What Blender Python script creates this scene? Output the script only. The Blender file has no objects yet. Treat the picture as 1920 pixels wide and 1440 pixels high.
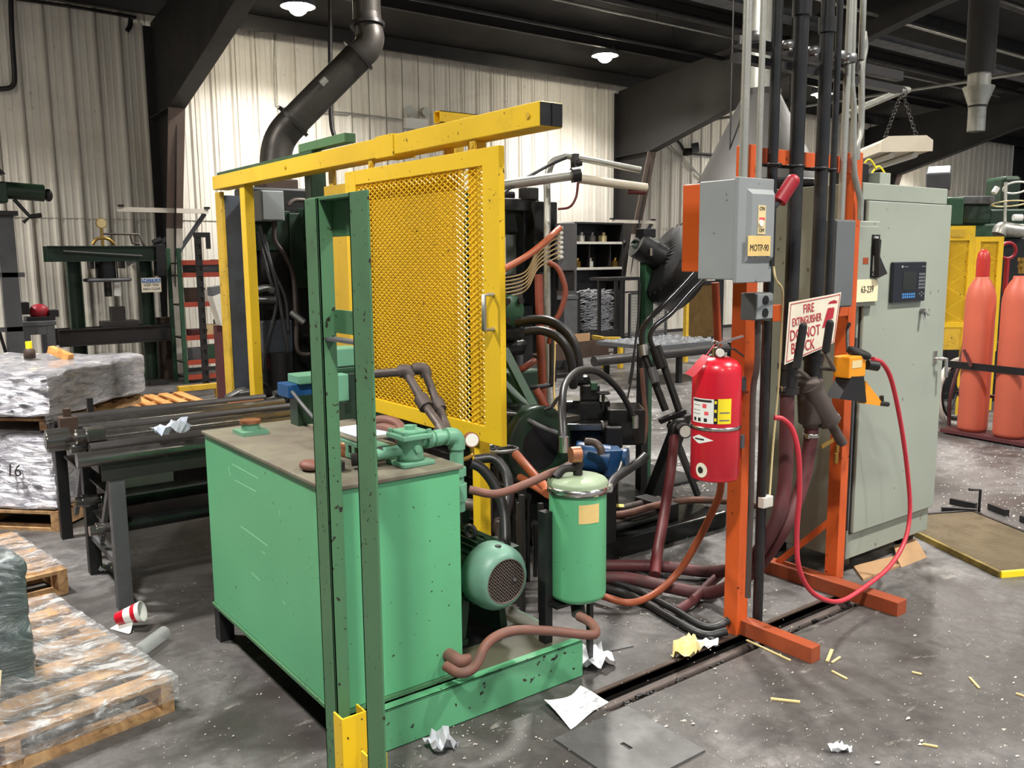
import bpy, math, random
from mathutils import Vector, Matrix, noise

S = bpy.context.scene
COL = S.collection
random.seed(7)

# ---------------------------------------------------------------- camera
F_PX = 1646.13
PITCH, ROLL, YAW = (math.radians(a) for a in (8.21975, -0.48534, 37.04473))
CAM = Vector((0, 0, 1.6))
_fw = Vector((math.sin(YAW) * math.cos(PITCH), math.cos(YAW) * math.cos(PITCH), -math.sin(PITCH)))
_rt = Vector((math.cos(YAW), -math.sin(YAW), 0))
_up = _rt.cross(_fw)
_r2 = math.cos(ROLL) * _rt + math.sin(ROLL) * _up
_u2 = -math.sin(ROLL) * _rt + math.cos(ROLL) * _up
cd = bpy.data.cameras.new('camera')
cd.sensor_width = 36
cd.lens = F_PX / 1920 * 36
cd.clip_start = 0.05
cam = bpy.data.objects.new('camera', cd)
COL.objects.link(cam)
cam.matrix_world = Matrix(((_r2.x, _u2.x, -_fw.x, CAM.x), (_r2.y, _u2.y, -_fw.y, CAM.y), (_r2.z, _u2.z, -_fw.z, CAM.z), (0, 0, 0, 1)))
S.camera = cam

# ---------------------------------------------------------------- world, exposure
w = bpy.data.worlds.new('hall_ambient')
S.world = w
w.use_nodes = True
w.node_tree.nodes['Background'].inputs[0].default_value = (0.80, 0.88, 1.0, 1)
w.node_tree.nodes['Background'].inputs[1].default_value = 0.30
S.view_settings.view_transform = 'Standard'
S.view_settings.look = 'None'
S.view_settings.gamma = 1
S.view_settings.exposure = 0.82
S.view_settings.use_curve_mapping = False
LAMP_W = 250

def at(px, py, X=None, Y=None, Z=None, d=None):
    """a point of the place seen in direction (px, py), on the plane X, Y or Z = const or at depth d"""
    r = _fw + _r2 * ((px - 960) / F_PX) - _u2 * ((py - 720) / F_PX)
    if X is not None: t = (X - CAM.x) / r.x
    elif Y is not None: t = (Y - CAM.y) / r.y
    elif Z is not None: t = (Z - CAM.z) / r.z
    else: t = d
    return CAM + r * t

# ---------------------------------------------------------------- mesh builder
def frame(axis):
    a = Vector(axis).normalized()
    t = Vector((0, 0, 1)) if abs(a.z) < 0.9 else Vector((1, 0, 0))
    u = a.cross(t).normalized()
    return a, u, a.cross(u).normalized()

def spline(pts, k=6):
    P = [Vector(p) for p in pts]
    if len(P) < 3: return P
    Q = [P[0] * 2 - P[1]] + P + [P[-1] * 2 - P[-2]]
    out = []
    for i in range(1, len(Q) - 2):
        a, b, c, d = Q[i - 1:i + 3]
        for j in range(k):
            t = j / k
            out.append(0.5 * (2 * b + (c - a) * t + (2 * a - 5 * b + 4 * c - d) * t * t + (3 * b - a - 3 * c + d) * t ** 3))
    out.append(P[-1])
    return out

class MB:
    def __init__(s): s.v = []; s.f = []; s.s = []
    def add(s, vs, fs, smooth=False):
        o = len(s.v); s.v += [Vector(v) for v in vs]
        for f in fs: s.f.append([o + i for i in f]); s.s.append(smooth)
        return s
    def box(s, a, b):
        x0, x1 = sorted((a[0], b[0])); y0, y1 = sorted((a[1], b[1])); z0, z1 = sorted((a[2], b[2]))
        return s.add([(x, y, z) for z in (z0, z1) for y in (y0, y1) for x in (x0, x1)],
                     [(0, 2, 3, 1), (4, 5, 7, 6), (0, 1, 5, 4), (2, 6, 7, 3), (0, 4, 6, 2), (1, 3, 7, 5)])
    def cbox(s, c, size, rot=None):
        c = Vector(c); h = Vector(size) / 2
        R = rot or Matrix.Identity(3)
        return s.add([c + R @ Vector((x * h.x, y * h.y, z * h.z)) for z in (-1, 1) for y in (-1, 1) for x in (-1, 1)],
                     [(0, 2, 3, 1), (4, 5, 7, 6), (0, 1, 5, 4), (2, 6, 7, 3), (0, 4, 6, 2), (1, 3, 7, 5)])
    def bar(s, p0, p1, wd, ht, upv=(0, 0, 1)):
        p0, p1 = Vector(p0), Vector(p1); a = (p1 - p0).normalized()
        u = a.cross(Vector(upv))
        if u.length < 1e-4: u = a.cross(Vector((1, 0, 0)))
        u.normalize(); n = u.cross(a).normalized()
        q = [-u * wd / 2 - n * ht / 2, u * wd / 2 - n * ht / 2, u * wd / 2 + n * ht / 2, -u * wd / 2 + n * ht / 2]
        return s.add([p0 + k for k in q] + [p1 + k for k in q],
                     [(3, 2, 1, 0), (4, 5, 6, 7), (0, 1, 5, 4), (1, 2, 6, 5), (2, 3, 7, 6), (3, 0, 4, 7)])
    def cyl(s, p0, p1, r, r2=None, n=16, cap=True):
        p0, p1 = Vector(p0), Vector(p1); r2 = r if r2 is None else r2
        a, u, w_ = frame(p1 - p0)
        ring = [(u * math.cos(2 * math.pi * i / n) + w_ * math.sin(2 * math.pi * i / n)) for i in range(n)]
        A = [p0 + k * r for k in ring]; Bq = [p1 + k * r2 for k in ring]
        s.add(A + Bq, [(i, i + n, (i + 1) % n + n, (i + 1) % n) for i in range(n)], True)
        if cap:
            if r > 0: s.add(A, [list(range(n))])
            if r2 > 0: s.add(Bq, [list(range(n - 1, -1, -1))])
        return s
    def tube(s, pts, r, n=10, k=6, cap=True):
        P = spline(pts, k) if k else [Vector(p) for p in pts]
        R = r if callable(r) else (lambda t: r)
        T = [(P[min(i + 1, len(P) - 1)] - P[max(i - 1, 0)]).normalized() for i in range(len(P))]
        a, u, w_ = frame(T[0]); vs = []
        for i, p in enumerate(P):
            u = (u - T[i] * u.dot(T[i])).normalized(); w_ = T[i].cross(u)
            rr = R(i / max(1, len(P) - 1))
            vs += [p + (u * math.cos(2 * math.pi * j / n) + w_ * math.sin(2 * math.pi * j / n)) * rr for j in range(n)]
        fs = [(i * n + j, i * n + (j + 1) % n, (i + 1) * n + (j + 1) % n, (i + 1) * n + j) for i in range(len(P) - 1) for j in range(n)]
        s.add(vs, fs, True)
        if cap:
            s.add(vs[:n], [list(range(n - 1, -1, -1))]); s.add(vs[-n:], [list(range(n))])
        return s
    def lathe(s, prof, o, axis=(0, 0, 1), n=24, smooth=True):
        a, u, w_ = frame(axis); o = Vector(o)
        vs = [o + a * h + (u * math.cos(2 * math.pi * j / n) + w_ * math.sin(2 * math.pi * j / n)) * r for r, h in prof for j in range(n)]
        fs = [(i * n + j, (i + 1) * n + j, (i + 1) * n + (j + 1) % n, i * n + (j + 1) % n) for i in range(len(prof) - 1) for j in range(n)]
        s.add(vs, fs, smooth)
        return s
    def prism(s, poly, ext):
        P = [Vector(p) for p in poly]; e = Vector(ext); n = len(P)
        nrm = Vector((0, 0, 0))
        for i in range(n): nrm += P[i].cross(P[(i + 1) % n])
        if nrm.dot(e) > 0: P = P[::-1]
        return s.add(P + [p + e for p in P], [list(range(n)), list(range(2 * n - 1, n - 1, -1))] + [(i + n, (i + 1) % n + n, (i + 1) % n, i) for i in range(n)])
    def sph(s, c, r, n=12, sc=(1, 1, 1)):
        c = Vector(c); m = max(4, n // 2)
        vs = [c + Vector((sc[0] * r * math.sin(math.pi * i / m) * math.cos(2 * math.pi * j / n), sc[1] * r * math.sin(math.pi * i / m) * math.sin(2 * math.pi * j / n), sc[2] * r * math.cos(math.pi * i / m))) for i in range(m + 1) for j in range(n)]
        return s.add(vs, [(i * n + j, (i + 1) * n + j, (i + 1) * n + (j + 1) % n, i * n + (j + 1) % n) for i in range(m) for j in range(n)], True)
    def torus(s, c, axis, R, r, n=24, m=8):
        a, u, w_ = frame(axis); c = Vector(c)
        vs = []
        for i in range(n):
            d = u * math.cos(2 * math.pi * i / n) + w_ * math.sin(2 * math.pi * i / n)
            vs += [c + d * (R + r * math.cos(2 * math.pi * j / m)) + a * r * math.sin(2 * math.pi * j / m) for j in range(m)]
        return s.add(vs, [(i * m + j, i * m + (j + 1) % m, ((i + 1) % n) * m + (j + 1) % m, ((i + 1) % n) * m + j) for i in range(n) for j in range(m)], True)
    def build(s, name, mat, parent=None, bev=0, org=None):
        if parent is not None: o = WL[parent]
        elif org is not None: o = Vector(org)
        else:
            lo = [min(v[i] for v in s.v) for i in range(3)]; hi = [max(v[i] for v in s.v) for i in range(3)]
            o = Vector(((lo[0] + hi[0]) / 2, (lo[1] + hi[1]) / 2, lo[2]))
        me = bpy.data.meshes.new(name)
        me.from_pydata([v - o for v in s.v], [], s.f)
        me.polygons.foreach_set('use_smooth', s.s)
        me.update()
        me.materials.append(M(mat))
        ob = bpy.data.objects.new(name, me); COL.objects.link(ob)
        if parent is not None: ob.parent = parent
        else: ob.location = o
        WL[ob] = o
        if bev:
            b = ob.modifiers.new('bevel', 'BEVEL'); b.width = bev; b.segments = 2; b.limit_method = 'ANGLE'; b.angle_limit = math.radians(40)
        return ob

WL = {}
def bx(a, b): return MB().box(a, b)
def part(name, mb, mat, parent, bev=0, label=None):
    o = mb.build(name, mat, parent, bev)
    if label: o['label'] = label
    return o
def tag(o, label, cat, group=None, kind=None):
    o['label'] = label; o['category'] = cat
    if group: o['group'] = group
    if kind: o['kind'] = kind
    return o
def thing(name, label, cat, loc, group=None):
    o = bpy.data.objects.new(name, None); COL.objects.link(o)
    o.location = Vector(loc); o.empty_display_size = 0.1; WL[o] = Vector(loc)
    return tag(o, label, cat, group)
def struct(o): o['kind'] = 'structure'; return o
def one(name, mb, mat, label, cat, group=None, bev=0, kind=None):
    return tag(mb.build(name, mat, None, bev), label, cat, group, kind)
def clone(o, delta=(0, 0, 0), parent=None, rot=0):
    c = o.copy(); COL.objects.link(c)
    if parent is None:
        c.location = o.location + Vector(delta)
        if rot: c.rotation_euler[2] += rot
    else: c.parent = parent
    WL[c] = WL[o] + Vector(delta)
    for ch in list(o.children): clone(ch, delta, c)
    return c

def text(name, s, size, o, right, up_, mat, parent, depth=0.0006, align='CENTER', sx=1.0):
    """lettering as thin raised mesh: o = centre of the line, right / up_ = directions"""
    cu = bpy.data.curves.new(name, 'FONT'); cu.body = s; cu.size = size; cu.extrude = depth
    cu.align_x = align; cu.align_y = 'CENTER'; cu.resolution_u = 3
    ob = bpy.data.objects.new(name, cu); COL.objects.link(ob)
    dg = bpy.context.evaluated_depsgraph_get(); dg.update()
    me = bpy.data.meshes.new_from_object(ob.evaluated_get(dg))
    bpy.data.objects.remove(ob); bpy.data.curves.remove(cu)
    r = Vector(right).normalized(); u = Vector(up_); u = (u - r * u.dot(r)).normalized(); n = r.cross(u)
    base = WL[parent]
    for v in me.vertices:
        v.co = Vector(o) + r * v.co.x * sx + u * v.co.y + n * v.co.z - base
    me.materials.clear(); me.materials.append(M(mat))
    me.name = name
    ob = bpy.data.objects.new(name, me); COL.objects.link(ob); ob.parent = parent; WL[ob] = base
    return ob

# ---------------------------------------------------------------- materials
def lin(c): return tuple(((x / 255) / 12.92 if x / 255 <= 0.04045 else ((x / 255 + 0.055) / 1.055) ** 2.4) for x in c) + (1,)
MATS = {}
DEF = {}
def M(k):
    if k not in MATS: MATS[k] = make(k)
    return MATS[k]
def nd(nt, t, **kw):
    n = nt.nodes.new(t)
    for a, b in kw.items(): setattr(n, a, b)
    return n
def ramp(nt, fac, stops):
    r = nd(nt, 'ShaderNodeValToRGB'); nt.links.new(fac, r.inputs[0])
    e = r.color_ramp.elements
    while len(e) < len(stops): e.new(0.5)
    for i, (p, c) in enumerate(stops):
        e[i].position = p; e[i].color = c if len(c) == 4 else tuple(c) + (1,)
    return r.outputs[0]
def mixc(nt, fac, a, b, mode='MIX'):
    m = nd(nt, 'ShaderNodeMix', data_type='RGBA', blend_type=mode)
    for sock, val in ((m.inputs[0], fac), (m.inputs[6], a), (m.inputs[7], b)):
        if hasattr(val, 'links') or hasattr(val, 'is_linked'): nt.links.new(val, sock)
        else: sock.default_value = val
    return m.outputs[2]
def nz(nt, vec, scale, detail=4, rough=0.55, dist=0.0):
    n = nd(nt, 'ShaderNodeTexNoise'); n.inputs['Scale'].default_value = scale; n.inputs['Detail'].default_value = detail
    n.inputs['Roughness'].default_value = rough; n.inputs['Distortion'].default_value = dist
    nt.links.new(vec, n.inputs['Vector']); return n.outputs['Fac']
def mapv(nt, vec, sc):
    m = nd(nt, 'ShaderNodeMapping'); m.inputs['Scale'].default_value = sc
    nt.links.new(vec, m.inputs['Vector']); return m.outputs[0]
def bump(nt, h, strength, dist, bs):
    b = nd(nt, 'ShaderNodeBump'); b.inputs['Strength'].default_value = strength; b.inputs['Distance'].default_value = dist
    nt.links.new(h, b.inputs['Height']); nt.links.new(b.outputs[0], bs.inputs['Normal'])
def new_mat(k):
    m = bpy.data.materials.new(k); m.use_nodes = True; nt = m.node_tree
    bs = nt.nodes['Principled BSDF']; tc = nd(nt, 'ShaderNodeTexCoord')
    return m, nt, bs, tc.outputs['Object']

def make(k):
    if k in SPECIAL: return SPECIAL[k](k)
    d = DEF[k]; c = lin(d['c'])
    m, nt, bs, vec = new_mat(k)
    bs.inputs['Roughness'].default_value = d.get('r', 0.5)
    bs.inputs['Metallic'].default_value = d.get('m', 0)
    if 'spec' in d: bs.inputs['Specular IOR Level'].default_value = d['spec']
    if 'coat' in d: bs.inputs['Coat Weight'].default_value = d['coat']; bs.inputs['Coat Roughness'].default_value = 0.15
    if 'e' in d:
        bs.inputs['Emission Color'].default_value = c; bs.inputs['Emission Strength'].default_value = d['e']
    if 'alpha' in d: bs.inputs['Alpha'].default_value = d['alpha']
    col = None
    if d.get('dirt', 0) > 0:
        dc = lin(d.get('dc', (48, 40, 34)))
        f = nz(nt, mapv(nt, vec, d.get('dsc', (1, 1, 1))), d.get('ds', 3.0), 6, 0.62)
        a = d['dirt']
        fac = ramp(nt, f, [(0.62 - 0.38 * a, (0, 0, 0)), (0.86 - 0.25 * a, (min(1, 0.35 + a),) * 3)])
        col = mixc(nt, fac, c, dc)
        f2 = nz(nt, vec, d.get('ds', 3.0) * 0.35, 3)
        col = mixc(nt, ramp(nt, f2, [(0.35, (0, 0, 0)), (0.7, (1, 1, 1))]), col, tuple(x * 0.8 for x in c[:3]) + (1,))
        mx = nd(nt, 'ShaderNodeMath', operation='MULTIPLY_ADD'); nt.links.new(fac, mx.inputs[0]); mx.inputs[1].default_value = 0.25; mx.inputs[2].default_value = d.get('r', 0.5)
        nt.links.new(mx.outputs[0], bs.inputs['Roughness'])
    if d.get('chip', 0) > 0:
        f = nz(nt, vec, d.get('cs', 38.0), 2, 0.5)
        g = nz(nt, vec, 4.0, 2)
        mm = nd(nt, 'ShaderNodeMath', operation='MULTIPLY_ADD'); nt.links.new(g, mm.inputs[0]); mm.inputs[1].default_value = 0.22; nt.links.new(f, mm.inputs[2])
        t = 0.865 - 0.08 * d['chip']
        fac = ramp(nt, mm.outputs[0], [(t, (0, 0, 0)), (t + 0.02, (1, 1, 1))])
        col = mixc(nt, fac, col if col is not None else c, lin(d.get('cc', (38, 34, 30))))
    if col is not None: nt.links.new(col, bs.inputs['Base Color'])
    else: bs.inputs['Base Color'].default_value = c
    if d.get('b', 0) > 0:
        bump(nt, nz(nt, mapv(nt, vec, d.get('bsc', (1, 1, 1))), d.get('bs', 40.0), 3), d['b'], 0.01, bs)
    return m

SPECIAL = {}
def special(f): SPECIAL[f.__name__] = f; return f

@special
def concrete(k):
    m, nt, bs, vec = new_mat(k)
    big = nz(nt, vec, 0.55, 5, 0.6, 0.8)
    mid = nz(nt, mapv(nt, vec, (1.0, 1.6, 1)), 2.2, 6, 0.65, 0.6)
    fine = nz(nt, vec, 26, 5, 0.7)
    c = ramp(nt, mid, [(0.30, lin((74, 73, 74))), (0.5, lin((124, 122, 122))), (0.72, lin((162, 159, 156)))])
    c = mixc(nt, ramp(nt, big, [(0.42, (1, 1, 1)), (0.6, (0, 0, 0))]), c, lin((84, 81, 79)))
    c = mixc(nt, ramp(nt, fine, [(0.3, (0.45,) * 3), (0.65, (0, 0, 0))]), c, lin((30, 28, 28)))
    soot = nz(nt, mapv(nt, vec, (1.3, 1, 1)), 5.2, 6, 0.7, 0.9)
    c = mixc(nt, ramp(nt, soot, [(0.5, (0, 0, 0)), (0.66, (0.6,) * 3)]), c, lin((58, 54, 53)))
    oil = nz(nt, vec, 1.15, 4, 0.5, 1.2)
    of = ramp(nt, oil, [(0.56, (0, 0, 0)), (0.66, (0.85,) * 3)])
    c = mixc(nt, of, c, lin((46, 41, 38)))
    rot = nd(nt, 'ShaderNodeMapping'); rot.inputs['Rotation'].default_value = (0, 0, 0.5); rot.inputs['Scale'].default_value = (3, 26, 3); nt.links.new(vec, rot.inputs['Vector'])
    scr = nz(nt, rot.outputs[0], 2.0, 5, 0.7)
    c = mixc(nt, ramp(nt, scr, [(0.66, (0, 0, 0)), (0.74, (0.5,) * 3)]), c, lin((170, 166, 160)))
    dust = nz(nt, vec, 70, 2, 0.6)
    c = mixc(nt, ramp(nt, dust, [(0.70, (0, 0, 0)), (0.76, (0.8,) * 3)]), c, lin((186, 182, 174)))
    pale = nz(nt, mapv(nt, vec, (1, 2.4, 1)), 3.4, 5, 0.7, 0.3)
    c = mixc(nt, ramp(nt, pale, [(0.62, (0, 0, 0)), (0.78, (0.7,) * 3)]), c, lin((190, 185, 176)))
    nt.links.new(c, bs.inputs['Base Color'])
    nt.links.new(ramp(nt, mid, [(0.3, (0.36,) * 3), (0.7, (0.62,) * 3)]), bs.inputs['Roughness'])
    bump(nt, fine, 0.25, 0.006, bs)
    return m

@special
def wall_paint(k):
    m, nt, bs, vec = new_mat(k)
    g = nd(nt, 'ShaderNodeNewGeometry').outputs['Position']
    streak = nz(nt, mapv(nt, g, (5, 5, 0.35)), 1.6, 6, 0.65)
    blot = nz(nt, mapv(nt, g, (1, 1, 1.1)), 0.7, 5, 0.62, 0.4)
    c = ramp(nt, streak, [(0.28, lin((218, 211, 198))), (0.55, lin((238, 233, 222)))])
    c = mixc(nt, ramp(nt, blot, [(0.5, (0, 0, 0)), (0.75, (0.45,) * 3)]), c, lin((172, 165, 156)))
    spot = nz(nt, g, 9, 4, 0.6)
    c = mixc(nt, ramp(nt, spot, [(0.66, (0, 0, 0)), (0.76, (0.5,) * 3)]), c, lin((110, 104, 96)))
    nt.links.new(c, bs.inputs['Base Color'])
    bs.inputs['Roughness'].default_value = 0.55
    return m

@special
def wrap(k):
    """stretch film pulled tight over a load: streaky, glossy"""
    m, nt, bs, vec = new_mat(k)
    st = nz(nt, mapv(nt, vec, (2.4, 2.4, 9)), 2.2, 7, 0.74, 1.6)
    bl = nz(nt, vec, 3.2, 4, 0.6, 0.5)
    c = ramp(nt, st, [(0.30, lin((120, 122, 132))), (0.44, lin((182, 183, 194))), (0.56, lin((226, 226, 234))), (0.68, lin((250, 250, 252)))])
    c = mixc(nt, ramp(nt, bl, [(0.52, (0, 0, 0)), (0.74, (0.6,) * 3)]), c, lin((118, 122, 130)))
    nt.links.new(c, bs.inputs['Base Color'])
    bs.inputs['Roughness'].default_value = 0.26; bs.inputs['Metallic'].default_value = 0.55
    bs.inputs['Coat Weight'].default_value = 0.6; bs.inputs['Coat Roughness'].default_value = 0.08
    bump(nt, st, 1.0, 0.05, bs)
    return m

@special
def wrap_dark(k):
    m, nt, bs, vec = new_mat(k)
    st = nz(nt, mapv(nt, vec, (3, 3, 8)), 1.5, 6, 0.7, 1.4)
    c = ramp(nt, st, [(0.34, lin((44, 54, 56))), (0.55, lin((92, 102, 104))), (0.7, lin((188, 196, 198)))])
    nt.links.new(c, bs.inputs['Base Color'])
    bs.inputs['Roughness'].default_value = 0.18
    bs.inputs['Coat Weight'].default_value = 0.8; bs.inputs['Coat Roughness'].default_value = 0.06
    bump(nt, st, 0.8, 0.03, bs)
    return m

@special
def film(k):
    """loose clear film: see-through, with a sharp gloss on its creases"""
    m, nt, bs, vec = new_mat(k)
    out = nt.nodes['Material Output']
    st = nz(nt, mapv(nt, vec, (3, 9, 5)), 2.6, 7, 0.7, 0.9)
    b = nd(nt, 'ShaderNodeBump'); b.inputs['Strength'].default_value = 1.0; b.inputs['Distance'].default_value = 0.05; nt.links.new(st, b.inputs['Height'])
    gl = nd(nt, 'ShaderNodeBsdfGlossy'); gl.inputs['Roughness'].default_value = 0.28; gl.inputs['Color'].default_value = (1, 1, 1, 1); nt.links.new(b.outputs[0], gl.inputs['Normal'])
    bs.inputs['Base Color'].default_value = lin((236, 236, 240)); bs.inputs['Roughness'].default_value = 0.3
    m1 = nd(nt, 'ShaderNodeMixShader'); m1.inputs[0].default_value = 0.4
    nt.links.new(gl.outputs[0], m1.inputs[1]); nt.links.new(bs.outputs[0], m1.inputs[2])
    tr = nd(nt, 'ShaderNodeBsdfTransparent'); mx = nd(nt, 'ShaderNodeMixShader')
    nt.links.new(ramp(nt, st, [(0.42, (0.16,) * 3), (0.54, (0.36,) * 3), (0.60, (0.85,) * 3), (0.66, (1.0,) * 3)]), mx.inputs[0])
    nt.links.new(tr.outputs[0], mx.inputs[1]); nt.links.new(m1.outputs[0], mx.inputs[2])
    nt.links.new(mx.outputs[0], out.inputs[0])
    return m

@special
def clear_plastic(k):
    m, nt, bs, vec = new_mat(k)
    out = nt.nodes['Material Output']
    bs.inputs['Base Color'].default_value = lin((200, 206, 206)); bs.inputs['Roughness'].default_value = 0.1
    tr = nd(nt, 'ShaderNodeBsdfTransparent'); mx = nd(nt, 'ShaderNodeMixShader'); mx.inputs[0].default_value = 0.35
    nt.links.new(tr.outputs[0], mx.inputs[1]); nt.links.new(bs.outputs[0], mx.inputs[2]); nt.links.new(mx.outputs[0], out.inputs[0])
    return m

@special
def wood(k):
    m, nt, bs, vec = new_mat(k)
    gr = nz(nt, mapv(nt, vec, (14, 1.6, 14)), 1.5, 5, 0.6, 0.5)
    c = ramp(nt, gr, [(0.3, lin((120, 88, 58))), (0.55, lin((180, 142, 100))), (0.75, lin((208, 172, 126)))])
    c = mixc(nt, ramp(nt, nz(nt, vec, 5, 4), [(0.5, (0, 0, 0)), (0.75, (0.7,) * 3)]), c, lin((92, 76, 62)))
    nt.links.new(c, bs.inputs['Base Color']); bs.inputs['Roughness'].default_value = 0.7
    return m

@special
def wood_orange(k):
    m, nt, bs, vec = new_mat(k)
    gr = nz(nt, mapv(nt, vec, (14, 1.6, 14)), 1.5, 5, 0.6, 0.5)
    nt.links.new(ramp(nt, gr, [(0.3, lin((176, 116, 58))), (0.6, lin((224, 164, 96)))]), bs.inputs['Base Color']); bs.inputs['Roughness'].default_value = 0.65
    return m

@special
def sheet_print(k):
    """white printed sheet with faint grey blocks of print"""
    m, nt, bs, vec = new_mat(k)
    f = nz(nt, mapv(nt, vec, (9, 34, 9)), 2.0, 3, 0.6)
    nt.links.new(ramp(nt, f, [(0.52, lin((238, 240, 240))), (0.66, lin((160, 164, 168)))]), bs.inputs['Base Color']); bs.inputs['Roughness'].default_value = 0.7
    return m

@special
def roof_liner(k):
    m, nt, bs, vec = new_mat(k)
    f = nz(nt, vec, 1.3, 5)
    nt.links.new(ramp(nt, f, [(0.35, lin((26, 25, 25))), (0.7, lin((50, 47, 44)))]), bs.inputs['Base Color']); bs.inputs['Roughness'].default_value = 0.8
    return m

def D(k, c, r=0.5, m=0, **kw): DEF[k] = dict(c=c, r=r, m=m, **kw)
D('green', (100, 182, 132), 0.42, dirt=0.10, ds=2.2, dc=(96, 110, 84), chip=0.25, cs=60)
D('green_lid', (146, 164, 134), 0.5, dirt=0.3, ds=6, dc=(120, 124, 100))
D('grille', (96, 84, 78), 0.5, 0.2)
D('green_skid', (96, 170, 124), 0.42, dirt=0.35, ds=4, dc=(70, 84, 62), chip=0.9, cs=40)
D('green_top', (126, 124, 106), 0.6, dirt=0.8, ds=4, dc=(100, 88, 78))
D('deck_dirty', (92, 92, 74), 0.35, dirt=0.85, ds=4, dc=(48, 42, 36))
D('hood', (54, 52, 50), 0.6, 0.1, dirt=0.4, ds=2, dc=(42, 39, 37))
D('scratch', (160, 214, 178), 0.5)
D('green_frame', (78, 122, 86), 0.45, dirt=0.22, ds=3.5, dc=(58, 62, 46), chip=1.0, cs=55, cc=(40, 36, 28))
D('green_pump', (108, 164, 134), 0.45, dirt=0.3, ds=9, dc=(110, 104, 86))
D('green_motor', (104, 146, 128), 0.42, dirt=0.35, ds=7, dc=(96, 90, 76))
D('green_dark', (34, 58, 42), 0.4, dirt=0.4, ds=4, dc=(22, 24, 20))
D('green_mach', (46, 84, 60), 0.42, dirt=0.35, ds=3, dc=(28, 36, 28))
D('yellow', (238, 196, 36), 0.42, dirt=0.16, ds=3.2, dc=(148, 116, 36), chip=0.6, cs=48, cc=(60, 48, 22))
D('yellow_worn', (150, 128, 50), 0.5, dirt=0.8, ds=9, dc=(60, 50, 32))
D('yellow_sheet_shaded', (206, 166, 42), 0.55, dirt=0.3, ds=2.2, dc=(128, 100, 40), chip=0.3)  # guard yellow with the shade behind the mesh door mixed into its base colour
D('yellow_old', (216, 176, 50), 0.5, dirt=0.42, ds=5, dc=(110, 88, 40), chip=0.8)
D('orange', (212, 92, 38), 0.42, dirt=0.18, ds=4, dc=(120, 58, 30), chip=0.5, cs=50, cc=(60, 30, 20))
D('orange_rust', (160, 74, 40), 0.55, dirt=0.4, ds=6, dc=(80, 48, 34))
D('red', (204, 26, 46), 0.3, coat=0.3)
D('red_tag', (232, 84, 92), 0.6)
D('red_handle', (164, 30, 46), 0.45, dirt=0.2, ds=10)
D('red_dark', (96, 32, 36), 0.5, dirt=0.3, ds=6)
D('hose_red', (98, 46, 50), 0.5, dirt=0.65, ds=7, dc=(70, 62, 60))
D('hose_bright', (198, 54, 68), 0.42, dirt=0.12, ds=7)
D('hose_orange', (176, 92, 58), 0.45, dirt=0.4, ds=7, dc=(96, 70, 56))
D('hose_brown', (124, 78, 64), 0.55, dirt=0.6, ds=9, dc=(88, 80, 74))
D('hose_rust', (134, 64, 46), 0.42, dirt=0.35, ds=8, dc=(80, 56, 48))
D('black_gloss', (30, 31, 33), 0.18, 0.1, coat=0.5)
D('wire_tan', (150, 128, 88), 0.5)
D('hose_black', (38, 38, 40), 0.4, dirt=0.35, ds=8, dc=(84, 80, 76))
D('pipe_black', (34, 35, 37), 0.32, dirt=0.35, ds=5, dc=(70, 66, 64))
D('pipe_iron', (92, 82, 78), 0.5, 0.3, dirt=0.4, ds=9, dc=(62, 52, 48))
D('galv', (190, 190, 182), 0.4, 0.75, dirt=0.35, ds=14, dc=(110, 108, 100))
D('steel', (150, 150, 150), 0.35, 0.8, dirt=0.35, ds=8, dc=(60, 56, 52))
D('chrome', (210, 208, 204), 0.2, 1)
D('steel_dark', (62, 60, 60), 0.4, 0.5, dirt=0.5, ds=6, dc=(36, 32, 30))
D('steel_oily', (128, 126, 122), 0.2, 0.9, dirt=0.35, ds=9, dc=(44, 38, 32))
D('steel_blue', (104, 112, 124), 0.45, 0.4, dirt=0.5, ds=3, dc=(62, 50, 44))
D('steel_grey', (96, 98, 102), 0.5, 0.2, dirt=0.4, ds=5, dc=(60, 58, 58))
D('rust_brown', (74, 58, 48), 0.6, 0.2, dirt=0.5, ds=5, dc=(44, 36, 32))
D('black', (24, 24, 26), 0.42, dirt=0.25, ds=8, dc=(52, 50, 48))
D('black_oily', (30, 32, 32), 0.16, 0.3, dirt=0.4, ds=7, dc=(54, 54, 50))
D('black_matt', (20, 20, 21), 0.7)
D('duct', (82, 78, 74), 0.42, 0.55, dirt=0.55, ds=4, dc=(50, 46, 42))
D('cab', (154, 161, 149), 0.45, dirt=0.10, ds=2.6, dc=(128, 132, 120), chip=0.35, cs=24, cc=(104, 106, 98))
D('cab_side', (134, 142, 128), 0.5, dirt=0.14, ds=2.6, dc=(110, 112, 100))
D('box_grey', (146, 151, 152), 0.45, dirt=0.16, ds=5, dc=(112, 116, 114), chip=0.3)
D('box_mid', (104, 108, 110), 0.45, dirt=0.3, ds=4, dc=(72, 72, 72))
D('seam_dark', (40, 42, 40), 0.7)
D('panel_dark', (30, 32, 40), 0.35)
D('panel_screen', (38, 40, 36), 0.2)
D('key_grey', (112, 114, 116), 0.5)
D('key_blue', (70, 130, 190), 0.5)
D('white', (236, 236, 232), 0.55)
D('white_dirty', (214, 210, 200), 0.6, dirt=0.35, ds=5, dc=(140, 132, 120))
D('col_white', (222, 214, 202), 0.55, dirt=0.3, ds=4, dc=(150, 136, 122))
D('frame_dark', (44, 42, 42), 0.6, dirt=0.4, ds=2, dc=(34, 32, 31))
D('frame_brown', (128, 112, 102), 0.6, dirt=0.3, ds=3, dc=(90, 78, 70))
D('cream', (228, 208, 156), 0.6, dirt=0.2, ds=14, dc=(190, 156, 96))
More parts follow.
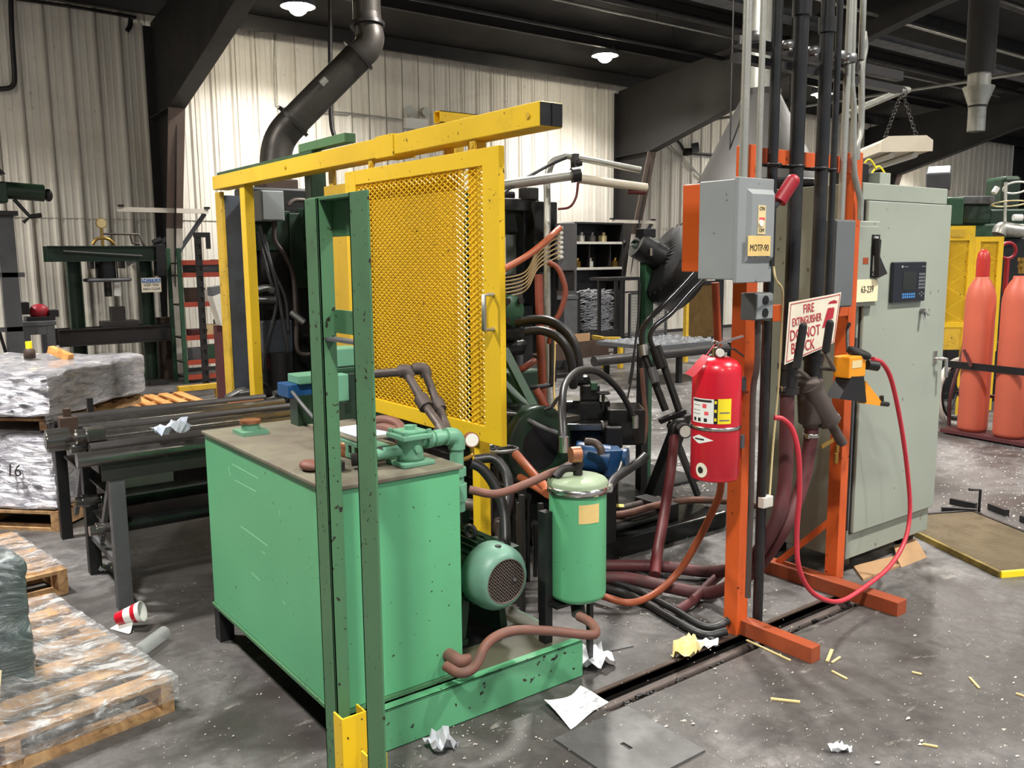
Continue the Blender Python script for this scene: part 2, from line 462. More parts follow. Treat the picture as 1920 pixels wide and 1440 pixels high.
D('cream_pale', (240, 226, 186), 0.5)
D('label_tan', (232, 200, 130), 0.6, dirt=0.25, ds=20, dc=(206, 160, 84))
D('label_yellow', (250, 226, 40), 0.5)
D('sticky_yellow', (246, 232, 120), 0.6)
D('ink', (36, 32, 30), 0.6)
D('ink_red', (176, 38, 52), 0.6)
D('ink_blue', (36, 96, 168), 0.6)
D('sign_white', (234, 226, 206), 0.5, dirt=0.15, ds=10, dc=(196, 182, 150))
D('gauge_face', (226, 224, 214), 0.4)
D('brass', (176, 140, 70), 0.35, 0.8)
D('copper', (190, 128, 96), 0.35, 0.7, dirt=0.2, ds=12)
D('blue', (24, 78, 130), 0.4, dirt=0.25, ds=8, dc=(20, 50, 80))
D('blue_bin', (28, 70, 150), 0.45)
D('cardboard', (178, 142, 104), 0.75, dirt=0.25, ds=5, dc=(120, 92, 66))
D('paper', (236, 238, 242), 0.7)
D('paper_blue', (206, 214, 230), 0.7)
D('paper_yellow', (226, 206, 140), 0.7, dirt=0.4, ds=16, dc=(232, 228, 214))
D('flake', (190, 184, 174), 0.6)
D('chip_wood', (214, 188, 132), 0.7)
D('tool_orange', (240, 152, 34), 0.4)
D('gas_orange', (206, 102, 78), 0.5, dirt=0.2, ds=4, dc=(190, 88, 66))
D('gas_cap', (190, 52, 44), 0.4)
D('rack_orange', (176, 70, 46), 0.5, dirt=0.3, ds=5)
D('plum', (86, 42, 46), 0.55, dirt=0.3, ds=6)
D('fixture_white', (214, 204, 184), 0.5, dirt=0.3, ds=6, dc=(170, 150, 126))
D('bulb', (255, 244, 220), 0.3, e=60)
D('mesh_brown', (150, 120, 70), 0.5, 0.3, dirt=0.4, ds=6)
D('grate', (122, 108, 84), 0.5, 0.35, dirt=0.5, ds=5, dc=(84, 70, 50))
D('wire', (170, 174, 178), 0.3, 0.9)
D('scrap', (206, 208, 214), 0.32, 0.7, dirt=0.2, ds=20)
D('plate', (112, 112, 112), 0.42, 0.3, dirt=0.6, ds=6, dc=(66, 62, 60))
D('foil', (196, 200, 206), 0.3, 0.4)
D('glass_pane', (150, 160, 156), 0.1, alpha=0.3)
D('led', (238, 236, 240), 0.4)
D('pit', (24, 22, 21), 0.5, dirt=0.4, ds=12, dc=(58, 54, 50))

# ================================================================ the setting
WY = 12.85          # back wall plane
# floor with the open cable trench in front of the machine
TX0, TX1, TY0, TY1 = 2.02, 3.80, 2.122, 2.248
fl = MB()
def fq(x0, x1, y0, y1): fl.add([(x0, y0, 0), (x1, y0, 0), (x1, y1, 0), (x0, y1, 0)], [(0, 1, 2, 3)])
FX0, FX1, FY0 = -16, 42, -16
fq(FX0, FX1, FY0, TY0); fq(FX0, FX1, TY1, WY + 0.2); fq(FX0, TX0, TY0, TY1); fq(TX1, FX1, TY0, TY1)
floor = struct(fl.build('floor', 'concrete', org=(0, 0, 0)))
part('trench_lining', MB().box((TX0 - 0.02, TY0 - 0.02, -0.14), (TX1 + 0.02, TY1 + 0.02, -0.10))
     .box((TX0 - 0.02, TY0 - 0.02, -0.14), (TX1 + 0.02, TY0, -0.002)).box((TX0 - 0.02, TY1, -0.14), (TX1 + 0.02, TY1 + 0.02, -0.002))
     .box((TX0 - 0.02, TY0, -0.14), (TX0, TY1, -0.002)).box((TX1, TY0, -0.14), (TX1 + 0.02, TY1, -0.002)), 'pit', floor)

part('trench_edge', bx((TX0 - 0.01, TY1, -0.03), (TX1 - 0.2, TY1 + 0.02, 0.004)), 'rust_brown', floor)
# ribbed back wall: separate sheets, an upper and a lower row
wall = bpy.data.objects.new('wall_back', None); COL.objects.link(wall); struct(wall); wall.location = (0, WY, 0); WL[wall] = Vector((0, WY, 0))
def sheet_mesh(z0, z1, y):
    prof = []
    p = 0.3048
    for i in range(3):
        x = i * p
        prof += [(x, -0.034), (x + 0.028, -0.034), (x + 0.055, 0), (x + 0.058, 0.03), (x + 0.068, 0.03), (x + 0.071, 0), (x + 0.118, 0), (x + 0.124, -0.006), (x + 0.142, -0.006), (x + 0.148, 0), (x + 0.205, 0), (x + 0.211, -0.006), (x + 0.229, -0.006), (x + 0.235, 0), (x + 0.278, 0)]
    prof.append((3 * p, -0.034))
    b = MB(); n = len(prof)
    b.add([(x, y + dy, z) for z in (z0, z1) for x, dy in prof], [(i, i + 1, i + 1 + n, i + n) for i in range(n - 1)])
    return b
SEAM = 2.185
mesh_cache = {}
for row, (z0, z1, dy) in enumerate(((-0.02, SEAM, 0.0), (SEAM - 0.03, 5.0, -0.012))):
    first = None
    for i in range(-12, 34):
        x = -0.17 + i * 0.9144
        if x < -9 or x > 28.5: continue
        if first is None:
            first = sheet_mesh(z0, z1, dy).build('wall_sheet', 'wall_paint', org=(0, 0, 0)); ob = first
        else:
            ob = first.copy(); COL.objects.link(ob)
        ob.parent = wall; ob.location = (x, 0, 0); WL[ob] = Vector((0, 0, 0))
part('base_angle', bx((-9, WY - 0.05, 0), (29, WY - 0.036, 0.06)), 'frame_dark', wall)
# remaining shell
struct(bx((FX0, WY + 0.1, -0.02), (FX1, WY + 0.2, 5.2)).build('wall_outer', 'frame_dark'))
struct(bx((FX1, FY0, 0), (FX1 + 0.2, WY + 0.2, 8)).build('wall_right', 'white_dirty'))
struct(bx((FX0 - 0.2, FY0, 0), (FX0, WY + 0.2, 8)).build('wall_left', 'white_dirty'))
def roof_z(y): return 4.97 + (WY - y) * 0.115
ce = MB(); ce.add([(FX0, WY + 0.2, roof_z(WY + 0.2)), (FX1, WY + 0.2, roof_z(WY + 0.2)), (FX1, FY0, roof_z(FY0)), (FX0, FY0, roof_z(FY0))], [(0, 1, 2, 3)])
ceiling = struct(ce.build('ceiling', 'roof_liner', org=(0, 0, 0)))
pur = None
for i in range(11):
    y = WY - 0.35 - i * 1.5; z = roof_z(y)
    if pur is None:
        y0, zz0 = y, z
        pb = MB().box((FX0, y - 0.004, z - 0.22), (FX1, y + 0.004, z - 0.004)).box((FX0, y - 0.065, z - 0.225), (FX1, y + 0.004, z - 0.217)).box((FX0, y - 0.004, z - 0.01), (FX1, y + 0.065, z - 0.003))
        pur = part('purlin', pb, 'frame_dark', ceiling)
    else:
        c = pur.copy(); COL.objects.link(c); c.parent = ceiling; c.location = (0, y - y0, z - zz0)

# tapered steel portal frames along the wall
def portal(x, label):
    t = thing('portal_frame', label, 'column', (x, 12.6, 0), 'steel portal frames of the hall')
    inner = [(12.58, 0), (12.42, 1.0), (11.83, 3.53)]
    raf = [(11.83, 3.53), (10.36, 3.95), (9.31, 4.27), (6.5, 4.95), (2, 5.75), (-6, 6.7)]
    # web plate
    pts = [(x - 0.006, 12.74, 0), (x - 0.006, 12.74, roof_z(12.74) - 0.24)] + [(x - 0.006, y, roof_z(y) - 0.24) for y in (9, 4, -6)] + [(x - 0.006, y, z) for y, z in reversed(raf)] + [(x - 0.006, 12.42, 1.0), (x - 0.006, 12.58, 0)]
    part('web', MB().prism(pts, (0.012, 0, 0)), 'frame_dark', t)
    fl_ = MB()
    for (ya, za), (yb, zb) in zip(inner[:-1], inner[1:]): fl_.bar((x, ya, za), (x, yb, zb), 0.21, 0.016, (0, -1, 0.2))
    lo = MB(); lo.bar((x, 12.58, 0), (x, 12.242, 2.02), 0.21, 0.016, (0, -1, 0.2))
    hi = MB(); hi.bar((x, 12.242, 2.02), (x, 11.83, 3.53), 0.21, 0.016, (0, -1, 0.2))
    part('flange_lower', lo, 'col_white', t, label='white painted lower flange'); part('flange_upper', hi, 'frame_brown', t)
    rf = MB()
    for (ya, za), (yb, zb) in zip(raf[:-1], raf[1:]): rf.bar((x, ya, za), (x, yb, zb), 0.21, 0.016)
    part('rafter_flange', rf, 'frame_dark', t)
    part('outer_flange', MB().box((x - 0.105, 12.735, 0), (x + 0.105, 12.75, 4.7)), 'frame_dark', t)
    part('knee_stiffener', MB().bar((x, 11.83, 3.53), (x, 12.74, 3.5), 0.2, 0.014), 'frame_dark', t)
    part('base_plate', bx((x - 0.16, 12.36, 0), (x + 0.16, 12.74, 0.025)), 'frame_dark', t)
    # white cross arm with its braces
    part('cross_arm', MB().box((x - 0.72, 12.16, 2.22), (x + 0.44, 12.22, 2.28)), 'col_white', t)
    part('arm_brace', MB().bar((x + 0.40, 12.2, 2.22), (x + 0.06, 12.3, 1.72), 0.03, 0.06), 'steel_grey', t)
    part('arm_brace', MB().bar((x - 0.02, 12.5, 1.9), (x - 0.5, 12.78, 1.55), 0.03, 0.06), 'steel_grey', t)
    for dx in (-0.70, 0.40): part('end_stop', bx((x + dx, 12.15, 2.28), (x + dx + 0.06, 12.23, 2.31)), 'black', t)
    return t
portal(3.6, 'dark tapered steel column with white lower flange behind the shop press')
portal(12.25, 'dark tapered steel column beside the pigeonhole shelf and floor fan')
portal(20.9, 'dark steel column and rafter far right above the gas cylinders')

# high bay lamps
def lamp(x, y, z, label, vis, k=1.0):
    t = thing('high_bay_lamp', label, 'lamp', (x, y, z), 'high bay lamps')
    part('housing', MB().cyl((x, y, z + 0.3), (x, y, z + 0.52), 0.09, n=14), 'steel_dark', t)
    part('reflector', MB().lathe([(0.07, 0.32), (0.13, 0.26), (0.2, 0.14), (0.23, 0.0), (0.225, 0.0), (0.195, 0.13), (0.125, 0.25), (0.065, 0.31)], (x, y, z), n=20), 'steel_grey', t)
    part('bulb', MB().sph((x, y, z + 0.03), 0.14, 16, (1, 1, 1.0)), 'bulb', t)
    part('hanger', MB().cyl((x, y, z + 0.52), (x, y, roof_z(y)), 0.012, n=8), 'steel_dark', t)
    ld = bpy.data.lights.new('lamp_light', 'AREA'); ld.shape = 'DISK'; ld.size = 0.36; ld.energy = LAMP_W * k; ld.spread = math.radians(135); ld.color = (1.0, 0.965, 0.91)
    lo = bpy.data.objects.new('lamp_light', ld); COL.objects.link(lo); lo.parent = t; lo.location = (0, 0, -0.06)
    return t
lamp(5.05, 11.25, 4.85, 'lit high bay lamp nearest the grey exhaust duct at top', 1, 0.5)
lamp(10.45, 11.2, 4.9, 'lit high bay lamp above the long yellow beam end', 1, 0.5)
lamp(16.6, 11.2, 4.9, 'lit high bay lamp seen small between the vertical pipes', 1, 0.5)

# ================================================================ helpers for placing by sight line
def hp(pts):
    out = []
    for p in pts:
        if len(p) == 3: out.append(at(p[0], p[1], d=p[2]))
        else: out.append(at(p[0], p[1], **{p[2]: p[3]}))
    return out
def hose(name, pts, r, mat, label=None, cat='hose', parent=None, n=10, group=None):
    mb = MB().tube(hp(pts), r, n)
    if parent is not None: return part(name, mb, mat, parent, label=label)
    return one(name, mb, mat, label, cat, group)
def yrange(x0, y0, x1, y1, Y):
    """X0, X1, Z0, Z1 of a face on plane Y seen between the picture points"""
    xm, ym = (x0 + x1) / 2, (y0 + y1) / 2
    return at(x0, ym, Y=Y).x, at(x1, ym, Y=Y).x, at(xm, y1, Y=Y).z, at(xm, y0, Y=Y).z
def fbox(x0, y0, x1, y1, Y, dep):
    a, b, c, d = yrange(x0, y0, x1, y1, Y)
    return MB().box((a, Y, c), (b, Y + dep, d))
def xbox(x0, y0, x1, y1, X, dep):
    """face on plane X (seen from the left) between the picture points"""
    xm, ym = (x0 + x1) / 2, (y0 + y1) / 2
    return MB().box((X, at(x0, ym, X=X).y, at(xm, y1, X=X).z), (X + dep, at(x1, ym, X=X).y, at(xm, y0, X=X).z))
def bolts(mb, pts, axis, r, h, n=6):
    for p in pts: mb.cyl(p, Vector(p) + Vector(axis).normalized() * h, r, n=n)
    return mb

# ================================================================ hydraulic tank on its skid
tk = thing('hydraulic_tank', 'large mint green steel oil tank on a skid in the foreground', 'tank', (1.37, 3.0, 0))
body = part('body', bx((1.13, 2.44, 0.16), (1.615, 3.61, 0.888)), 'green', tk, 0.004)
part('lid', bx((1.12, 2.43, 0.888), (1.625, 3.62, 0.902)), 'green_top', tk, 0.003, 'dusty brown stained lid')
part('bottom_lip', MB().box((1.122, 2.432, 0.148), (1.622, 3.618, 0.16)), 'green_frame', tk)
for (x, y) in ((1.128, 3.55), (1.55, 3.55), (1.50, 2.95)):
    part('foot', bx((x, y, 0), (x + 0.06, y + 0.06, 0.148)), 'black', tk)
for (u0, v0, u1, v1) in ((165, 510, 310, 590), (145, 525, 155, 575), (215, 860, 365, 970), (275, 1120, 320, 1165), (450, 1280, 465, 1300), (430, 770, 435, 800), (330, 1000, 352, 1016), (180, 600, 300, 665)):
    p, q = at(380 + u0 / 3, 700 + v0 / 3, X=1.13), at(380 + u1 / 3, 700 + v1 / 3, X=1.13)
    part('scratch', MB().bar(p, q, 0.0006, 0.0026), 'scratch', body)
cap = part('filler_neck', MB().cbox((1.26, 3.43, 0.91), (0.11, 0.11, 0.016)).cyl((1.26, 3.43, 0.91), (1.26, 3.43, 0.945), 0.036, n=20), 'green_pump', tk)
part('filler_cap', MB().cyl((1.26, 3.43, 0.945), (1.26, 3.43, 0.958), 0.042, n=20), 'copper', cap)
part('drain_fitting', MB().tube([(1.555, 2.44, 0.235), (1.555, 2.40, 0.235), (1.565, 2.385, 0.228), (1.60, 2.375, 0.225)], 0.024, 12), 'hose_brown', tk)

sk = thing('skid', 'green channel skid with oily deck under the electric motor', 'skid', (1.63, 2.8, 0))
part('front_channel', MB().box((1.12, 2.385, 0.0), (2.13, 2.395, 0.143)).box((1.12, 2.385, 0.137), (2.13, 2.43, 0.143)).box((1.12, 2.385, 0.0), (2.13, 2.43, 0.006)), 'green_skid', sk, 0.002)
part('side_channel', bx((2.12, 2.395, 0.0), (2.13, 3.25, 0.137)), 'green_frame', sk)
part('deck', bx((1.635, 2.432, 0.128), (2.12, 3.25, 0.137)), 'deck_dirty', sk)
part('side_channel', bx((1.63, 2.44, 0.0), (1.635, 3.25, 0.126)), 'black', sk)

# ---------------------------------------------------------------- green upright frame in front of the tank
gf = thing('channel_frame', 'tall dark green steel channel frame standing at the tank corner', 'frame', (1.07, 2.15, 0))
FX = 1.05
part('far_post', MB().box((FX, 2.27, 0.03), (FX + 0.007, 2.355, 1.765)).box((FX, 2.27, 0.03), (FX + 0.045, 2.278, 1.765)).box((FX, 2.347, 0.03), (FX + 0.045, 2.355, 1.765)), 'green_frame', gf, 0.0015)
part('near_post', MB().box((FX, 1.98, 0.03), (FX + 0.007, 2.08, 1.768)).box((FX, 2.072, 0.03), (FX + 0.045, 2.08, 1.768)), 'green_frame', gf, 0.0015)
part('top_channel', MB().box((FX + 0.0075, 2.08, 1.758), (FX + 0.06, 2.346, 1.768)).box((FX + 0.045, 2.08, 1.66), (FX + 0.052, 2.346, 1.758)), 'green_frame', gf, 0.0015)
zm = at(635, 600, X=1.1).z
part('cross_bar', bx((FX + 0.038, 2.08, zm - 0.035), (FX + 0.045, 2.27, zm + 0.03)), 'green_frame', gf, 0.001)
part('ledge_plate', bx((FX + 0.008, 2.08, zm - 0.055), (FX + 0.045, 2.27, zm - 0.047)), 'steel_grey', gf)
for y0 in (2.205, 2.075):
    part('floor_plate', bx((FX - 0.04, y0 - 0.03, 0), (FX + 0.09, y0 + 0.1, 0.012)), 'green_frame', gf)
part('floor_plate', MB().box((1.09, 1.92, 0), (1.22, 2.0, 0.01)).box((1.09, 1.995, 0.0), (1.22, 2.003, 0.07)), 'green_frame', gf)
def socket(name, x0, x1, y0, y1, z1, label):
    return one(name, MB().box((x0, y0, 0.012), (x1, y0 + 0.006, z1)).box((x0, y0 + 0.006, 0.012), (x0 + 0.006, y1, z1)).box((x1 - 0.006, y0 + 0.006, 0.012), (x1, y1, z1)), 'yellow', label, 'socket', 'yellow post sockets', 0.001)
socket('post_socket', 1.035, 1.115, 2.205, 2.262, 0.275, 'yellow channel socket at the foot of the far green post')
socket('post_socket', 1.06, 1.115, 2.085, 2.14, 0.20, 'yellow channel socket at the foot of the near green post')

# ---------------------------------------------------------------- equipment on the tank lid
LZ = 0.902
st = thing('strainer_valve', 'pale green flanged strainer with elbow piped over the tank edge', 'valve', (1.46, 2.56, LZ))
c = at(778, 872, Z=LZ); cx, cy = c.x, c.y + 0.03
part('base_flange', MB().cbox((cx, cy, LZ + 0.008), (0.125, 0.125, 0.016)), 'green_pump', st, 0.004)
part('housing', MB().lathe([(0.0, 0.016), (0.05, 0.016), (0.045, 0.03), (0.043, 0.085), (0.05, 0.092)], (cx, cy, LZ), n=24), 'green_pump', st)
part('cover', MB().cbox((cx, cy, LZ + 0.100), (0.12, 0.12, 0.018)).cbox((cx, cy, LZ + 0.114), (0.09, 0.09, 0.012)).cyl((cx, cy, LZ + 0.12), (cx, cy, LZ + 0.134), 0.02, n=6), 'green_pump', st, 0.004)
for sx in (-1, 1):
    for sy in (-1, 1): part('cover_bolt', MB().cyl((cx + sx * 0.048, cy + sy * 0.048, LZ + 0.109), (cx + sx * 0.048, cy + sy * 0.048, LZ + 0.122), 0.009, n=6), 'green_pump', st)
part('plug', MB().cyl((cx, cy - 0.04, LZ + 0.06), (cx, cy - 0.056, LZ + 0.06), 0.014, n=6), 'green_pump', st)
px_, pz = cx + 0.19, LZ + 0.075
part('inlet_stub', MB().cyl((cx - 0.03, cy, LZ + 0.05), (cx - 0.12, cy + 0.02, LZ + 0.045), 0.02, n=14), 'green_pump', st)
part('union', MB().cyl((cx + 0.03, cy, pz), (px_ - 0.04, cy, pz), 0.022, n=16).cyl((cx + 0.06, cy, pz), (cx + 0.085, cy, pz), 0.032, n=8).cyl((cx + 0.095, cy, pz), (cx + 0.125, cy, pz), 0.03, n=8), 'green_pump', st)
part('elbow', MB().tube([(px_ - 0.045, cy, pz), (px_ - 0.015, cy, pz - 0.003), (px_, cy, pz - 0.02), (px_, cy, pz - 0.05)], 0.031, 14), 'green_pump', st)
part('down_pipe', MB().cyl((px_, cy, pz - 0.05), (px_, cy, 0.78), 0.025, n=14).cyl((px_, cy, 0.86), (px_, cy, 0.83), 0.034, n=8).cyl((px_, cy, 0.80), (px_, cy, 0.74), 0.036, n=10).cyl((px_, cy, 0.74), (px_, cy, 0.70), 0.028, n=12), 'green_pump', st)

gg = thing('pressure_gauge', 'round copper rimmed gauge beside the strainer elbow', 'gauge', at(885, 825, d=3.2))
gc = at(885, 825, d=3.2); gn = Vector((-0.35, -0.9, 0.1)).normalized()
part('case', MB().cyl(gc, gc - gn * 0.03, 0.028, n=20), 'copper', gg)
part('dial', MB().cyl(gc + gn * 0.001, gc, 0.024, n=20), 'gauge_face', gg)
part('stem', MB().tube([gc - gn * 0.015 - Vector((0, 0, 0.02)), gc - gn * 0.015 - Vector((0, 0, 0.06)), (px_, cy, 0.88)], 0.008, 8), 'brass', gg)

mf = thing('perforated_bracket', 'grey green bracket with square holes lying on the tank lid', 'bracket', (1.45, 2.85, LZ))
q0 = at(633, 812, X=1.36); ya, yb = at(632, 800, X=1.36).y, 2.62
br = MB().box((1.36, yb, LZ + 0.05), (1.366, ya, LZ + 0.062)).box((1.36, yb, LZ + 0.005), (1.366, ya, LZ + 0.022))
k = 0; yy = yb
while yy < ya:
    br.box((1.36, yy, LZ + 0.022), (1.366, min(yy + 0.022, ya), LZ + 0.05)); yy += 0.047
br.box((1.366, yb, LZ + 0.056), (1.45, ya, LZ + 0.062))
part('perforated_rail', br, 'green_pump', mf)
part('tray', bx((1.37, 2.72, LZ + 0.064), (1.56, 3.12, LZ + 0.069)), 'green_top', mf)
one('instruction_card', bx((1.40, 2.75, LZ + 0.07), (1.54, 2.98, LZ + 0.072)), 'paper_blue', 'pale blue card lying on the perforated bracket', 'card')
one('ring_flange', MB().lathe([(0.045, 0.0), (0.05, 0.002), (0.05, 0.05), (0.03, 0.055), (0.03, 0.0)], (at(662, 852, Z=LZ + 0.001).x, at(662, 852, Z=LZ + 0.001).y, LZ), n=20), 'copper', 'copper coloured ring fitting behind the near green post', 'fitting')
one('hose_fitting', MB().tube([(1.30, 2.62, LZ + 0.03), (1.34, 2.60, LZ + 0.035), (1.40, 2.58, LZ + 0.05)], 0.022, 12).cyl((1.25, 2.63, LZ), (1.25, 2.63, LZ + 0.03), 0.03, n=8), 'steel_dark', 'dark hose fitting beside the strainer inlet', 'fitting')
g = at(575, 872, Z=LZ + 0.02)
one('glove', MB().sph((g.x + 0.012, g.y, LZ + 0.018), 0.045, 14, (0.75, 1.15, 0.4)).tube([(g.x + 0.03, g.y - 0.03, LZ + 0.018), (g.x + 0.045, g.y - 0.06, LZ + 0.016), (g.x + 0.05, g.y - 0.08, LZ + 0.014)], 0.014, 8), 'hose_brown', 'brown work glove lying on the tank lid edge', 'glove')
hose('hose_loop', [(690, 795, 3.35), (715, 788, 3.3), (745, 795, 3.25), (757, 815, 3.2)], 0.02, 'hose_brown', 'rust red hose loop behind the strainer cover')
hose('hose_loop', [(690, 810, 3.3), (715, 802, 3.25), (738, 808, 3.2), (748, 822, 3.15)], 0.018, 'hose_brown', 'lower rust red hose loop beside the strainer')

vb = thing('directional_valve', 'green valve block with blue solenoid behind the green frame', 'valve', at(640, 770, d=3.5))
V0 = at(640, 700, d=3.5)
def vbox(x0, y0, x1, y1, dd, dep, mat, nm):
    a = at(x0, y0, d=dd); b = at(x1, y1, d=dd)
    part(nm, MB().box((a.x, a.y, b.z), (b.x + dep * 0.5, a.y + dep, a.z)), mat, vb, 0.005)
vbox(622, 655, 668, 690, 3.5, 0.12, 'green_pump', 'valve_body')
vbox(628, 690, 665, 700, 3.52, 0.10, 'green_mach', 'valve_body')
vbox(632, 703, 650, 755, 3.42, 0.06, 'green_pump', 'cover_plate')
vbox(650, 700, 690, 770, 3.5, 0.12, 'green_dark', 'manifold')
vbox(540, 722, 600, 748, 3.68, 0.12, 'blue', 'solenoid')
vbox(560, 705, 605, 722, 3.68, 0.12, 'green_pump', 'solenoid_cap')
part('solenoid_mount', MB().box((at(570, 748, d=3.7).x - 0.03, at(570, 748, d=3.7).y, LZ), (at(570, 748, d=3.7).x + 0.05, at(570, 748, d=3.7).y + 0.08, at(570, 748, d=3.68).z + 0.01)), 'green_dark', vb)
part('mount', MB().box((V0.x, V0.y - 0.02, LZ), (V0.x + 0.12, V0.y + 0.1, at(640, 756, d=3.5).z)), 'green_dark', vb)
hose('cable', [(548, 735, 3.66), (568, 760, 3.6), (590, 785, 3.5), (608, 800, 3.42)], 0.008, 'steel_grey', 'grey cable hanging from the blue solenoid', 'cable')

ip = thing('iron_pipe_run', 'rusty black iron pipe run with elbows before the yellow mesh', 'pipe', at(835, 812, d=3.2))
def ipart(pts, r, nm='pipe'): part(nm, MB().tube(hp(pts), r, 12, 0), 'pipe_iron', ip)
ipart([(688, 702, 3.45), (755, 697, 3.4)], 0.017); ipart([(770, 692, 3.4), (780, 692, 3.42)], 0.017)
ipart([(763, 700, 3.4), (797, 760, 3.3), (835, 812, 3.15)], 0.017); ipart([(797, 697, 3.44), (822, 762, 3.36), (842, 812, 3.2)], 0.016)
part('elbow', MB().tube(hp([(748, 697, 3.4), (762, 695, 3.4), (768, 708, 3.4)]), 0.025, 12), 'pipe_iron', ip)
part('elbow', MB().tube(hp([(776, 692, 3.43), (794, 692, 3.44), (800, 706, 3.44)]), 0.024, 12), 'pipe_iron', ip)
part('union', MB().tube(hp([(789, 746, 3.32), (800, 764, 3.29)]), 0.029, 8, 0), 'pipe_iron', ip)
part('union', MB().tube(hp([(818, 752, 3.37), (826, 768, 3.35)]), 0.026, 8, 0), 'pipe_iron', ip)
part('tee', MB().tube(hp([(828, 803, 3.17), (840, 822, 3.12)]), 0.03, 12, 0), 'pipe_iron', ip)

# ================================================================ yellow sliding guard
BX = 2.20
bz1 = at(1012, 188, X=BX).z; bz0 = at(1012, 236, X=BX).z
by0 = at(1012, 200, X=BX).y; by1 = at(398, 340, X=BX).y
bw = at(1056, 215, Y=by0).x - BX
gd = thing('guard_rail_beam', 'long yellow overhead box beam with black open end', 'beam', (BX, (by0 + by1) / 2, 0))
part('beam', bx((BX, by0 + 0.004, bz0), (BX + bw, by1, bz1)), 'yellow', gd, 0.004)
part('beam_end', MB().box((BX + 0.004, by0, bz0 + 0.004), (BX + bw - 0.004, by0 + 0.006, bz1 - 0.004)).box((BX + bw * 0.5, by0 - 0.004, bz0 + 0.004), (BX + bw * 0.56, by0 + 0.004, bz1 - 0.004)), 'black', gd)
ys = at(722, 290, X=BX).y
part('sleeve', bx((BX - 0.006, ys - 0.09, bz0 - 0.006), (BX + bw + 0.006, ys + 0.09, bz1 + 0.006)), 'yellow', gd, 0.003)
part('bolt', MB().cyl((BX, by0 + 0.07, (bz0 + bz1) / 2), (BX - 0.006, by0 + 0.07, (bz0 + bz1) / 2), 0.012, n=6), 'yellow_old', gd)
part('bolt', MB().cyl((BX, at(535, 308, X=BX).y, (bz0 + bz1) / 2), (BX - 0.006, at(535, 308, X=BX).y, (bz0 + bz1) / 2), 0.012, n=6), 'yellow_old', gd)
yl = at(458, 450, X=BX + 0.02).y
part('far_post', bx((BX + 0.02, yl - 0.045, 0), (BX + 0.085, yl + 0.045, bz0)), 'yellow', gd, 0.004)
part('post_foot', bx((BX - 0.03, yl - 0.1, 0.52), (BX + 0.13, yl + 0.1, 0.55)), 'rust_brown', gd)
yr = at(895, 930, X=BX + 0.04).y
part('near_post', bx((BX + 0.035, yr - 0.03, 0), (BX + 0.095, yr + 0.03, bz0)), 'yellow', gd, 0.004)

def leaf(name, label, X, y0, y1, z0, z1, wy, wz, stile=None, handle=None):
    t = thing(name, label, 'guard door', (X, (y0 + y1) / 2, z0))
    T = 0.03
    part('frame', MB().box((X, y0, z0), (X + T, y0 + wy, z1)).box((X, y1 - (stile or wy), z0), (X + T, y1, z1))
         .box((X + 0.001, y0 + wy, z1 - wz), (X + T - 0.001, y1 - (stile or wy), z1)).box((X + 0.001, y0 + wy, z0), (X + T - 0.001, y1 - (stile or wy), z0 + wz)), 'yellow', t, 0.002)
    a, b, c, d = y0 + wy - 0.01, y1 - (stile or wy) + 0.01, z0 + wz - 0.01, z1 - wz + 0.01
    LW, SW = 0.049, 0.0265
    m = MB(); k = SW / LW
    nn = int(((b - a) + (d - c) / k) / LW) + 2
    for fam in (1, -1):
        for i in range(-1, nn + 1):
            # line z = c + fam-direction, starting at y offset
            if fam == 1:
                s = a + i * LW - (d - c) / k   # z = c + k*(y - s)
                ylo, yhi = max(a, s), min(b, s + (d - c) / k)
                if yhi - ylo < 0.004: continue
                p, q = (ylo, c + k * (ylo - s)), (yhi, c + k * (yhi - s))
            else:
                s = a + i * LW                 # z = c - k*(y - s)
                ylo, yhi = max(a, s - (d - c) / k), min(b, s)
                if yhi - ylo < 0.004: continue
                p, q = (ylo, c - k * (ylo - s)), (yhi, c - k * (yhi - s))
            off = 0.012 + (0.0012 if fam == 1 else -0.0012)
            m.bar((X + off, p[0], p[1]), (X + off, q[0], q[1]), 0.0042, 0.005, (1, 0, 0))
    o = part('expanded_mesh', m, 'yellow', t); o['kind'] = 'stuff'; o['label'] = 'yellow expanded metal mesh'
    return t
dz1, dz0 = at(935, 272, X=BX).z, at(939, 838, X=BX).z
dy0, dy1 = at(937, 500, X=BX).y, at(652, 500, X=BX).y
wy = at(906, 500, X=BX).y - dy0; wz = 0.072
fd = leaf('sliding_guard_door', 'front yellow expanded mesh door with grey pull handle', BX, dy0, dy1, dz0, dz1, wy, wz)
hz = at(902, 553, X=BX - 0.05); hz2 = at(902, 618, X=BX - 0.05)
part('handle', MB().tube([(BX, hz.y - 0.02, hz.z), (BX - 0.05, hz.y - 0.02, hz.z), (BX - 0.05, hz.y - 0.02, hz2.z), (BX, hz.y - 0.02, hz2.z)], 0.011, 10, 0), 'galv', fd, label='grey pull handle')
for px0 in (882, 690):
    yh = at(px0, 270, X=BX).y
    part('hanger', MB().box((BX + 0.008, yh - 0.02, dz1), (BX + 0.02, yh + 0.02, bz0 + 0.002)).cyl((BX + 0.004, yh, (dz1 + bz0) / 2), (BX + 0.03, yh, (dz1 + bz0) / 2), 0.014, n=8), 'yellow_old', fd)
X2 = BX + 0.075
rl = thing('rear_guard_panel', 'solid yellow sheet guard panel behind the mesh door', 'guard door', (X2, 3.9, 0.7))
ry0, ry1, rz0, rz1 = at(862, 520, X=X2).y, at(613, 500, X=X2).y, at(800, 772, X=X2).z, at(640, 345, X=X2).z
part('sheet', bx((X2, ry0, rz0), (X2 + 0.003, ry1, rz1)), 'yellow_sheet_shaded', rl)
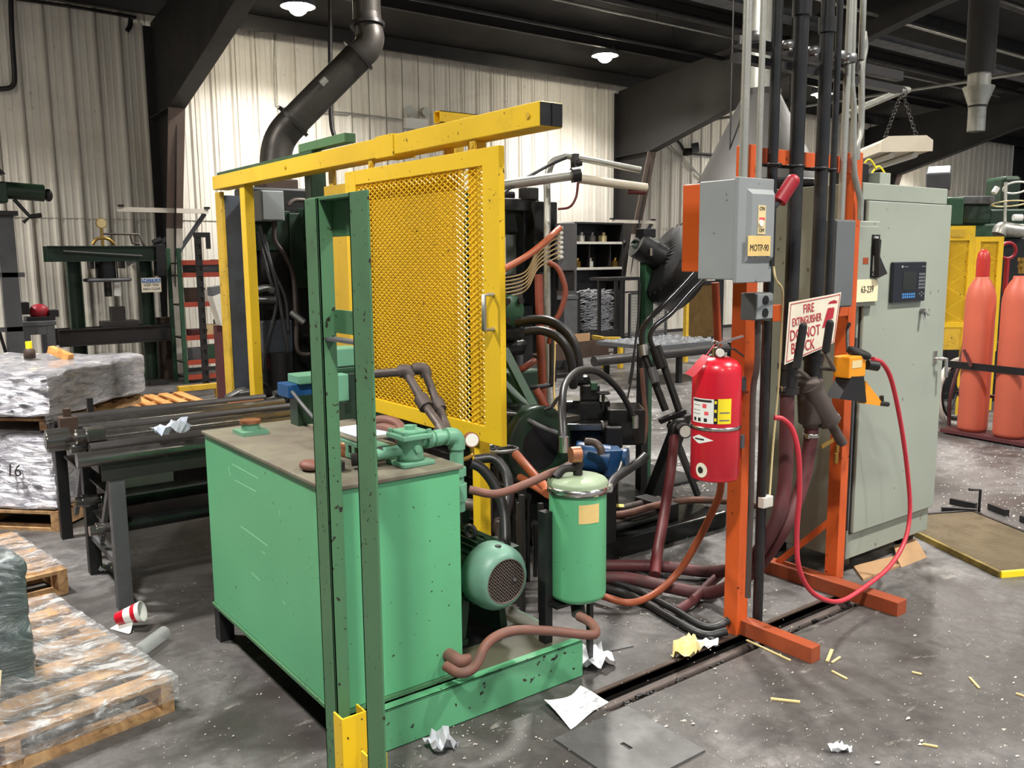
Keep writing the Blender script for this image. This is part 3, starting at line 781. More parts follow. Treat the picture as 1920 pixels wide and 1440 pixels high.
part('stiffener', bx((X2 + 0.003, ry0, rz0), (X2 + 0.03, ry0 + 0.03, rz1)), 'yellow_old', rl); part('stiffener', bx((X2 + 0.003, ry1 - 0.03, rz0), (X2 + 0.03, ry1, rz1)), 'yellow_old', rl)
part('top_hanger', bx((X2 + 0.003, ry1 - 0.12, rz1 - 0.05), (X2 + 0.02, ry1 - 0.06, bz0 + 0.002)), 'yellow_old', rl); part('top_hanger', bx((X2 + 0.003, ry0 + 0.06, rz1 - 0.05), (X2 + 0.02, ry0 + 0.12, bz0 + 0.002)), 'yellow_old', rl)
gt = thing('green_support_beam', 'dark green channel beam resting behind the yellow beam', 'beam', (2.5, 5.4, 0))
part('channel', bx((BX + bw + 0.01, at(590, 290, X=2.35).y, bz1 - 0.03), (BX + bw + 0.11, at(412, 330, X=2.35).y, bz1 + 0.055)), 'green_mach', gt, 0.004)
part('tube_piece', bx((BX + bw + 0.02, at(665, 270, X=2.4).y, bz1 + 0.058), (BX + bw + 0.09, at(577, 285, X=2.4).y, bz1 + 0.11)), 'green_frame', gt, 0.004)
part('bracket', bx((BX + bw + 0.02, ys - 0.1, bz1 - 0.02), (BX + bw + 0.08, ys + 0.05, bz1 + 0.03)), 'green_frame', gt, 0.01)
part('column', bx((BX + bw + 0.03, at(592, 350, X=2.4).y - 0.05, 0), (BX + bw + 0.13, at(592, 350, X=2.4).y + 0.05, bz1 - 0.03)), 'green_mach', gt, 0.004)
q = at(825, 218, d=4.6)
rr = thing('yellow_cross_tube', 'short open yellow square tube above the guard beam', 'beam', q)
part('tube', MB().box((q.x, q.y, q.z - 0.03), (q.x + 0.5, q.y + 0.004, q.z + 0.03)).box((q.x, q.y + 0.056, q.z - 0.03), (q.x + 0.5, q.y + 0.06, q.z + 0.03)).box((q.x, q.y, q.z + 0.026), (q.x + 0.5, q.y + 0.06, q.z + 0.03)).box((q.x, q.y, q.z - 0.03), (q.x + 0.5, q.y + 0.06, q.z - 0.026)), 'yellow', rr)
part('stand_off', bx((q.x + 0.1, q.y + 0.005, bz0 - 0.3), (q.x + 0.15, q.y + 0.055, q.z - 0.03)), 'yellow_old', rr)
part('stand_off_post', bx((q.x + 0.1, q.y + 0.005, 0), (q.x + 0.15, q.y + 0.055, bz0 - 0.3)), 'green_dark', rr)

# ================================================================ electric motor, on the skid
mo = thing('electric_motor', 'teal green electric motor with perforated round fan cover', 'motor', (1.86, 2.7, 0.137))
mc = Vector((1.853, 2.5, 0.412)); R = 0.125
part('fan_cover', MB().lathe([(0.082, 0.0), (0.09, -0.002), (0.105, 0.012), (0.122, 0.04), (R, 0.06), (R, 0.12), (R - 0.004, 0.12)], mc, (0, 1, 0), 36), 'green_motor', mo)
gr = part('fan_grille', MB().cyl(mc + Vector((0, 0.012, 0)), mc + Vector((0, 0.014, 0)), 0.086, n=32), 'black_matt', mo)
b = MB()
for i in range(-6, 7):
    for kx, kz in ((1, 0), (0, 1)):
        o_ = i * 0.0135; h = math.sqrt(max(0, 0.084 ** 2 - o_ ** 2))
        if h > 0.01:
            b.bar(mc + Vector((o_ * kx - h * kz, 0.003, o_ * kz - h * kx)), mc + Vector((o_ * kx + h * kz, 0.003, o_ * kz + h * kx)), 0.0062, 0.002, (0, 1, 0))
b.torus(mc + Vector((0, 0.002, 0)), (0, 1, 0), 0.084, 0.004, 32, 6)
o = part('grille_web', b, 'grille', gr); o['kind'] = 'stuff'; 
part('hub_bolt', MB().cyl(mc + Vector((0.035, 0.001, 0.0)), mc + Vector((0.035, -0.006, 0.0)), 0.007, n=6), 'steel', gr)
part('vent_plug', MB().cyl(mc + Vector((0.0, 0.05, 0.118)), mc + Vector((0.0, 0.05, 0.125)), 0.013, n=12), 'black', mo)
part('stator_housing', MB().cyl(mc + Vector((0, 0.12, 0)), mc + Vector((0, 0.46, 0)), 0.108, n=28), 'green_dark', mo)
for i in range(30):
    a = math.radians(i * 12)
    d_ = Vector((math.cos(a), 0, math.sin(a)))
    part('cooling_fin', MB().bar(mc + d_ * 0.119 + Vector((0, 0.125, 0)), mc + d_ * 0.119 + Vector((0, 0.44, 0)), 0.005, 0.026, d_), 'green_dark', mo)
part('drive_end_bell', MB().lathe([(0.12, 0.46), (0.12, 0.5), (0.06, 0.54), (0.0, 0.54)], mc, (0, 1, 0), 28), 'green_dark', mo)
part('lifting_eye', MB().torus(mc + Vector((-0.02, 0.2, 0.145)), (1, 0.2, 0), 0.024, 0.009, 18, 8), 'steel_dark', mo)
part('terminal_box', bx((1.96, 2.66, 0.38), (2.04, 2.82, 0.47)), 'green_dark', mo, 0.005)
for dx in (-1, 1): part('mounting_foot', MB().box((1.853 + dx * 0.11 - 0.03, 2.64, 0.137), (1.853 + dx * 0.11 + 0.03, 2.94, 0.16)).bar((1.853 + dx * 0.1, 2.79, 0.15), (1.853 + dx * 0.075, 2.79, 0.34), 0.28, 0.03, (1, 0, 0)), 'green_dark', mo)
part('mount_plate', bx((1.70, 2.62, 0.137), (2.0, 2.96, 0.139)), 'black', mo)

# ================================================================ filter canister
ca = thing('filter_canister', 'green cylindrical filter canister with chrome clamp band and paper label', 'canister', (2.2, 2.53, 0))
cc = at(1083, 1000, d=3.36); rc = 53.5 * 3.36 / F_PX; cz1, cz0 = at(1083, 905, d=3.36).z, at(1083, 1122, d=3.33).z
part('shell', MB().lathe([(0.0, cz0 - 0.018), (rc * 0.8, cz0 - 0.016), (rc * 0.97, cz0 - 0.004), (rc, cz0 + 0.01), (rc, cz1)], (cc.x, cc.y, 0), n=40), 'green', ca)
part('lid', MB().lathe([(rc + 0.004, cz1 - 0.004), (rc + 0.006, cz1 + 0.016), (rc - 0.003, cz1 + 0.026), (rc * 0.85, cz1 + 0.032), (rc * 0.5, cz1 + 0.036), (0, cz1 + 0.038)], (cc.x, cc.y, 0), n=40), 'green_lid', ca)
bd = part('clamp_band', MB().lathe([(rc + 0.002, cz1 - 0.022), (rc + 0.008, cz1 - 0.022), (rc + 0.008, cz1 + 0.004), (rc + 0.004, cz1 + 0.004)], (cc.x, cc.y, 0), n=40), 'chrome', ca)
tw = Vector((0.62, -0.78, 0)).normalized()
cl = Vector((cc.x, cc.y, cz1 - 0.009)) + tw * (rc + 0.012)
part('clamp_bolt', MB().cyl(cl - Vector((0.78, 0.62, 0)) * 0.03, cl + Vector((0.78, 0.62, 0)) * 0.05, 0.006, n=8).cbox(cl, (0.014, 0.014, 0.026)).cbox(cl + Vector((0.78, 0.62, 0)) * 0.02, (0.014, 0.014, 0.026)), 'chrome', bd)
def cyl_patch(c, r, a0, a1, z0, z1, n=10):
    """print patch on a vertical cylinder; angle 0 faces the camera, positive to the right"""
    t = Vector((CAM.x - c.x, CAM.y - c.y, 0)).normalized(); s = Vector((-t.y, t.x, 0))
    m = MB(); vs = []
    for i in range(n + 1):
        a = math.radians(a0 + (a1 - a0) * i / n); d_ = t * math.cos(a) + s * math.sin(a)
        vs += [Vector((c.x, c.y, z0)) + d_ * r, Vector((c.x, c.y, z1)) + d_ * r]
    return m.add(vs, [(2 * i, 2 * i + 2, 2 * i + 3, 2 * i + 1) for i in range(n)], True)
lz = (cz1 - cz0)
pl = part('paper_label', cyl_patch(cc, rc + 0.001, 2, 46, cz1 - 0.122, cz1 - 0.05), 'label_tan', ca, label='tan paper label')
part('support_bracket', MB().box((cc.x - rc - 0.035, cc.y + 0.02, 0.137), (cc.x - rc + 0.0, cc.y + 0.06, cz1 - 0.09)).box((cc.x - rc - 0.02, cc.y - 0.03, cz0 - 0.03), (cc.x + 0.02, cc.y + 0.06, cz0 - 0.019)), 'black', ca)
part('outlet', MB().tube([(cc.x, cc.y, cz0 - 0.02), (cc.x, cc.y, cz0 - 0.05), (cc.x - 0.02, cc.y - 0.03, cz0 - 0.075)], 0.028, 12), 'steel_dark', ca)
part('leg', MB().box((cc.x + 0.055, cc.y - 0.01, 0), (cc.x + 0.075, cc.y + 0.01, cz0 + 0.0)), 'black', ca)
top = Vector((cc.x, cc.y, cz1 + 0.036))
part('head_fitting', MB().cyl(top, top + Vector((0, 0, 0.045)), 0.018, n=8).tube([top + Vector((0, 0, 0.03)), top + Vector((-0.05, 0.02, 0.03)), top + Vector((-0.085, 0.03, 0.0))], 0.017, 10).sph(top + Vector((0, 0, 0.045)), 0.024, 10), 'steel_dark', ca)
g2 = top + Vector((-0.004, -0.005, 0.085))
ga = part('gauge', MB().cyl(g2 + Vector((-0.035, 0.0, 0)), g2 + Vector((0.0, -0.012, 0)), 0.031, n=20), 'copper', ca)
part('gauge_dial', MB().cyl(g2 + Vector((0.0, -0.012, 0)), g2 + Vector((0.002, -0.0127, 0)), 0.026, n=20), 'gauge_face', ga)
part('gauge_stem', MB().cyl(top + Vector((0, 0, 0.04)), g2, 0.007, n=8), 'brass', ca)
# hoses of the power unit
hose('suction_hose', [(835, 1248, 2.98), (862, 1262, 2.95), (890, 1250, 2.96), (915, 1205, 3.0), (960, 1183, 3.05), (1030, 1183, 3.12), (1095, 1190, 3.14), (1117, 1187, 3.17), (1108, 1168, 3.24), (1085, 1155, 3.3)], 0.0175, 'hose_brown', 'brown rubber hose from the tank drain to the canister')
hose('return_hose', [(880, 918, 3.2), (930, 926, 3.2), (985, 908, 3.25), (1030, 888, 3.32), (1048, 882, 3.38), (1068, 872, 3.42)], 0.0155, 'hose_brown', 'rust brown hose from the strainer to the canister lid')
hose('pump_hose', [(884, 868, 3.5), (905, 880, 3.5), (928, 912, 3.5), (945, 960, 3.48), (948, 1030, 3.42)], 0.021, 'hose_black', 'black rubber hose dropping behind the electric motor')
hose('pump_hose', [(890, 862, 3.7), (925, 860, 3.7), (948, 885, 3.68), (955, 925, 3.62), (946, 975, 3.55), (942, 1030, 3.5)], 0.021, 'hose_black', 'second black rubber hose looping beside the yellow post')

# ================================================================ orange pipe stand
PY = 2.25
so = thing('pipe_stand', 'orange welded steel stand carrying the pipes and switch boxes', 'stand', (3.3, 2.3, 0))
def opart(nm, mb, mat='orange', bev=0.002): return part(nm, mb, mat, so, bev)
opart('post', MB().box((2.878, 2.25, 0.0), (2.948, 2.32, 2.03)))
opart('post', MB().box((3.677, 2.295, 0.05), (3.738, 2.36, 2.055)))
opart('foot', MB().box((2.905, 1.905, 0.0), (2.965, 2.25, 0.065)), 'orange_rust')
opart('foot', MB().box((3.60, 1.94, 0.0), (3.676, 2.66, 0.065)), 'orange_rust')
zt = at(1500, 303, Y=2.33).z; zmid = at(1470, 585, Y=2.33).z
opart('top_bar', MB().box((2.949, 2.295, zt - 0.035), (3.676, 2.32, zt + 0.035)))
opart('mid_bar', MB().box((2.949, 2.295, zmid - 0.035), (3.676, 2.32, zmid + 0.035)))
opart('brace', MB().bar((3.705, 2.36, 0.32), (3.64, 2.60, 0.06), 0.03, 0.03))
opart('post', MB().box((3.677, 2.295, 0.0), (3.738, 2.36, 0.05)), 'orange_rust')
opart('tab', MB().box((2.949, 2.262, 0.375), (2.98, 2.27, 0.41)))
opart('tab', MB().box((2.949, 2.262, 1.11), (2.985, 2.27, 1.15)))
# channel bracket left of the switch
A = at(1300, 430, d=3.52)
z1, z0 = at(1318, 345, d=3.5).z, at(1315, 510, d=3.5).z
ob = thing('orange_bracket', 'orange C shaped channel bracket left of the grey switch box', 'bracket', (A.x, A.y, z0))
xx0, xx1 = A.x, A.x + 0.09
part('spine', bx((xx0, A.y - 0.04, z0), (xx1, A.y + 0.06, z1)), 'orange', ob, 0.004)
part('arm', bx((xx1, A.y + 0.0, z1 - 0.08), (2.81, A.y + 0.06, z1)), 'orange', ob, 0.004)
part('arm', bx((xx1, A.y + 0.0, z0), (2.81, A.y + 0.06, z0 + 0.07)), 'orange', ob, 0.004)
part('tie', bx((2.80, A.y + 0.06, z0 + 0.01), (2.84, 2.32, z0 + 0.06)), 'orange', ob)
part('tie', bx((2.84, 2.262, z0 + 0.01), (2.879, 2.31, z0 + 0.06)), 'orange', ob)

# ================================================================ grey disconnect switch
SY = 2.06
dx0, dx1 = at(1383, 430, Y=SY).x, at(1449, 430, Y=SY).x
dz1_, dz0_ = at(1412, 333, Y=SY).z, at(1412, 530, Y=SY).z
sb = thing('disconnect_switch', 'light grey disconnect switch box with red lever on the orange stand', 'switch box', ((dx0 + dx1) / 2, SY + 0.1, dz0_))
part('enclosure', bx((dx0 + 0.004, SY + 0.018, dz0_ + 0.012), (dx1 - 0.004, 2.245, dz1_ - 0.006)), 'box_grey', sb, 0.004)
cv = part('cover', MB().box((dx0, SY, dz0_), (dx1, SY + 0.018, dz1_)), 'box_grey', sb, 0.003)
# raised pyramid panel on the cover
px0, px1, pz0, pz1 = dx0 + 0.045, dx1 - 0.006, dz0_ + 0.075, dz1_ - 0.04
ins = 0.018
part('raised_panel', MB().add([(px0, SY, pz0), (px1, SY, pz0), (px1, SY, pz1), (px0, SY, pz1), (px0 + ins, SY - 0.012, pz0 + ins), (px1 - 0.004, SY - 0.012, pz0 + ins), (px1 - 0.004, SY - 0.012, pz1 - ins), (px0 + ins, SY - 0.012, pz1 - ins)],
     [(0, 1, 5, 4), (1, 2, 6, 5), (2, 3, 7, 6), (3, 0, 4, 7), (4, 5, 6, 7)]), 'box_grey', cv)
LY = SY - 0.0125
def face_rect(x0, y0, x1, y1, Y, th=0.0015): 
    a, b, c, d = yrange(x0, y0, x1, y1, Y); return MB().box((a, Y - th, c), (b, Y, d)), ((a + b) / 2, Y - th - 0.0004, (c + d) / 2), (b - a, d - c)
m_, c_, s_ = face_rect(1421, 385, 1435, 439, LY)
pl_ = part('on_off_plate', m_, 'cream', cv)
text('lettering', 'ON', 0.02, (c_[0], c_[1], c_[2] + s_[1] * 0.38), (1, 0, 0), (0, 0, 1), 'ink', pl_)
text('lettering', 'OFF', 0.019, (c_[0], c_[1], c_[2] - s_[1] * 0.38), (1, 0, 0), (0, 0, 1), 'ink', pl_)
part('red_strip', bx((c_[0] - 0.016, LY - 0.0024, c_[2] + 0.0), (c_[0] + 0.016, LY - 0.0016, c_[2] + 0.008)), 'red_tag', pl_)
part('pointer', MB().cyl((c_[0] - 0.006, LY - 0.002, c_[2] - 0.012), (c_[0] - 0.006, LY - 0.006, c_[2] - 0.012), 0.012, n=12), 'white', pl_)
m_, c_, s_ = face_rect(1402, 442, 1444, 480, LY)
pl_ = part('name_label', m_, 'label_tan', cv, label='tan label with handwritten asset number')
text('lettering', 'MOTP-90', 0.034, (c_[0], c_[1], c_[2] - 0.008), (1, 0, 0), (0, 0, 1), 'ink', pl_, sx=0.8)
part('latch', bx((dx1 - 0.012, SY - 0.006, dz0_ + 0.06), (dx1 + 0.006, SY, dz0_ + 0.085)), 'black', cv)
h0 = Vector((dx1 + 0.02, SY + 0.04, dz1_ - 0.13)); h1 = at(1461, 378, Y=SY + 0.0); h2 = at(1486, 340, Y=SY - 0.02)
part('lever_arm', MB().tube([h0, h1], 0.009, 10, 0).box((dx1 - 0.004, SY + 0.02, dz1_ - 0.22), (dx1 + 0.012, SY + 0.07, dz1_ - 0.06)), 'steel_grey', sb)
part('lever_grip', MB().tube([h1, (h1 + h2) / 2, h2], 0.027, 14).sph(h2, 0.027, 12), 'red_handle', sb, label='red plastic lever grip')

# outlet box below
m_, c_, s_ = face_rect(1416, 549, 1447, 600, 2.13, 0.0)
a, b_, c2, d2 = yrange(1416, 549, 1447, 600, 2.13)
ou = thing('outlet_box', 'grey duplex outlet box under the disconnect switch', 'outlet', ((a + b_) / 2, 2.15, c2))
part('box', bx((a, 2.13, c2), (b_, 2.20, d2)), 'box_mid', ou, 0.004)
part('cover_plate', bx((a + 0.002, 2.122, c2 + 0.004), (b_ - 0.002, 2.13, d2 - 0.004)), 'box_grey', ou, 0.003)
for f in (0.27, 0.73): part('socket', MB().cyl(((a + b_) / 2, 2.1215, c2 + (d2 - c2) * f), ((a + b_) / 2, 2.119, c2 + (d2 - c2) * f), 0.018, n=16), 'black', ou)
hose('conduit', [(1421, 600, 'Y', 2.16), (1420, 680, 'Y', 2.17), (1412, 740, 'Y', 2.2), (1409, 900, 'Y', 2.2), (1402, 1120, 'Y', 2.2)], 0.012, 'pipe_iron', 'grey conduit running down from the outlet box', 'pipe')
hose('conduit', [(1438, 600, 'Y', 2.17), (1434, 760, 'Y', 2.2), (1430, 900, 'Y', 2.22), (1420, 1080, 'Y', 2.24)], 0.016, 'pipe_black', 'black pipe behind the conduit of the outlet box', 'pipe')
hose('yellow_wire', [(1450, 500, 'Y', 2.06), (1455, 525, 'Y', 2.06), (1467, 545, 'Y', 2.1), (1466, 600, 'Y', 2.15), (1460, 720, 'Y', 2.2), (1450, 830, 'Y', 2.22), (1443, 930, 'Y', 2.22)], 0.0045, 'cream', 'cream yellow wire hanging beside the outlet box', 'cable')
one('wire_tag_box', fbox(1432, 932, 1450, 952, 2.2, 0.03), 'white_dirty', 'small white connector at the end of the yellow wire', 'connector', bev=0.003)

# ================================================================ vertical pipes
def vpipe(px, py, Y, r, z0, z1, mat, label, extra=None, name='pipe'):
    p = at(px, py, Y=Y)
    mb = MB().cyl((p.x, Y, z0), (p.x, Y, z1), r, n=16)
    t = thing(name, label, 'pipe', (p.x, Y, z0), 'vertical pipes above the orange stand')
    part('tube', mb, mat, t)
    for z in (extra or []): part('coupling', MB().cyl((p.x, Y, z - 0.03), (p.x, Y, z + 0.03), r * 1.28, n=16), mat, t)
    return t, p
TOPZ = 5.55
vpipe(1397, 200, 2.14, 0.0165, dz1_ - 0.002, TOPZ, 'galv', 'leftmost thick galvanised conduit entering the disconnect switch', [2.75])
vpipe(1426, 200, 2.18, 0.012, dz1_ - 0.002, TOPZ, 'galv', 'thin galvanised conduit second from left into the switch', [2.62])
vpipe(1452, 200, 2.24, 0.021, 0.02, TOPZ, 'pipe_black', 'leftmost black pipe just right of the galvanised conduits')
tb2, pb2 = vpipe(1497, 200, 2.2, 0.0295, 1.03, TOPZ, 'pipe_black', 'thick black pipe left of the fire sign', [2.56])
tb3, pb3 = vpipe(1545, 200, 2.2, 0.0275, 1.08, TOPZ, 'pipe_black', 'thick black pipe behind the fire sign, right one', [2.52])
vpipe(1567, 200, 2.2, 0.0135, 1.3, TOPZ, 'pipe_black', 'slim black pipe between the thick pipe and conduits')
tg3, pg3 = vpipe(1586, 200, 2.27, 0.0155, at(1583, 412, Y=2.27).z, TOPZ, 'galv', 'galvanised conduit entering the dark gutter box on its left')
for pts, lab in ((([1601, 0], [1601, 200], [1601, 310], [1606, 345], [1613, 375], [1613, 412]), 'galvanised conduit with an offset bend above the gutter box'),
                 (([1619, 0], [1620, 60], [1622, 90], [1616, 130], [1615, 240], [1608, 270], [1607, 300]), 'rightmost galvanised conduit with a small kink')):
    p0 = at(pts[0][0], pts[0][1], Y=2.27)
    P_ = [(p0.x, 2.27, TOPZ)] + hp([(a, b, 'Y', 2.27) for a, b in pts])
    one('pipe', MB().tube(P_, 0.0135, 14, 3), 'galv', lab, 'pipe', 'vertical pipes above the orange stand')
# strut with clamps that holds them
zs = at(1500, 100, Y=2.3).z
us = thing('pipe_strut', 'steel strut with clamps crossing behind the vertical pipes', 'strut', (3.2, 2.31, zs))
part('channel', MB().box((2.85, 2.30, zs - 0.02), (4.05, 2.304, zs + 0.02)).box((2.85, 2.304, zs + 0.016), (4.05, 2.34, zs + 0.02)).box((2.85, 2.304, zs - 0.02), (4.05, 2.34, zs - 0.016)), 'steel_dark', us)
part('channel', MB().box((2.85, 2.30, zs - 0.075), (4.05, 2.34, zs - 0.045)), 'steel_dark', us)
for px0 in (1426, 1497, 1545, 1586, 1607):
    p = at(px0, 110, Y=2.2); part('clamp', MB().lathe([(0.026, -0.016), (0.034, -0.016), (0.034, 0.016), (0.026, 0.016)], (p.x, 2.24, zs), n=14).box((p.x - 0.004, 2.25, zs - 0.016), (p.x + 0.004, 2.30, zs + 0.016)), 'steel', us)
hz_ = at(1500, 303, Y=2.2).z
for px0, r in ((1455, 0.024), (1494, 0.034), (1540, 0.032), (1563, 0.018)):
    p = at(px0, 290, Y=2.2); part('pipe_clamp', MB().torus((p.x, 2.21, hz_ - 0.02), (0, 0, 1), r + 0.004, 0.006, 18, 6).bar((p.x - r - 0.03, 2.24, hz_ - 0.02), (p.x + r + 0.03, 2.24, hz_ - 0.02), 0.01, 0.012), 'black', us)

# ================================================================ fire sign
def signpt(px, py): return at(px, py, Y=2.12)
TL, TR, BL, BR = signpt(1480, 567), signpt(1581, 548), signpt(1471, 684), signpt(1568, 642)
sg = thing('fire_sign', 'tilted white sign with red lettering about the fire extinguisher', 'sign', BL)
rt = (TR - TL).normalized(); upv = (TL - BL).normalized(); nrm = rt.cross(upv).normalized()
N = 14
def spt(u, v, off=0.0):
    p = BL.lerp(BR, u).lerp(TL.lerp(TR, u), v)
    return p - nrm * (-(0.02 * max(0, u - 0.55) ** 1.5) * 1.6 - off) if False else p + nrm * (off - 0.10 * max(0, u - 0.7) ** 2)
def sheet(fn, n, m, th):
    mb = MB(); vs = [fn(i / n, j / m, o) for o in (0, -th) for j in range(m + 1) for i in range(n + 1)]
    k = (n + 1) * (m + 1); fs = []
    for j in range(m):
        for i in range(n):
            a = j * (n + 1) + i
            fs += [(a, a + 1, a + n + 2, a + n + 1), (k + a, k + a + n + 1, k + a + n + 2, k + a + 1)]
    ed = [(i) for i in range(n + 1)] + [j * (n + 1) + n for j in range(1, m + 1)] + [m * (n + 1) + i for i in range(n - 1, -1, -1)] + [j * (n + 1) for j in range(m - 1, 0, -1)]
    for x, y in zip(ed, ed[1:] + ed[:1]): fs.append((y, x, k + x, k + y))
    return mb.add(vs, fs)
panel = part('panel', sheet(spt, N, 2, 0.002), 'sign_white', sg)
bo = MB()
for (u0, v0), (u1, v1) in (((0.03, 0.035), (0.97, 0.035)), ((0.03, 0.965), (0.97, 0.965)), ((0.03, 0.035), (0.03, 0.965)), ((0.97, 0.035), (0.97, 0.965))):
    bo.tube([spt(u0 + (u1 - u0) * i / 10, v0 + (v1 - v0) * i / 10, 0.0006) for i in range(11)], 0.0016, 4, 0)
part('border', bo, 'ink_red', panel)
W_, H_ = (TR - TL).length, (TL - BL).length
for s_, u, v, sz, kx in (('FIRE', 0.36, 0.83, 0.052, 0.8), ('EXTINGUISHER', 0.35, 0.635, 0.047, 0.62), ('DO NOT', 0.34, 0.41, 0.062, 0.82), ('BLOCK', 0.32, 0.185, 0.062, 0.8)):
    text('lettering', s_, sz, spt(u, v, 0.0012), rt * 1.0 - upv * 0.0, upv, 'ink_red', panel, sx=kx)
ic = MB()
def ip_(u, v): return spt(u, v, 0.0012)
ic.add([ip_(0.66, 0.40), ip_(0.73, 0.40), ip_(0.80, 0.75), ip_(0.73, 0.75)], [(0, 1, 2, 3)])
ic.add([ip_(0.76, 0.52), ip_(0.87, 0.52), ip_(0.88, 0.68), ip_(0.86, 0.74), ip_(0.80, 0.74), ip_(0.77, 0.68)], [(0, 1, 2, 3, 4, 5)])
ic.add([ip_(0.72, 0.83), ip_(0.92, 0.80), ip_(0.92, 0.84), ip_(0.85, 0.88), ip_(0.75, 0.87)], [(0, 1, 2, 3, 4)])
part('pictogram', ic, 'ink_red', panel, label='red extinguisher pictogram')

# valves with black rubber levers below the sign
def ball_valve(p, Y, z, label, px0, py0, px1, py1):
    t = thing('ball_valve', label, 'valve', (p.x, Y, z - 0.08))
    part('valve_body', MB().cyl((p.x, Y, z - 0.07), (p.x, Y, z + 0.06), 0.04, n=12).cyl((p.x, Y, z - 0.075), (p.x, Y, z - 0.045), 0.046, n=8).cyl((p.x, Y, z + 0.03), (p.x, Y, z + 0.055), 0.046, n=8), 'steel_dark', t)
    a, b = at(px1, py1, Y=Y - 0.16), at(px0, py0, Y=Y - 0.17)
    part('stem', MB().tube([(p.x, Y, z), (p.x, Y - 0.1, z), a], 0.009, 8, 0), 'steel', t)
    part('lever_grip', MB().tube([a, (a + b) / 2, b], 0.016, 12).sph(b, 0.016, 10), 'black_matt', t)
ball_valve(pb2, 2.2, at(1478, 705, Y=2.2).z, 'black lever ball valve on the left thick pipe under the sign', 1506, 612, 1493, 690)
ball_valve(pb3, 2.2, at(1518, 690, Y=2.2).z, 'black lever ball valve on the right thick pipe under the sign', 1556, 606, 1548, 660)
# Y strainer
ys_ = thing('y_strainer', 'dark iron Y strainer with small drain cock above the red hose', 'strainer', at(1522, 800, Y=2.2))
S0, S1 = at(1518, 705, Y=2.2), at(1522, 800, Y=2.2)
part('body', MB().tube([S0, S0.lerp(S1, 0.12), S0.lerp(S1, 0.3), S0.lerp(S1, 0.75), S0.lerp(S1, 0.85), S1], lambda t: 0.038 if t < 0.12 or t > 0.9 else 0.056, 16, 3), 'pipe_iron', ys_)
B0, B1, B2 = at(1520, 725, Y=2.18), at(1556, 790, Y=2.14), at(1580, 832, Y=2.12)
part('branch', MB().tube([B0, B1], 0.045, 14, 0).tube([B1, B2], 0.021, 12, 0).tube([B1.lerp(B2, -0.12), B1.lerp(B2, 0.02)], 0.05, 8, 0), 'pipe_iron', ys_)
d0 = at(1570, 835, Y=2.11)
part('drain_cock', MB().cyl(d0, d0 - Vector((0, 0, 0.03)), 0.008, n=8).bar(at(1540, 838, Y=2.1), at(1562, 825, Y=2.1), 0.006, 0.016).cyl(at(1568, 850, Y=2.1), at(1567, 868, Y=2.1), 0.009, n=8), 'brass', ys_)

HY = 2.2
hose('red_hose', [(1476, 722, 'Y', HY), (1475, 800, 'Y', HY), (1472, 900, 'Y', HY), (1458, 970, 'Y', HY), (1425, 1030, 'Y', 2.28), (1390, 1062, 'Y', 2.38), (1330, 1072, 'Z', 0.06), (1240, 1062, 'Z', 0.05), (1140, 1060, 'Z', 0.05), (1060, 1060, 'Z', 0.05)], 0.030, 'hose_red', 'thick dark red hose dropping left of the sign to the floor', n=14)
hose('red_hose', [(1522, 800, 'Y', HY), (1516, 850, 'Y', HY), (1500, 920, 'Y', HY), (1470, 990, 'Y', 2.2), (1430, 1050, 'Y', 2.3), (1392, 1085, 'Y', 2.36), (1330, 1112, 'Z', 0.05), (1250, 1100, 'Z', 0.05), (1180, 1085, 'Z', 0.05), (1120, 1083, 'Z', 0.05), (1050, 1085, 'Z', 0.05)], 0.030, 'hose_red', 'thick dark red hose hanging under the Y strainer', n=14)
for (px0, py0, Y) in ((1476, 727, HY), (1521, 815, HY)):
    p = at(px0, py0, Y=Y); one('hose_clamp', MB().lathe([(0.031, -0.01), (0.0345, -0.01), (0.0345, 0.01), (0.031, 0.01)], p, n=18).cbox(p + Vector((-0.035, -0.01, 0)), (0.02, 0.014, 0.02)), 'chrome', 'silver hose clamp on the ' + ('left' if px0 < 1500 else 'right') + ' thick red hose', 'clamp')

# bright red air hose with the orange tool
hose('air_hose', [(1452, 783, 'Y', 2.12), (1468, 786, 'Y', 2.1), (1486, 806, 'Y', 2.08), (1497, 850, 'Y', 2.06), (1499, 920, 'Y', 2.06), (1494, 1000, 'Y', 2.06), (1497, 1060, 'Y', 2.05), (1515, 1102, 'Y', 2.05), (1545, 1124, 'Y', 2.05), (1580, 1126, 'Y', 2.06), (1625, 1098, 'Y', 2.08), (1668, 1062, 'Y', 2.1), (1696, 1015, 'Y', 2.12), (1706, 960, 'Y', 2.14), (1702, 890, 'Y', 2.15), (1690, 800, 'Y', 2.15), (1672, 715, 'Y', 2.15), (1655, 682, 'Y', 2.15), (1636, 673, 'Y', 2.15)], 0.0105, 'hose_bright', 'bright red air hose looping down to the floor and up', n=10)
tl = thing('air_tool', 'orange and black air tool hanging on the right orange post', 'tool', at(1600, 760, Y=2.15))
def tb(nm, x0, y0, x1, y1, mat, Y=2.12, dep=0.09, bev=0.006):
    part(nm, fbox(x0, y0, x1, y1, Y, dep), mat, tl, bev)
c = at(1610, 662, Y=2.17); part('bumper_ring', MB().torus(c, (0.2, -0.3, 1), 0.04, 0.017, 20, 8), 'black_matt', tl)
tb('body', 1593, 668, 1624, 708, 'tool_orange', 2.13, 0.08)
a = at(1597, 706, Y=2.13); b = at(1620, 706, Y=2.13); c = at(1625, 755, Y=2.13); d = at(1574, 748, Y=2.13)
part('handle_guard', MB().prism([a, b, c, d], (0, 0.07, 0)), 'black', tl)
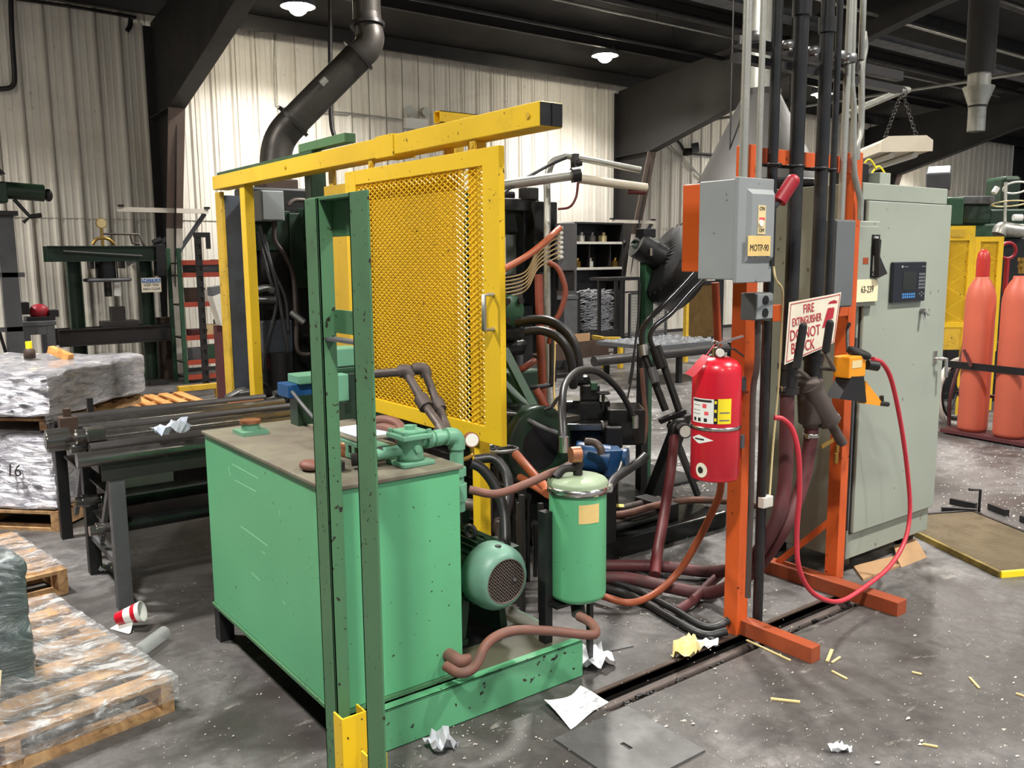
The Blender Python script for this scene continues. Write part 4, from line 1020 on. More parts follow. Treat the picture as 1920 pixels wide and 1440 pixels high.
e1, e2, e3, e4 = at(1624, 715, Y=2.14), at(1652, 752, Y=2.14), at(1650, 761, Y=2.14), at(1622, 757, Y=2.14)
part('arm', MB().prism([e1, e2, e3, e4], (0, 0.04, 0)), 'tool_orange', tl)
part('side_knob', MB().cyl(at(1626, 684, Y=2.14), at(1645, 687, Y=2.12), 0.022, n=14), 'black', tl)
part('arm_knob', MB().cyl(at(1648, 756, Y=2.15), at(1664, 758, Y=2.15), 0.012, n=10).cyl(at(1653, 752, Y=2.15), at(1653, 742, Y=2.15), 0.01, n=10), 'black', tl)
part('name_plate', fbox(1598, 676, 1616, 690, 2.1285, 0.001), 'cream', tl)
part('hook', MB().tube([at(1592, 608, Y=2.29), at(1589, 620, Y=2.26), at(1590, 655, Y=2.22), at(1597, 664, Y=2.17)], 0.008, 8).cyl(at(1592, 608, Y=2.295), at(1592, 608, Y=2.25), 0.009, n=8), 'steel_dark', tl)

# ================================================================ control cabinet
CX0, CX1, CY0, CY1, CZ0, CZ1 = 3.87, 4.665, 2.37, 2.92, 0.085, 1.935
cb = thing('control_cabinet', 'tall pale grey green electrical control cabinet with keypad panel', 'cabinet', ((CX0 + CX1) / 2, 2.6, 0))
part('enclosure', bx((CX0, CY0, CZ0), (CX1, CY1, CZ1)), 'cab', cb, 0.004)
part('sill', MB().box((CX0 + 0.05, CY0 + 0.05, 0.0), (CX0 + 0.12, CY0 + 0.12, CZ0)).box((CX1 - 0.12, CY0 + 0.05, 0), (CX1 - 0.05, CY0 + 0.12, CZ0)).box((CX0 + 0.05, CY1 - 0.12, 0), (CX0 + 0.12, CY1 - 0.05, CZ0)).box((CX1 - 0.12, CY1 - 0.12, 0), (CX1 - 0.05, CY1 - 0.05, CZ0)), 'black', cb)
DY = CY0 - 0.022
ddx0 = at(1630, 376, Y=DY).x; ddz1 = at(1700, 380, Y=DY).z; ddz0 = at(1660, 980, Y=DY).z
part('door_gasket', bx((ddx0 - 0.006, CY0 - 0.006, ddz0 - 0.006), (CX1 + 0.006, CY0, ddz1 + 0.006)), 'seam_dark', cb)
dr = part('door', bx((ddx0, DY, ddz0), (CX1 + 0.012, CY0 - 0.004, ddz1)), 'cab', cb, 0.004)
part('hinge_strip', bx((ddx0 - 0.035, CY0 - 0.012, ddz0 + 0.02), (ddx0 - 0.025, CY0 - 0.001, ddz0 + 0.98)), 'steel_grey', cb)
# flange mounted disconnect
fx0, fx1, fz0, fz1 = yrange(1597, 414, 1652, 574, DY - 0.03)
fd_ = part('disconnect_flange', bx((fx0, DY - 0.03, fz0), (fx1 - 0.02, CY0 - 0.002, fz1)), 'cab', cb, 0.006)
rx0, rx1, rz0, rz1 = yrange(1606, 424, 1646, 566, DY - 0.036)
part('flange_panel', bx((rx0, DY - 0.036, rz0), (rx1, DY - 0.03, rz1)), 'cab', fd_, 0.006)
SYp = DY - 0.0365
def cpart(nm, x0, y0, x1, y1, mat, par, th=0.004, bev=0):
    m_, c_, s_ = face_rect(x0, y0, x1, y1, SYp, th); return part(nm, m_, mat, par, bev), c_, s_
sp, c_, s_ = cpart('switch_plate', 1633, 440, 1647, 520, 'black', cb)
part('switch_label', bx((c_[0] - s_[0] * 0.3, SYp - 0.005, c_[2] - s_[1] * 0.36), (c_[0] + s_[0] * 0.3, SYp - 0.004, c_[2] + 0.002)), 'white_dirty', sp)
text('lettering', 'ON', 0.022, (c_[0], SYp - 0.0048, c_[2] + s_[1] * 0.42), (1, 0, 0), (0, 0, 1), 'white', sp)
text('lettering', 'OFF', 0.022, (c_[0], SYp - 0.0048, c_[2] - s_[1] * 0.43), (1, 0, 0), (0, 0, 1), 'white', sp)
part('switch_lever', MB().prism([at(1648, 447, Y=SYp - 0.03), at(1653, 450, Y=SYp - 0.03), at(1650, 480, Y=SYp - 0.03), at(1664, 513, Y=SYp - 0.03), at(1648, 521, Y=SYp - 0.03)], (0, 0.03, 0)), 'steel_dark', sp)
nl, c_, s_ = cpart('number_plate', 1604, 524, 1645, 566, 'cream_pale', cb, 0.003, 0.002)
text('lettering', '63-239', 0.045, (c_[0], c_[1] - 0.0005, c_[2] + 0.005), (1, 0, 0), (0, 0, 1), 'ink', nl, sx=0.85)
cpart('sticker', 1618, 483, 1628, 495, 'orange_rust', cb, 0.001)
# operator panel
ox0, ox1, oz0, oz1 = yrange(1675, 491, 1736, 566, DY - 0.02)
op = part('operator_panel', bx((ox0, DY - 0.02, oz0), (ox1, DY, oz1)), 'panel_dark', cb, 0.005)
ow, oh = ox1 - ox0, oz1 - oz0
def orect(u0, v0, u1, v1, mat, nm, th=0.0015): return part(nm, bx((ox0 + ow * u0, DY - 0.02 - th, oz0 + oh * v0), (ox0 + ow * u1, DY - 0.02, oz0 + oh * v1)), mat, op)
orect(0.28, 0.30, 0.68, 0.76, 'panel_screen', 'screen')
for i in range(6):
    for j in range(2): orect(0.28 + i * 0.068, 0.10 + j * 0.07, 0.28 + i * 0.068 + 0.05, 0.15 + j * 0.07, 'key_blue', 'key')
for j in range(5):
    for i in range(4): orect(0.77 + i * 0.05, 0.32 + j * 0.085, 0.77 + i * 0.05 + 0.036, 0.32 + j * 0.085 + 0.055, 'key_grey', 'key')
for u, v in ((0.80, 0.17), (0.86, 0.21), (0.92, 0.17), (0.86, 0.12)): orect(u, v, u + 0.035, v + 0.04, 'key_grey', 'key')
orect(0.22, 0.86, 0.27, 0.91, 'cab', 'logo'); orect(0.30, 0.87, 0.42, 0.89, 'key_grey', 'logo'); orect(0.84, 0.87, 0.97, 0.89, 'key_grey', 'logo')
c = at(1726, 583, Y=DY)
ks = part('key_switch', MB().cyl(c, c - Vector((0, 0.02, 0)), 0.014, n=14), 'steel', cb)
part('key', MB().bar(c - Vector((0, 0.02, 0)), c - Vector((0.0, 0.045, 0.02)), 0.02, 0.004).bar(c - Vector((0.005, 0.02, 0.0)), c - Vector((0.012, 0.03, 0.04)), 0.012, 0.004), 'steel', ks)
c = at(1752, 672, Y=DY)
part('door_handle', MB().box((c.x - 0.016, DY - 0.006, c.z - 0.03), (c.x + 0.016, DY, c.z + 0.04)).tube([c, c + Vector((0.01, -0.04, 0)), c + Vector((0.04, -0.045, 0.0)), c + Vector((0.045, -0.045, -0.1))], 0.009, 10, 0), 'chrome', cb, label='chrome L handle')
# things on top of the cabinet
tb1, _, tz0, tz1 = yrange(1650, 326, 1668, 344, 2.5)
one('terminal_box', bx((tb1, 2.5, CZ1), (tb1 + 0.1, 2.6, CZ1 + 0.075)), 'cab', 'small grey box on top of the control cabinet', 'box', bev=0.003)
one('transformer_box', bx((tb1 - 0.13, 2.55, CZ1), (tb1 - 0.02, 2.68, CZ1 + 0.12)), 'black', 'black box behind the small box on the cabinet top', 'box', bev=0.004)
for k_, s0 in enumerate(((1622, 305), (1640, 318))):
    hose('yellow_cable', [(s0[0] - 8, s0[1] + 10, 'Y', 2.58), (s0[0] + 6, s0[1] - 6, 'Y', 2.56), (s0[0] + 16, s0[1] + 2, 'Y', 2.55), (s0[0] + 20, s0[1] + 12, 'Y', 2.55)], 0.005, 'label_yellow', ('left' if k_ == 0 else 'right') + ' small yellow cable arch above the cabinet', 'cable')
gx0, gx1, gz0, gz1 = yrange(1563, 412, 1600, 576, 2.245)
gu = thing('gutter_box', 'dark grey wiring gutter box left of the control cabinet', 'box', ((gx0 + gx1) / 2, 2.35, gz0))
part('box', bx((gx0, 2.245, gz0), (gx1, 2.294, gz1)), 'box_mid', gu, 0.003)
part('cover', bx((gx0 + 0.005, 2.239, gz0 + 0.006), (gx1 - 0.005, 2.245, gz1 - 0.006)), 'box_mid', gu, 0.002)

# ================================================================ fire extinguisher
ex = thing('fire_extinguisher', 'red fire extinguisher with hanging pink tag on the orange post', 'extinguisher', at(1340, 905, d=3.5))
ec = at(1342, 790, d=3.5); er = 45.5 * 3.5 / F_PX
ez0, ez1 = at(1340, 903, d=3.46).z, at(1340, 690, d=3.5).z
E0 = Vector((ec.x, ec.y, 0))
part('cylinder', MB().lathe([(0, ez0), (er * 0.94, ez0), (er * 0.98, ez0 + 0.006), (er * 0.96, ez0 + 0.012), (er, ez0 + 0.018), (er, ez1 - 0.01), (er * 0.96, ez1 + 0.012), (er * 0.8, ez1 + 0.034), (er * 0.5, ez1 + 0.048), (er * 0.3, ez1 + 0.05)], E0, n=40), 'red', ex)
zb = at(1340, 805, d=3.42).z
part('strap', MB().lathe([(er + 0.0005, zb - 0.007), (er + 0.003, zb - 0.007), (er + 0.003, zb + 0.007), (er + 0.0005, zb + 0.007)], E0, n=40), 'chrome', ex)
hz1 = ez1 + 0.05
part('valve_head', MB().cyl(E0 + Vector((0, 0, hz1 - 0.01)), E0 + Vector((0, 0, hz1 + 0.035)), 0.021, n=12).cyl(E0 + Vector((-0.02, -0.03, hz1 + 0.02)), E0 + Vector((0.0, 0.0, hz1 + 0.02)), 0.014, n=12), 'chrome', ex)
w1 = E0 + Vector((-0.01, 0, hz1 + 0.05)); rgt = Vector((0.8, -0.6, 0))
part('lever', MB().bar(w1, w1 + rgt * 0.105 + Vector((0, 0, 0.03)), 0.022, 0.006), 'chrome', ex)
part('carry_handle', MB().bar(w1 - Vector((0, 0, 0.015)), w1 + rgt * 0.07 - Vector((0, 0, 0.02)), 0.022, 0.006).bar(w1 + rgt * 0.07 - Vector((0, 0, 0.02)), w1 + rgt * 0.11 - Vector((0, 0, 0.05)), 0.022, 0.006), 'steel_dark', ex)
part('pull_pin', MB().torus(w1 - rgt * 0.02 + Vector((0, -0.02, 0.0)), (0.6, 0.8, 0), 0.014, 0.003, 14, 6), 'chrome', ex)
part('pressure_dial', MB().cyl(E0 + Vector((-0.03, -0.035, hz1 + 0.02)), E0 + Vector((-0.036, -0.045, hz1 + 0.02)), 0.016, n=14), 'gauge_face', ex)
t0, t1, t2, t3 = at(1318, 664, d=3.4), at(1330, 668, d=3.4), at(1295, 707, d=3.38), at(1279, 700, d=3.38)
tagm = MB()
def tagf(u, v, o): 
    p = t0.lerp(t3, v).lerp(t1.lerp(t2, v), u); return p + Vector((0, -0.02 * math.sin(v * 2.5), 0.008 * math.sin(v * 3))) + Vector((0.5, 0.8, 0)) * o
part('inspection_tag', sheet(tagf, 1, 8, 0.0006), 'red_tag', ex, label='long pink inspection tag')
part('tag_string', MB().tube([t0.lerp(t1, 0.5), w1 - rgt * 0.02 + Vector((0, -0.02, 0))], 0.0015, 5, 0), 'red_tag', ex)
za, zb2 = at(1340, 794, d=3.42).z, at(1340, 747, d=3.42).z
lb = part('instruction_label', cyl_patch(ec, er + 0.0006, -64, -5, za, zb2), 'white', ex, label='white instruction label')
part('label_title_bar', cyl_patch(ec, er + 0.0012, -61, -10, zb2 - 0.013, zb2 - 0.004), 'ink', lb)
part('label_mark', cyl_patch(ec, er + 0.0012, -32, -22, zb2 - 0.036, zb2 - 0.02), 'red_tag', lb); part('label_mark', cyl_patch(ec, er + 0.0012, -27, -17, zb2 - 0.064, zb2 - 0.05), 'red_tag', lb)
for a0 in (-58, -44, -28): part('label_mark', cyl_patch(ec, er + 0.0012, a0, a0 + 8, za + 0.006, za + 0.02), 'ink', lb)
for zz in (0.026, 0.046, 0.060): part('label_line', cyl_patch(ec, er + 0.0012, -59, -38, zb2 - zz - 0.002, zb2 - zz), 'key_grey', lb)
bb = part('class_strip', cyl_patch(ec, er + 0.0006, -5, 4, za, zb2), 'black_matt', ex)
for i in range(3): part('class_mark', cyl_patch(ec, er + 0.0012, -3.5, 1.5, zb2 - 0.018 - i * 0.034, zb2 - 0.006 - i * 0.034), 'label_yellow', bb)
yb = part('yellow_label', cyl_patch(ec, er + 0.0006, 4, 36, za, zb2 + 0.002), 'label_yellow', ex, label='yellow class label')
for zz in (0.05, 0.08): part('label_line', cyl_patch(ec, er + 0.0012, 8, 32, zb2 - zz - 0.005, zb2 - zz), 'key_grey', yb)
zc = at(1320, 826, d=3.42).z
t_ = Vector((CAM.x - ec.x, CAM.y - ec.y, 0)).normalized(); s_2 = Vector((-t_.y, t_.x, 0))
def on_cyl(a, z, o=0.0008): return Vector((ec.x, ec.y, z)) + (t_ * math.cos(math.radians(a)) + s_2 * math.sin(math.radians(a))) * (er + o)
dmm = MB(); vs = []
for i in range(13):
    a = -64 + 60 * i / 12; hh = 0.018 * (1 - abs(a + 40) / 36 if a > -40 else 1 - abs(a + 40) / 24.5)
    vs += [on_cyl(a, zc - hh - 0.0002), on_cyl(a, zc + hh + 0.0002)]
dm = part('diamond_logo', dmm.add(vs, [(2 * i, 2 * i + 2, 2 * i + 3, 2 * i + 1) for i in range(12)]), 'white', ex, label='white diamond maker badge')
part('logo_mark', cyl_patch(ec, er + 0.0015, -52, -26, zc - 0.003, zc + 0.003), 'ink', dm)
zr = at(1318, 886, d=3.42).z; m = MB(); m2 = MB()
def disc(mb, R_, a0, o, mat_n=18): 
    pts = [on_cyl(a0 + math.degrees(R_ * math.cos(2 * math.pi * i / mat_n) / er), zr + 1.15 * R_ * math.sin(2 * math.pi * i / mat_n), o) for i in range(mat_n)]
    mb.add(pts + [on_cyl(a0, zr, o)], [(i, (i + 1) % mat_n, mat_n) for i in range(mat_n)])
disc(m, 0.026, -32, 0.0008); bd_ = part('round_seal', m, 'sign_white', ex, label='round white seal sticker')
disc(m2, 0.012, -34, 0.0014); part('seal_mark', m2, 'ink', bd_)
for zq in (ez0 + 0.1, ez1 - 0.1): part('mounting_bracket', bx((ec.x + er * 0.6, ec.y - 0.02, zq), (2.879, ec.y + 0.03, zq + 0.055)), 'steel_grey', ex)

# ================================================================ left foreground: pallets
def rotz(a): return Matrix.Rotation(math.radians(a), 3, 'Z')
def pallet(name, label, corner, ang, lx, ly, mat='wood', group='wooden pallets', sign=-1, planks=7):
    """corner = front right corner; local x runs left, local y runs away"""
    t = thing(name, label, 'pallet', (corner[0], corner[1], 0), group)
    Rm = rotz(ang)
    C0 = Vector((corner[0], corner[1], 0))
    def L(x, y, z): return C0 + Rm @ Vector((-x, y, z))
    def lbox(x0, x1, y0, y1, z0, z1):
        return MB().cbox(L((x0 + x1) / 2, (y0 + y1) / 2, (z0 + z1) / 2), (x1 - x0, y1 - y0, z1 - z0), Rm)
    pw = 0.095; gap = (ly - planks * pw) / (planks - 1)
    for i in range(planks):
        y = i * (pw + gap); part('deck_board', lbox(0, lx, y, y + pw, 0.105, 0.122), mat, t)
    for i in range(3):
        x = i * (lx - 0.045) / 2; part('stringer', lbox(x, x + 0.045, 0, ly, 0.018, 0.105), mat, t)
    for i in range(4):
        y = i * (ly - pw) / 3; part('bottom_board', lbox(0, lx, y, y + pw, 0, 0.018), mat, t)
    return t, L, Rm
def film_sheet(fn, nu, nv):
    mb = MB(); mb.add([fn(i / nu, j / nv) for j in range(nv + 1) for i in range(nu + 1)], [(j * (nu + 1) + i, j * (nu + 1) + i + 1, (j + 1) * (nu + 1) + i + 1, (j + 1) * (nu + 1) + i) for j in range(nv) for i in range(nu)], True)
    return mb
def bumpy_block(L, x0, x1, y0, y1, z0, z1, amp, seed, n=30, taper=0.0):
    """a wrapped load: rounded box with pulled, dented faces"""
    mb = MB()
    cx, cy, cz = (x0 + x1) / 2, (y0 + y1) / 2, (z0 + z1) / 2; hx, hy, hz = (x1 - x0) / 2, (y1 - y0) / 2, (z1 - z0) / 2
    rd = 0.03
    def pt(u, v, w):
        p = Vector((u * hx, v * hy, w * hz)); q = Vector((max(-hx + rd, min(hx - rd, p.x)), max(-hy + rd, min(hy - rd, p.y)), max(-hz + rd, min(hz - rd, p.z))))
        d_ = p - q
        if d_.length > 1e-6: p = q + d_.normalized() * rd
        nv = noise.noise_vector(Vector((p.x * 3.1 + seed, p.y * 3.1, p.z * 5.0 + seed)))
        nv2 = noise.noise_vector(Vector((p.x * 11 + seed, p.y * 11, p.z * 16)))
        nv3 = noise.noise_vector(Vector((p.x * 9 + p.z * 14 + seed, p.y * 9 - p.z * 9, p.z * 34 - p.x * 8 + seed)))
        p = p + nv * amp + nv2 * amp * 0.5 + nv3 * 0.007
        s = 1 - taper * (w + 1) / 2
        return L(cx + p.x * s, cy + p.y * s, cz + p.z)
    for ax in range(3):
        for sgn in (-1, 1):
            vs = []
            for j in range(n + 1):
                for i in range(n + 1):
                    a, b = -1 + 2 * i / n, -1 + 2 * j / n
                    c = [0, 0, 0]; c[ax] = sgn; c[(ax + 1) % 3] = a; c[(ax + 2) % 3] = b; vs.append(pt(*c))
            fs = [(j * (n + 1) + i, j * (n + 1) + i + 1, (j + 1) * (n + 1) + i + 1, (j + 1) * (n + 1) + i) for j in range(n) for i in range(n)]
            if sgn > 0: fs = [f[::-1] for f in fs]
            mb.add(vs, fs, True)
    return mb

t, L1, R1 = pallet('pallet', 'film wrapped wooden pallet in the near left foreground', (0.805, 3.09), 10, 1.05, 1.2)
blk = one('wrapped_block', bumpy_block(lambda x, y, z: L1(x, y, z), 0.35, 0.95, 0.28, 0.75, 0.124, 0.60, 0.012, 3), 'wrap_dark', 'dark grey casting under clear film on the near left pallet', 'load')
hang = at(10, 1300, Z=0.2)
tg = thing('manila_tag', 'cream cardboard tag hanging at the left edge of the near pallet', 'tag', L1(0.52, 0.27, 0.13))
tgc = L1(0.50, 0.255, 0.20)
tag_m = part('card', MB().cbox(tgc, (0.055, 0.002, 0.105), rotz(-20) @ Matrix.Rotation(math.radians(8), 3, 'Y')), 'cream_pale', tg, 0.003)
text('lettering', '1151', 0.03, tgc + Vector((-0.0, -0.004, -0.02)), (0.0, 0, -1), (0.95, -0.3, 0), 'ink', tag_m)
# loose clear film stretched from the block over the pallet edge
def f1(u, v):
    x = -0.015 + 0.95 * u; y = -0.012 + 1.18 * v
    zt_ = 0.13 + 0.012 * noise.noise(Vector((x * 6, y * 6, 1))) + 0.012 * noise.noise(Vector((x * 17 + y * 11, y * 24 - x * 9, 4))) + 0.28 * max(0, (x - 0.12) / 0.5) ** 1.6 * max(0, 1 - abs(y - 0.62) / 0.6)
    return L1(x, y, min(zt_, 0.5))
one('stretch_film', film_sheet(f1, 60, 60), 'film', 'clear crumpled stretch film over the boards of the near pallet', 'film')
def f2(u, v): 
    x = -0.012 + 0.98 * u
    return L1(x, -0.016 - 0.006 * noise.noise(Vector((x * 9, v * 4, 2))) - 0.006 * noise.noise(Vector((x * 30, v * 9, 2))), 0.135 - 0.085 * v + 0.01 * noise.noise(Vector((x * 7, v * 3, 0))))
one('film_band', film_sheet(f2, 60, 10), 'film', 'shiny band of film along the front edge of the near pallet', 'film')
one('orange_sticker', MB().cbox(L1(0.62, -0.03, 0.055), (0.05, 0.003, 0.07), R1), 'orange', 'small orange sticker on the front of the near pallet', 'sticker')

t, L2, R2 = pallet('pallet', 'wooden pallet behind the near one, partly under clear film', (0.735, 4.57), 8, 1.0, 0.85)
def f3(u, v):
    x = 0.0 + 0.5 * u; y = 0.02 + 0.75 * v
    return L2(x, y, 0.132 + 0.015 * noise.noise(Vector((x * 8, y * 8, 3))) + 0.010 * noise.noise(Vector((x * 26 + y * 9, y * 20 - x * 12, 3))) + 0.35 * max(0, x - 0.12))
one('stretch_film', film_sheet(f3, 40, 40), 'film', 'clear film slanting up from the second pallet', 'film')

t, L3, R3 = pallet('pallet', 'wooden pallet under the tall film wrapped stack', (0.885, 5.68), -45, 1.0, 1.0)
lowb = one('wrapped_load', bumpy_block(L3, 0.0, 0.98, 0.0, 0.98, 0.124, 0.60, 0.010, 11), 'wrap', 'lower film wrapped load with handwritten number on the stack', 'load')
for s_, u in (('16', 0.24),):
    text('lettering', s_, 0.10, L3(u, -0.02, 0.37), Vector((1, -1, 0)), (0.1, 0.1, 1), 'ink', lowb, depth=0.001)
for i in range(5):
    part('top_slat', MB().cbox(L3(0.5, 0.08 + i * 0.2, 0.695), (1.0, 0.09, 0.02), R3), 'wood', lowb) if False else None
up = thing('upper_pallet', 'thin wooden pallet between the two wrapped loads', 'pallet', L3(0.5, 0.5, 0.61))
for i in range(6): part('deck_board', MB().cbox(L3(0.5, 0.06 + i * 0.175, 0.673), (1.0, 0.09, 0.016), R3), 'wood', up)
for i in range(3): part('stringer', MB().cbox(L3(0.04 + i * 0.46, 0.5, 0.64), (0.05, 1.0, 0.05), R3), 'wood', up)
one('wrapped_load', bumpy_block(L3, -0.04, 1.02, -0.04, 1.0, 0.692, 0.965, 0.014, 5), 'wrap', 'upper silvery film wrapped load on top of the stack', 'load')
# bits on top of the upper load
g = L3(0.75, 0.3, 0.965)
one('black_bag', MB().sph(g + Vector((0, 0, 0.03)), 0.09, 16, (1.3, 0.8, 0.45)), 'black', 'black plastic bag end on top of the upper wrapped load', 'bag')
one('wood_offcut', MB().cbox(L3(0.33, 0.62, 1.0), (0.16, 0.05, 0.045), rotz(-50) @ Matrix.Rotation(0.35, 3, 'Y')), 'wood_orange', 'short light wood offcut on the upper wrapped load', 'wood')
bo_ = thing('spray_bottle', 'bottle with yellow cap on the upper wrapped load', 'bottle', L3(0.5, 0.55, 0.975))
p = L3(0.5, 0.55, 0.975); part('bottle', MB().lathe([(0.0, 0), (0.035, 0), (0.035, 0.05), (0.02, 0.065)], p, n=14), 'rust_brown', bo_); part('cap', MB().cyl(p + Vector((0, 0, 0.065)), p + Vector((0, 0, 0.11)), 0.02, n=12), 'label_yellow', bo_)

# ================================================================ steel stock rack with shafts
rk = thing('stock_rack', 'dark steel stock rack with shafts beside the green tank', 'rack', (1.4, 4.8, 0))
for (y, z0, w_) in ((4.2, 0, 0.065), (4.79, 0, 0.06), (5.52, 0, 0.06)):
    part('leg', bx((0.872, y - 0.03, 0), (0.872 + w_, y + 0.03, 0.69)), 'steel_grey' if y < 4.5 else 'black', rk, 0.003)
    part('leg', bx((1.95, y - 0.03, 0), (1.95 + w_, y + 0.03, 0.69)), 'black', rk, 0.003)
    part('brace', MB().bar((0.89, y + 0.03, 0.62), (0.89, y + 0.32, 0.25), 0.02, 0.035), 'steel_grey', rk) if y < 5 else None
part('top_rail', MB().box((0.84, 4.16, 0.69), (2.05, 4.24, 0.70)).box((0.84, 4.16, 0.62), (2.05, 4.168, 0.69)), 'steel_dark', rk, 0.002)
part('top_rail', MB().box((0.84, 5.48, 0.69), (2.05, 5.56, 0.70)).box((0.84, 5.48, 0.62), (2.05, 5.488, 0.69)), 'steel_oily', rk, 0.002)
part('end_rail', MB().box((0.845, 4.24, 0.64), (0.87, 5.48, 0.70)), 'steel_dark', rk)
part('deck_plate', bx((0.87, 4.24, 0.69), (2.05, 5.48, 0.70)), 'steel_dark', rk)
part('shelf_plate', bx((0.90, 4.3, 0.50), (2.05, 5.4, 0.51)), 'plate', rk)
part('lower_shelf', MB().box((0.90, 4.5, 0.40), (2.05, 4.52, 0.47)).box((0.90, 4.5, 0.33), (2.05, 5.2, 0.345)), 'black_oily', rk)
part('foot_brace', MB().bar((0.9, 4.2, 0.2), (0.9, 4.76, 0.2), 0.02, 0.03), 'steel_grey', rk)
ZT = 0.70
shafts = [(4.13, 0.033, 0.74, 2.02, 'steel_oily', 'thick front shaft'), (4.24, 0.022, 0.80, 1.9, 'chrome', 'bright ground rod next to the front shaft'), (4.36, 0.03, 0.84, 1.5, 'steel_dark', 'short dark bar'),
          (4.48, 0.026, 0.78, 2.0, 'steel_oily', 'oily rod in the middle'), (4.60, 0.035, 0.86, 2.02, 'steel_oily', 'wide dark shaft in the middle'), (4.73, 0.024, 0.8, 1.25, 'chrome', 'short bright rod'),
          (4.85, 0.03, 0.95, 2.03, 'steel_dark', 'dark shaft with pitted skin'), (4.99, 0.036, 0.9, 2.05, 'steel_oily', 'large oily shaft'), (5.13, 0.026, 0.86, 1.75, 'chrome', 'long bright rod'), (5.26, 0.032, 0.84, 2.04, 'steel_dark', 'dark rear shaft'), (5.38, 0.024, 0.82, 1.7, 'chrome', 'bright rear rod')]
for y, r, xa, xb, mt, lab in shafts:
    zc_ = (ZT if y > 4.2 else 0.70) + r
    one('steel_shaft', MB().cyl((xa, y + 0.02, zc_), (xb, y + 0.02, zc_), r, n=18), mt, lab + ' lying on the stock rack', 'shaft', 'shafts on the stock rack')
one('copper_sleeve', MB().cyl((1.76, 5.15, ZT + 0.028), (1.98, 5.15, ZT + 0.028), 0.028, n=16), 'copper', 'worn copper coloured sleeve at the end of a bright rod', 'sleeve')
one('clamp_block', MB().box((0.80, 4.82, ZT), (0.88, 4.90, ZT + 0.12)).cyl((0.84, 4.86, ZT + 0.1), (0.84, 4.86, ZT + 0.16), 0.02, n=8), 'rust_brown', 'rusty clamp block on the rear left corner of the rack', 'clamp', bev=0.004)
one('clamp_block', MB().box((0.84, 4.40, ZT + 0.06), (0.92, 4.50, ZT + 0.12)).cyl((0.80, 4.45, ZT + 0.085), (0.86, 4.45, ZT + 0.085), 0.035, n=12), 'steel_oily', 'oily bearing block on the near left end of the rack', 'clamp', bev=0.004)
one('bearing_cap', MB().cyl((0.70, 4.62, ZT + 0.05), (0.80, 4.62, ZT + 0.05), 0.055, n=18).cyl((0.695, 4.62, ZT + 0.05), (0.70, 4.62, ZT + 0.05), 0.04, n=18).box((0.78, 4.57, ZT), (0.86, 4.67, ZT + 0.05)), 'steel_oily', 'round bearing housing on the left end of the rack', 'bearing')
one('upright_pin', bx((1.02, 5.28, ZT), (1.05, 5.31, ZT + 0.14)), 'black', 'short black upright pin among the shafts', 'pin')
for (y, z, r, lab) in ((4.6, 0.435, 0.033, 'upper'), (4.32, 0.36, 0.033, 'lower')):
    t = thing('lower_roller', lab + ' long dark roller under the stock rack', 'roller', (1.4, y, z), 'rollers under the rack')
    part('roller', MB().cyl((0.95, y, z), (2.02, y, z), r, n=18), 'black_oily', t)
    part('journal', MB().cyl((0.80, y, z), (0.95, y, z), r * 0.75, n=16).cyl((0.83, y, z), (0.86, y, z), r, n=16), 'steel_oily', t)
def crumple(name, label, px, py, size, mat, z=0.0, seed=1, h=0.04, cat='paper', n=7, aspect=1.0, ang=0):
    c = at(px, py, Z=z); mb = MB(); vs = []
    Rr = rotz(ang)
    for j in range(n + 1):
        for i in range(n + 1):
            u, v = i / n - 0.5, j / n - 0.5
            q = noise.noise(Vector((u * 4 + seed, v * 4, seed))); q2 = noise.noise(Vector((u * 9 + seed, v * 9, seed * 2)))
            vs.append(c + Rr @ Vector((u * size * (1 + 0.25 * q), v * size * aspect * (1 + 0.25 * q2), max(0.003, h * (0.5 + q) + h * 0.35 * q2))))
    mb.add(vs, [(j * (n + 1) + i, j * (n + 1) + i + 1, (j + 1) * (n + 1) + i + 1, (j + 1) * (n + 1) + i) for j in range(n) for i in range(n)])
    return one(name, mb, mat, label, cat)
crumple('crumpled_rag', 'pale lavender rag lying on the rack shafts', 320, 815, 0.16, 'paper_blue', 0.80, 4, 0.07, 'rag', aspect=0.6)
one('cardboard_box', MB().box((0.95, 4.42, 0.511), (1.22, 4.62, 0.60)), 'white_dirty', 'pale cardboard box on the rack shelf', 'box')
one('metal_ingot', MB().cbox((1.62, 4.5, 0.527), (0.2, 0.08, 0.03), rotz(25)), 'foil', 'bright metal strip on the rack shelf', 'scrap')

# crushed drink cup and plastic bottle on the floor
c = at(240, 1182, Z=0); ax = Vector((0.75, -0.5, 0.25)).normalized()
cu_ = thing('paper_cup', 'crushed red and white paper cup on the floor by the rack leg', 'cup', c)
part('cup', MB().lathe([(0.026, 0.0), (0.046, 0.115), (0.043, 0.115), (0.024, 0.003)], c + Vector((-0.03, 0.05, 0.045)), ax, 18), 'white', cu_)
part('red_print', MB().lathe([(0.0268, 0.0), (0.0335, 0.04)], c + Vector((-0.03, 0.05, 0.045)), ax, 18).lathe([(0.040, 0.075), (0.0435, 0.095)], c + Vector((-0.03, 0.05, 0.045)), ax, 18), 'red', cu_)
part('crushed_side', MB().prism([c + Vector((-0.06, 0.06, 0.004)), c + Vector((-0.01, -0.05, 0.004)), c + Vector((0.03, 0.02, 0.06))], (0.01, 0.004, 0.002)), 'white', cu_)
c0, c1 = at(262, 1220, Z=0.03), at(308, 1186, Z=0.03)
bt = thing('plastic_bottle', 'flattened clear plastic bottle lying on the floor near the cup', 'bottle', c0)
part('body', MB().tube([c0, c0.lerp(c1, 0.2), c0.lerp(c1, 0.7), c1], lambda t: 0.016 if t < 0.08 else 0.029, 14, 4), 'clear_plastic', bt)

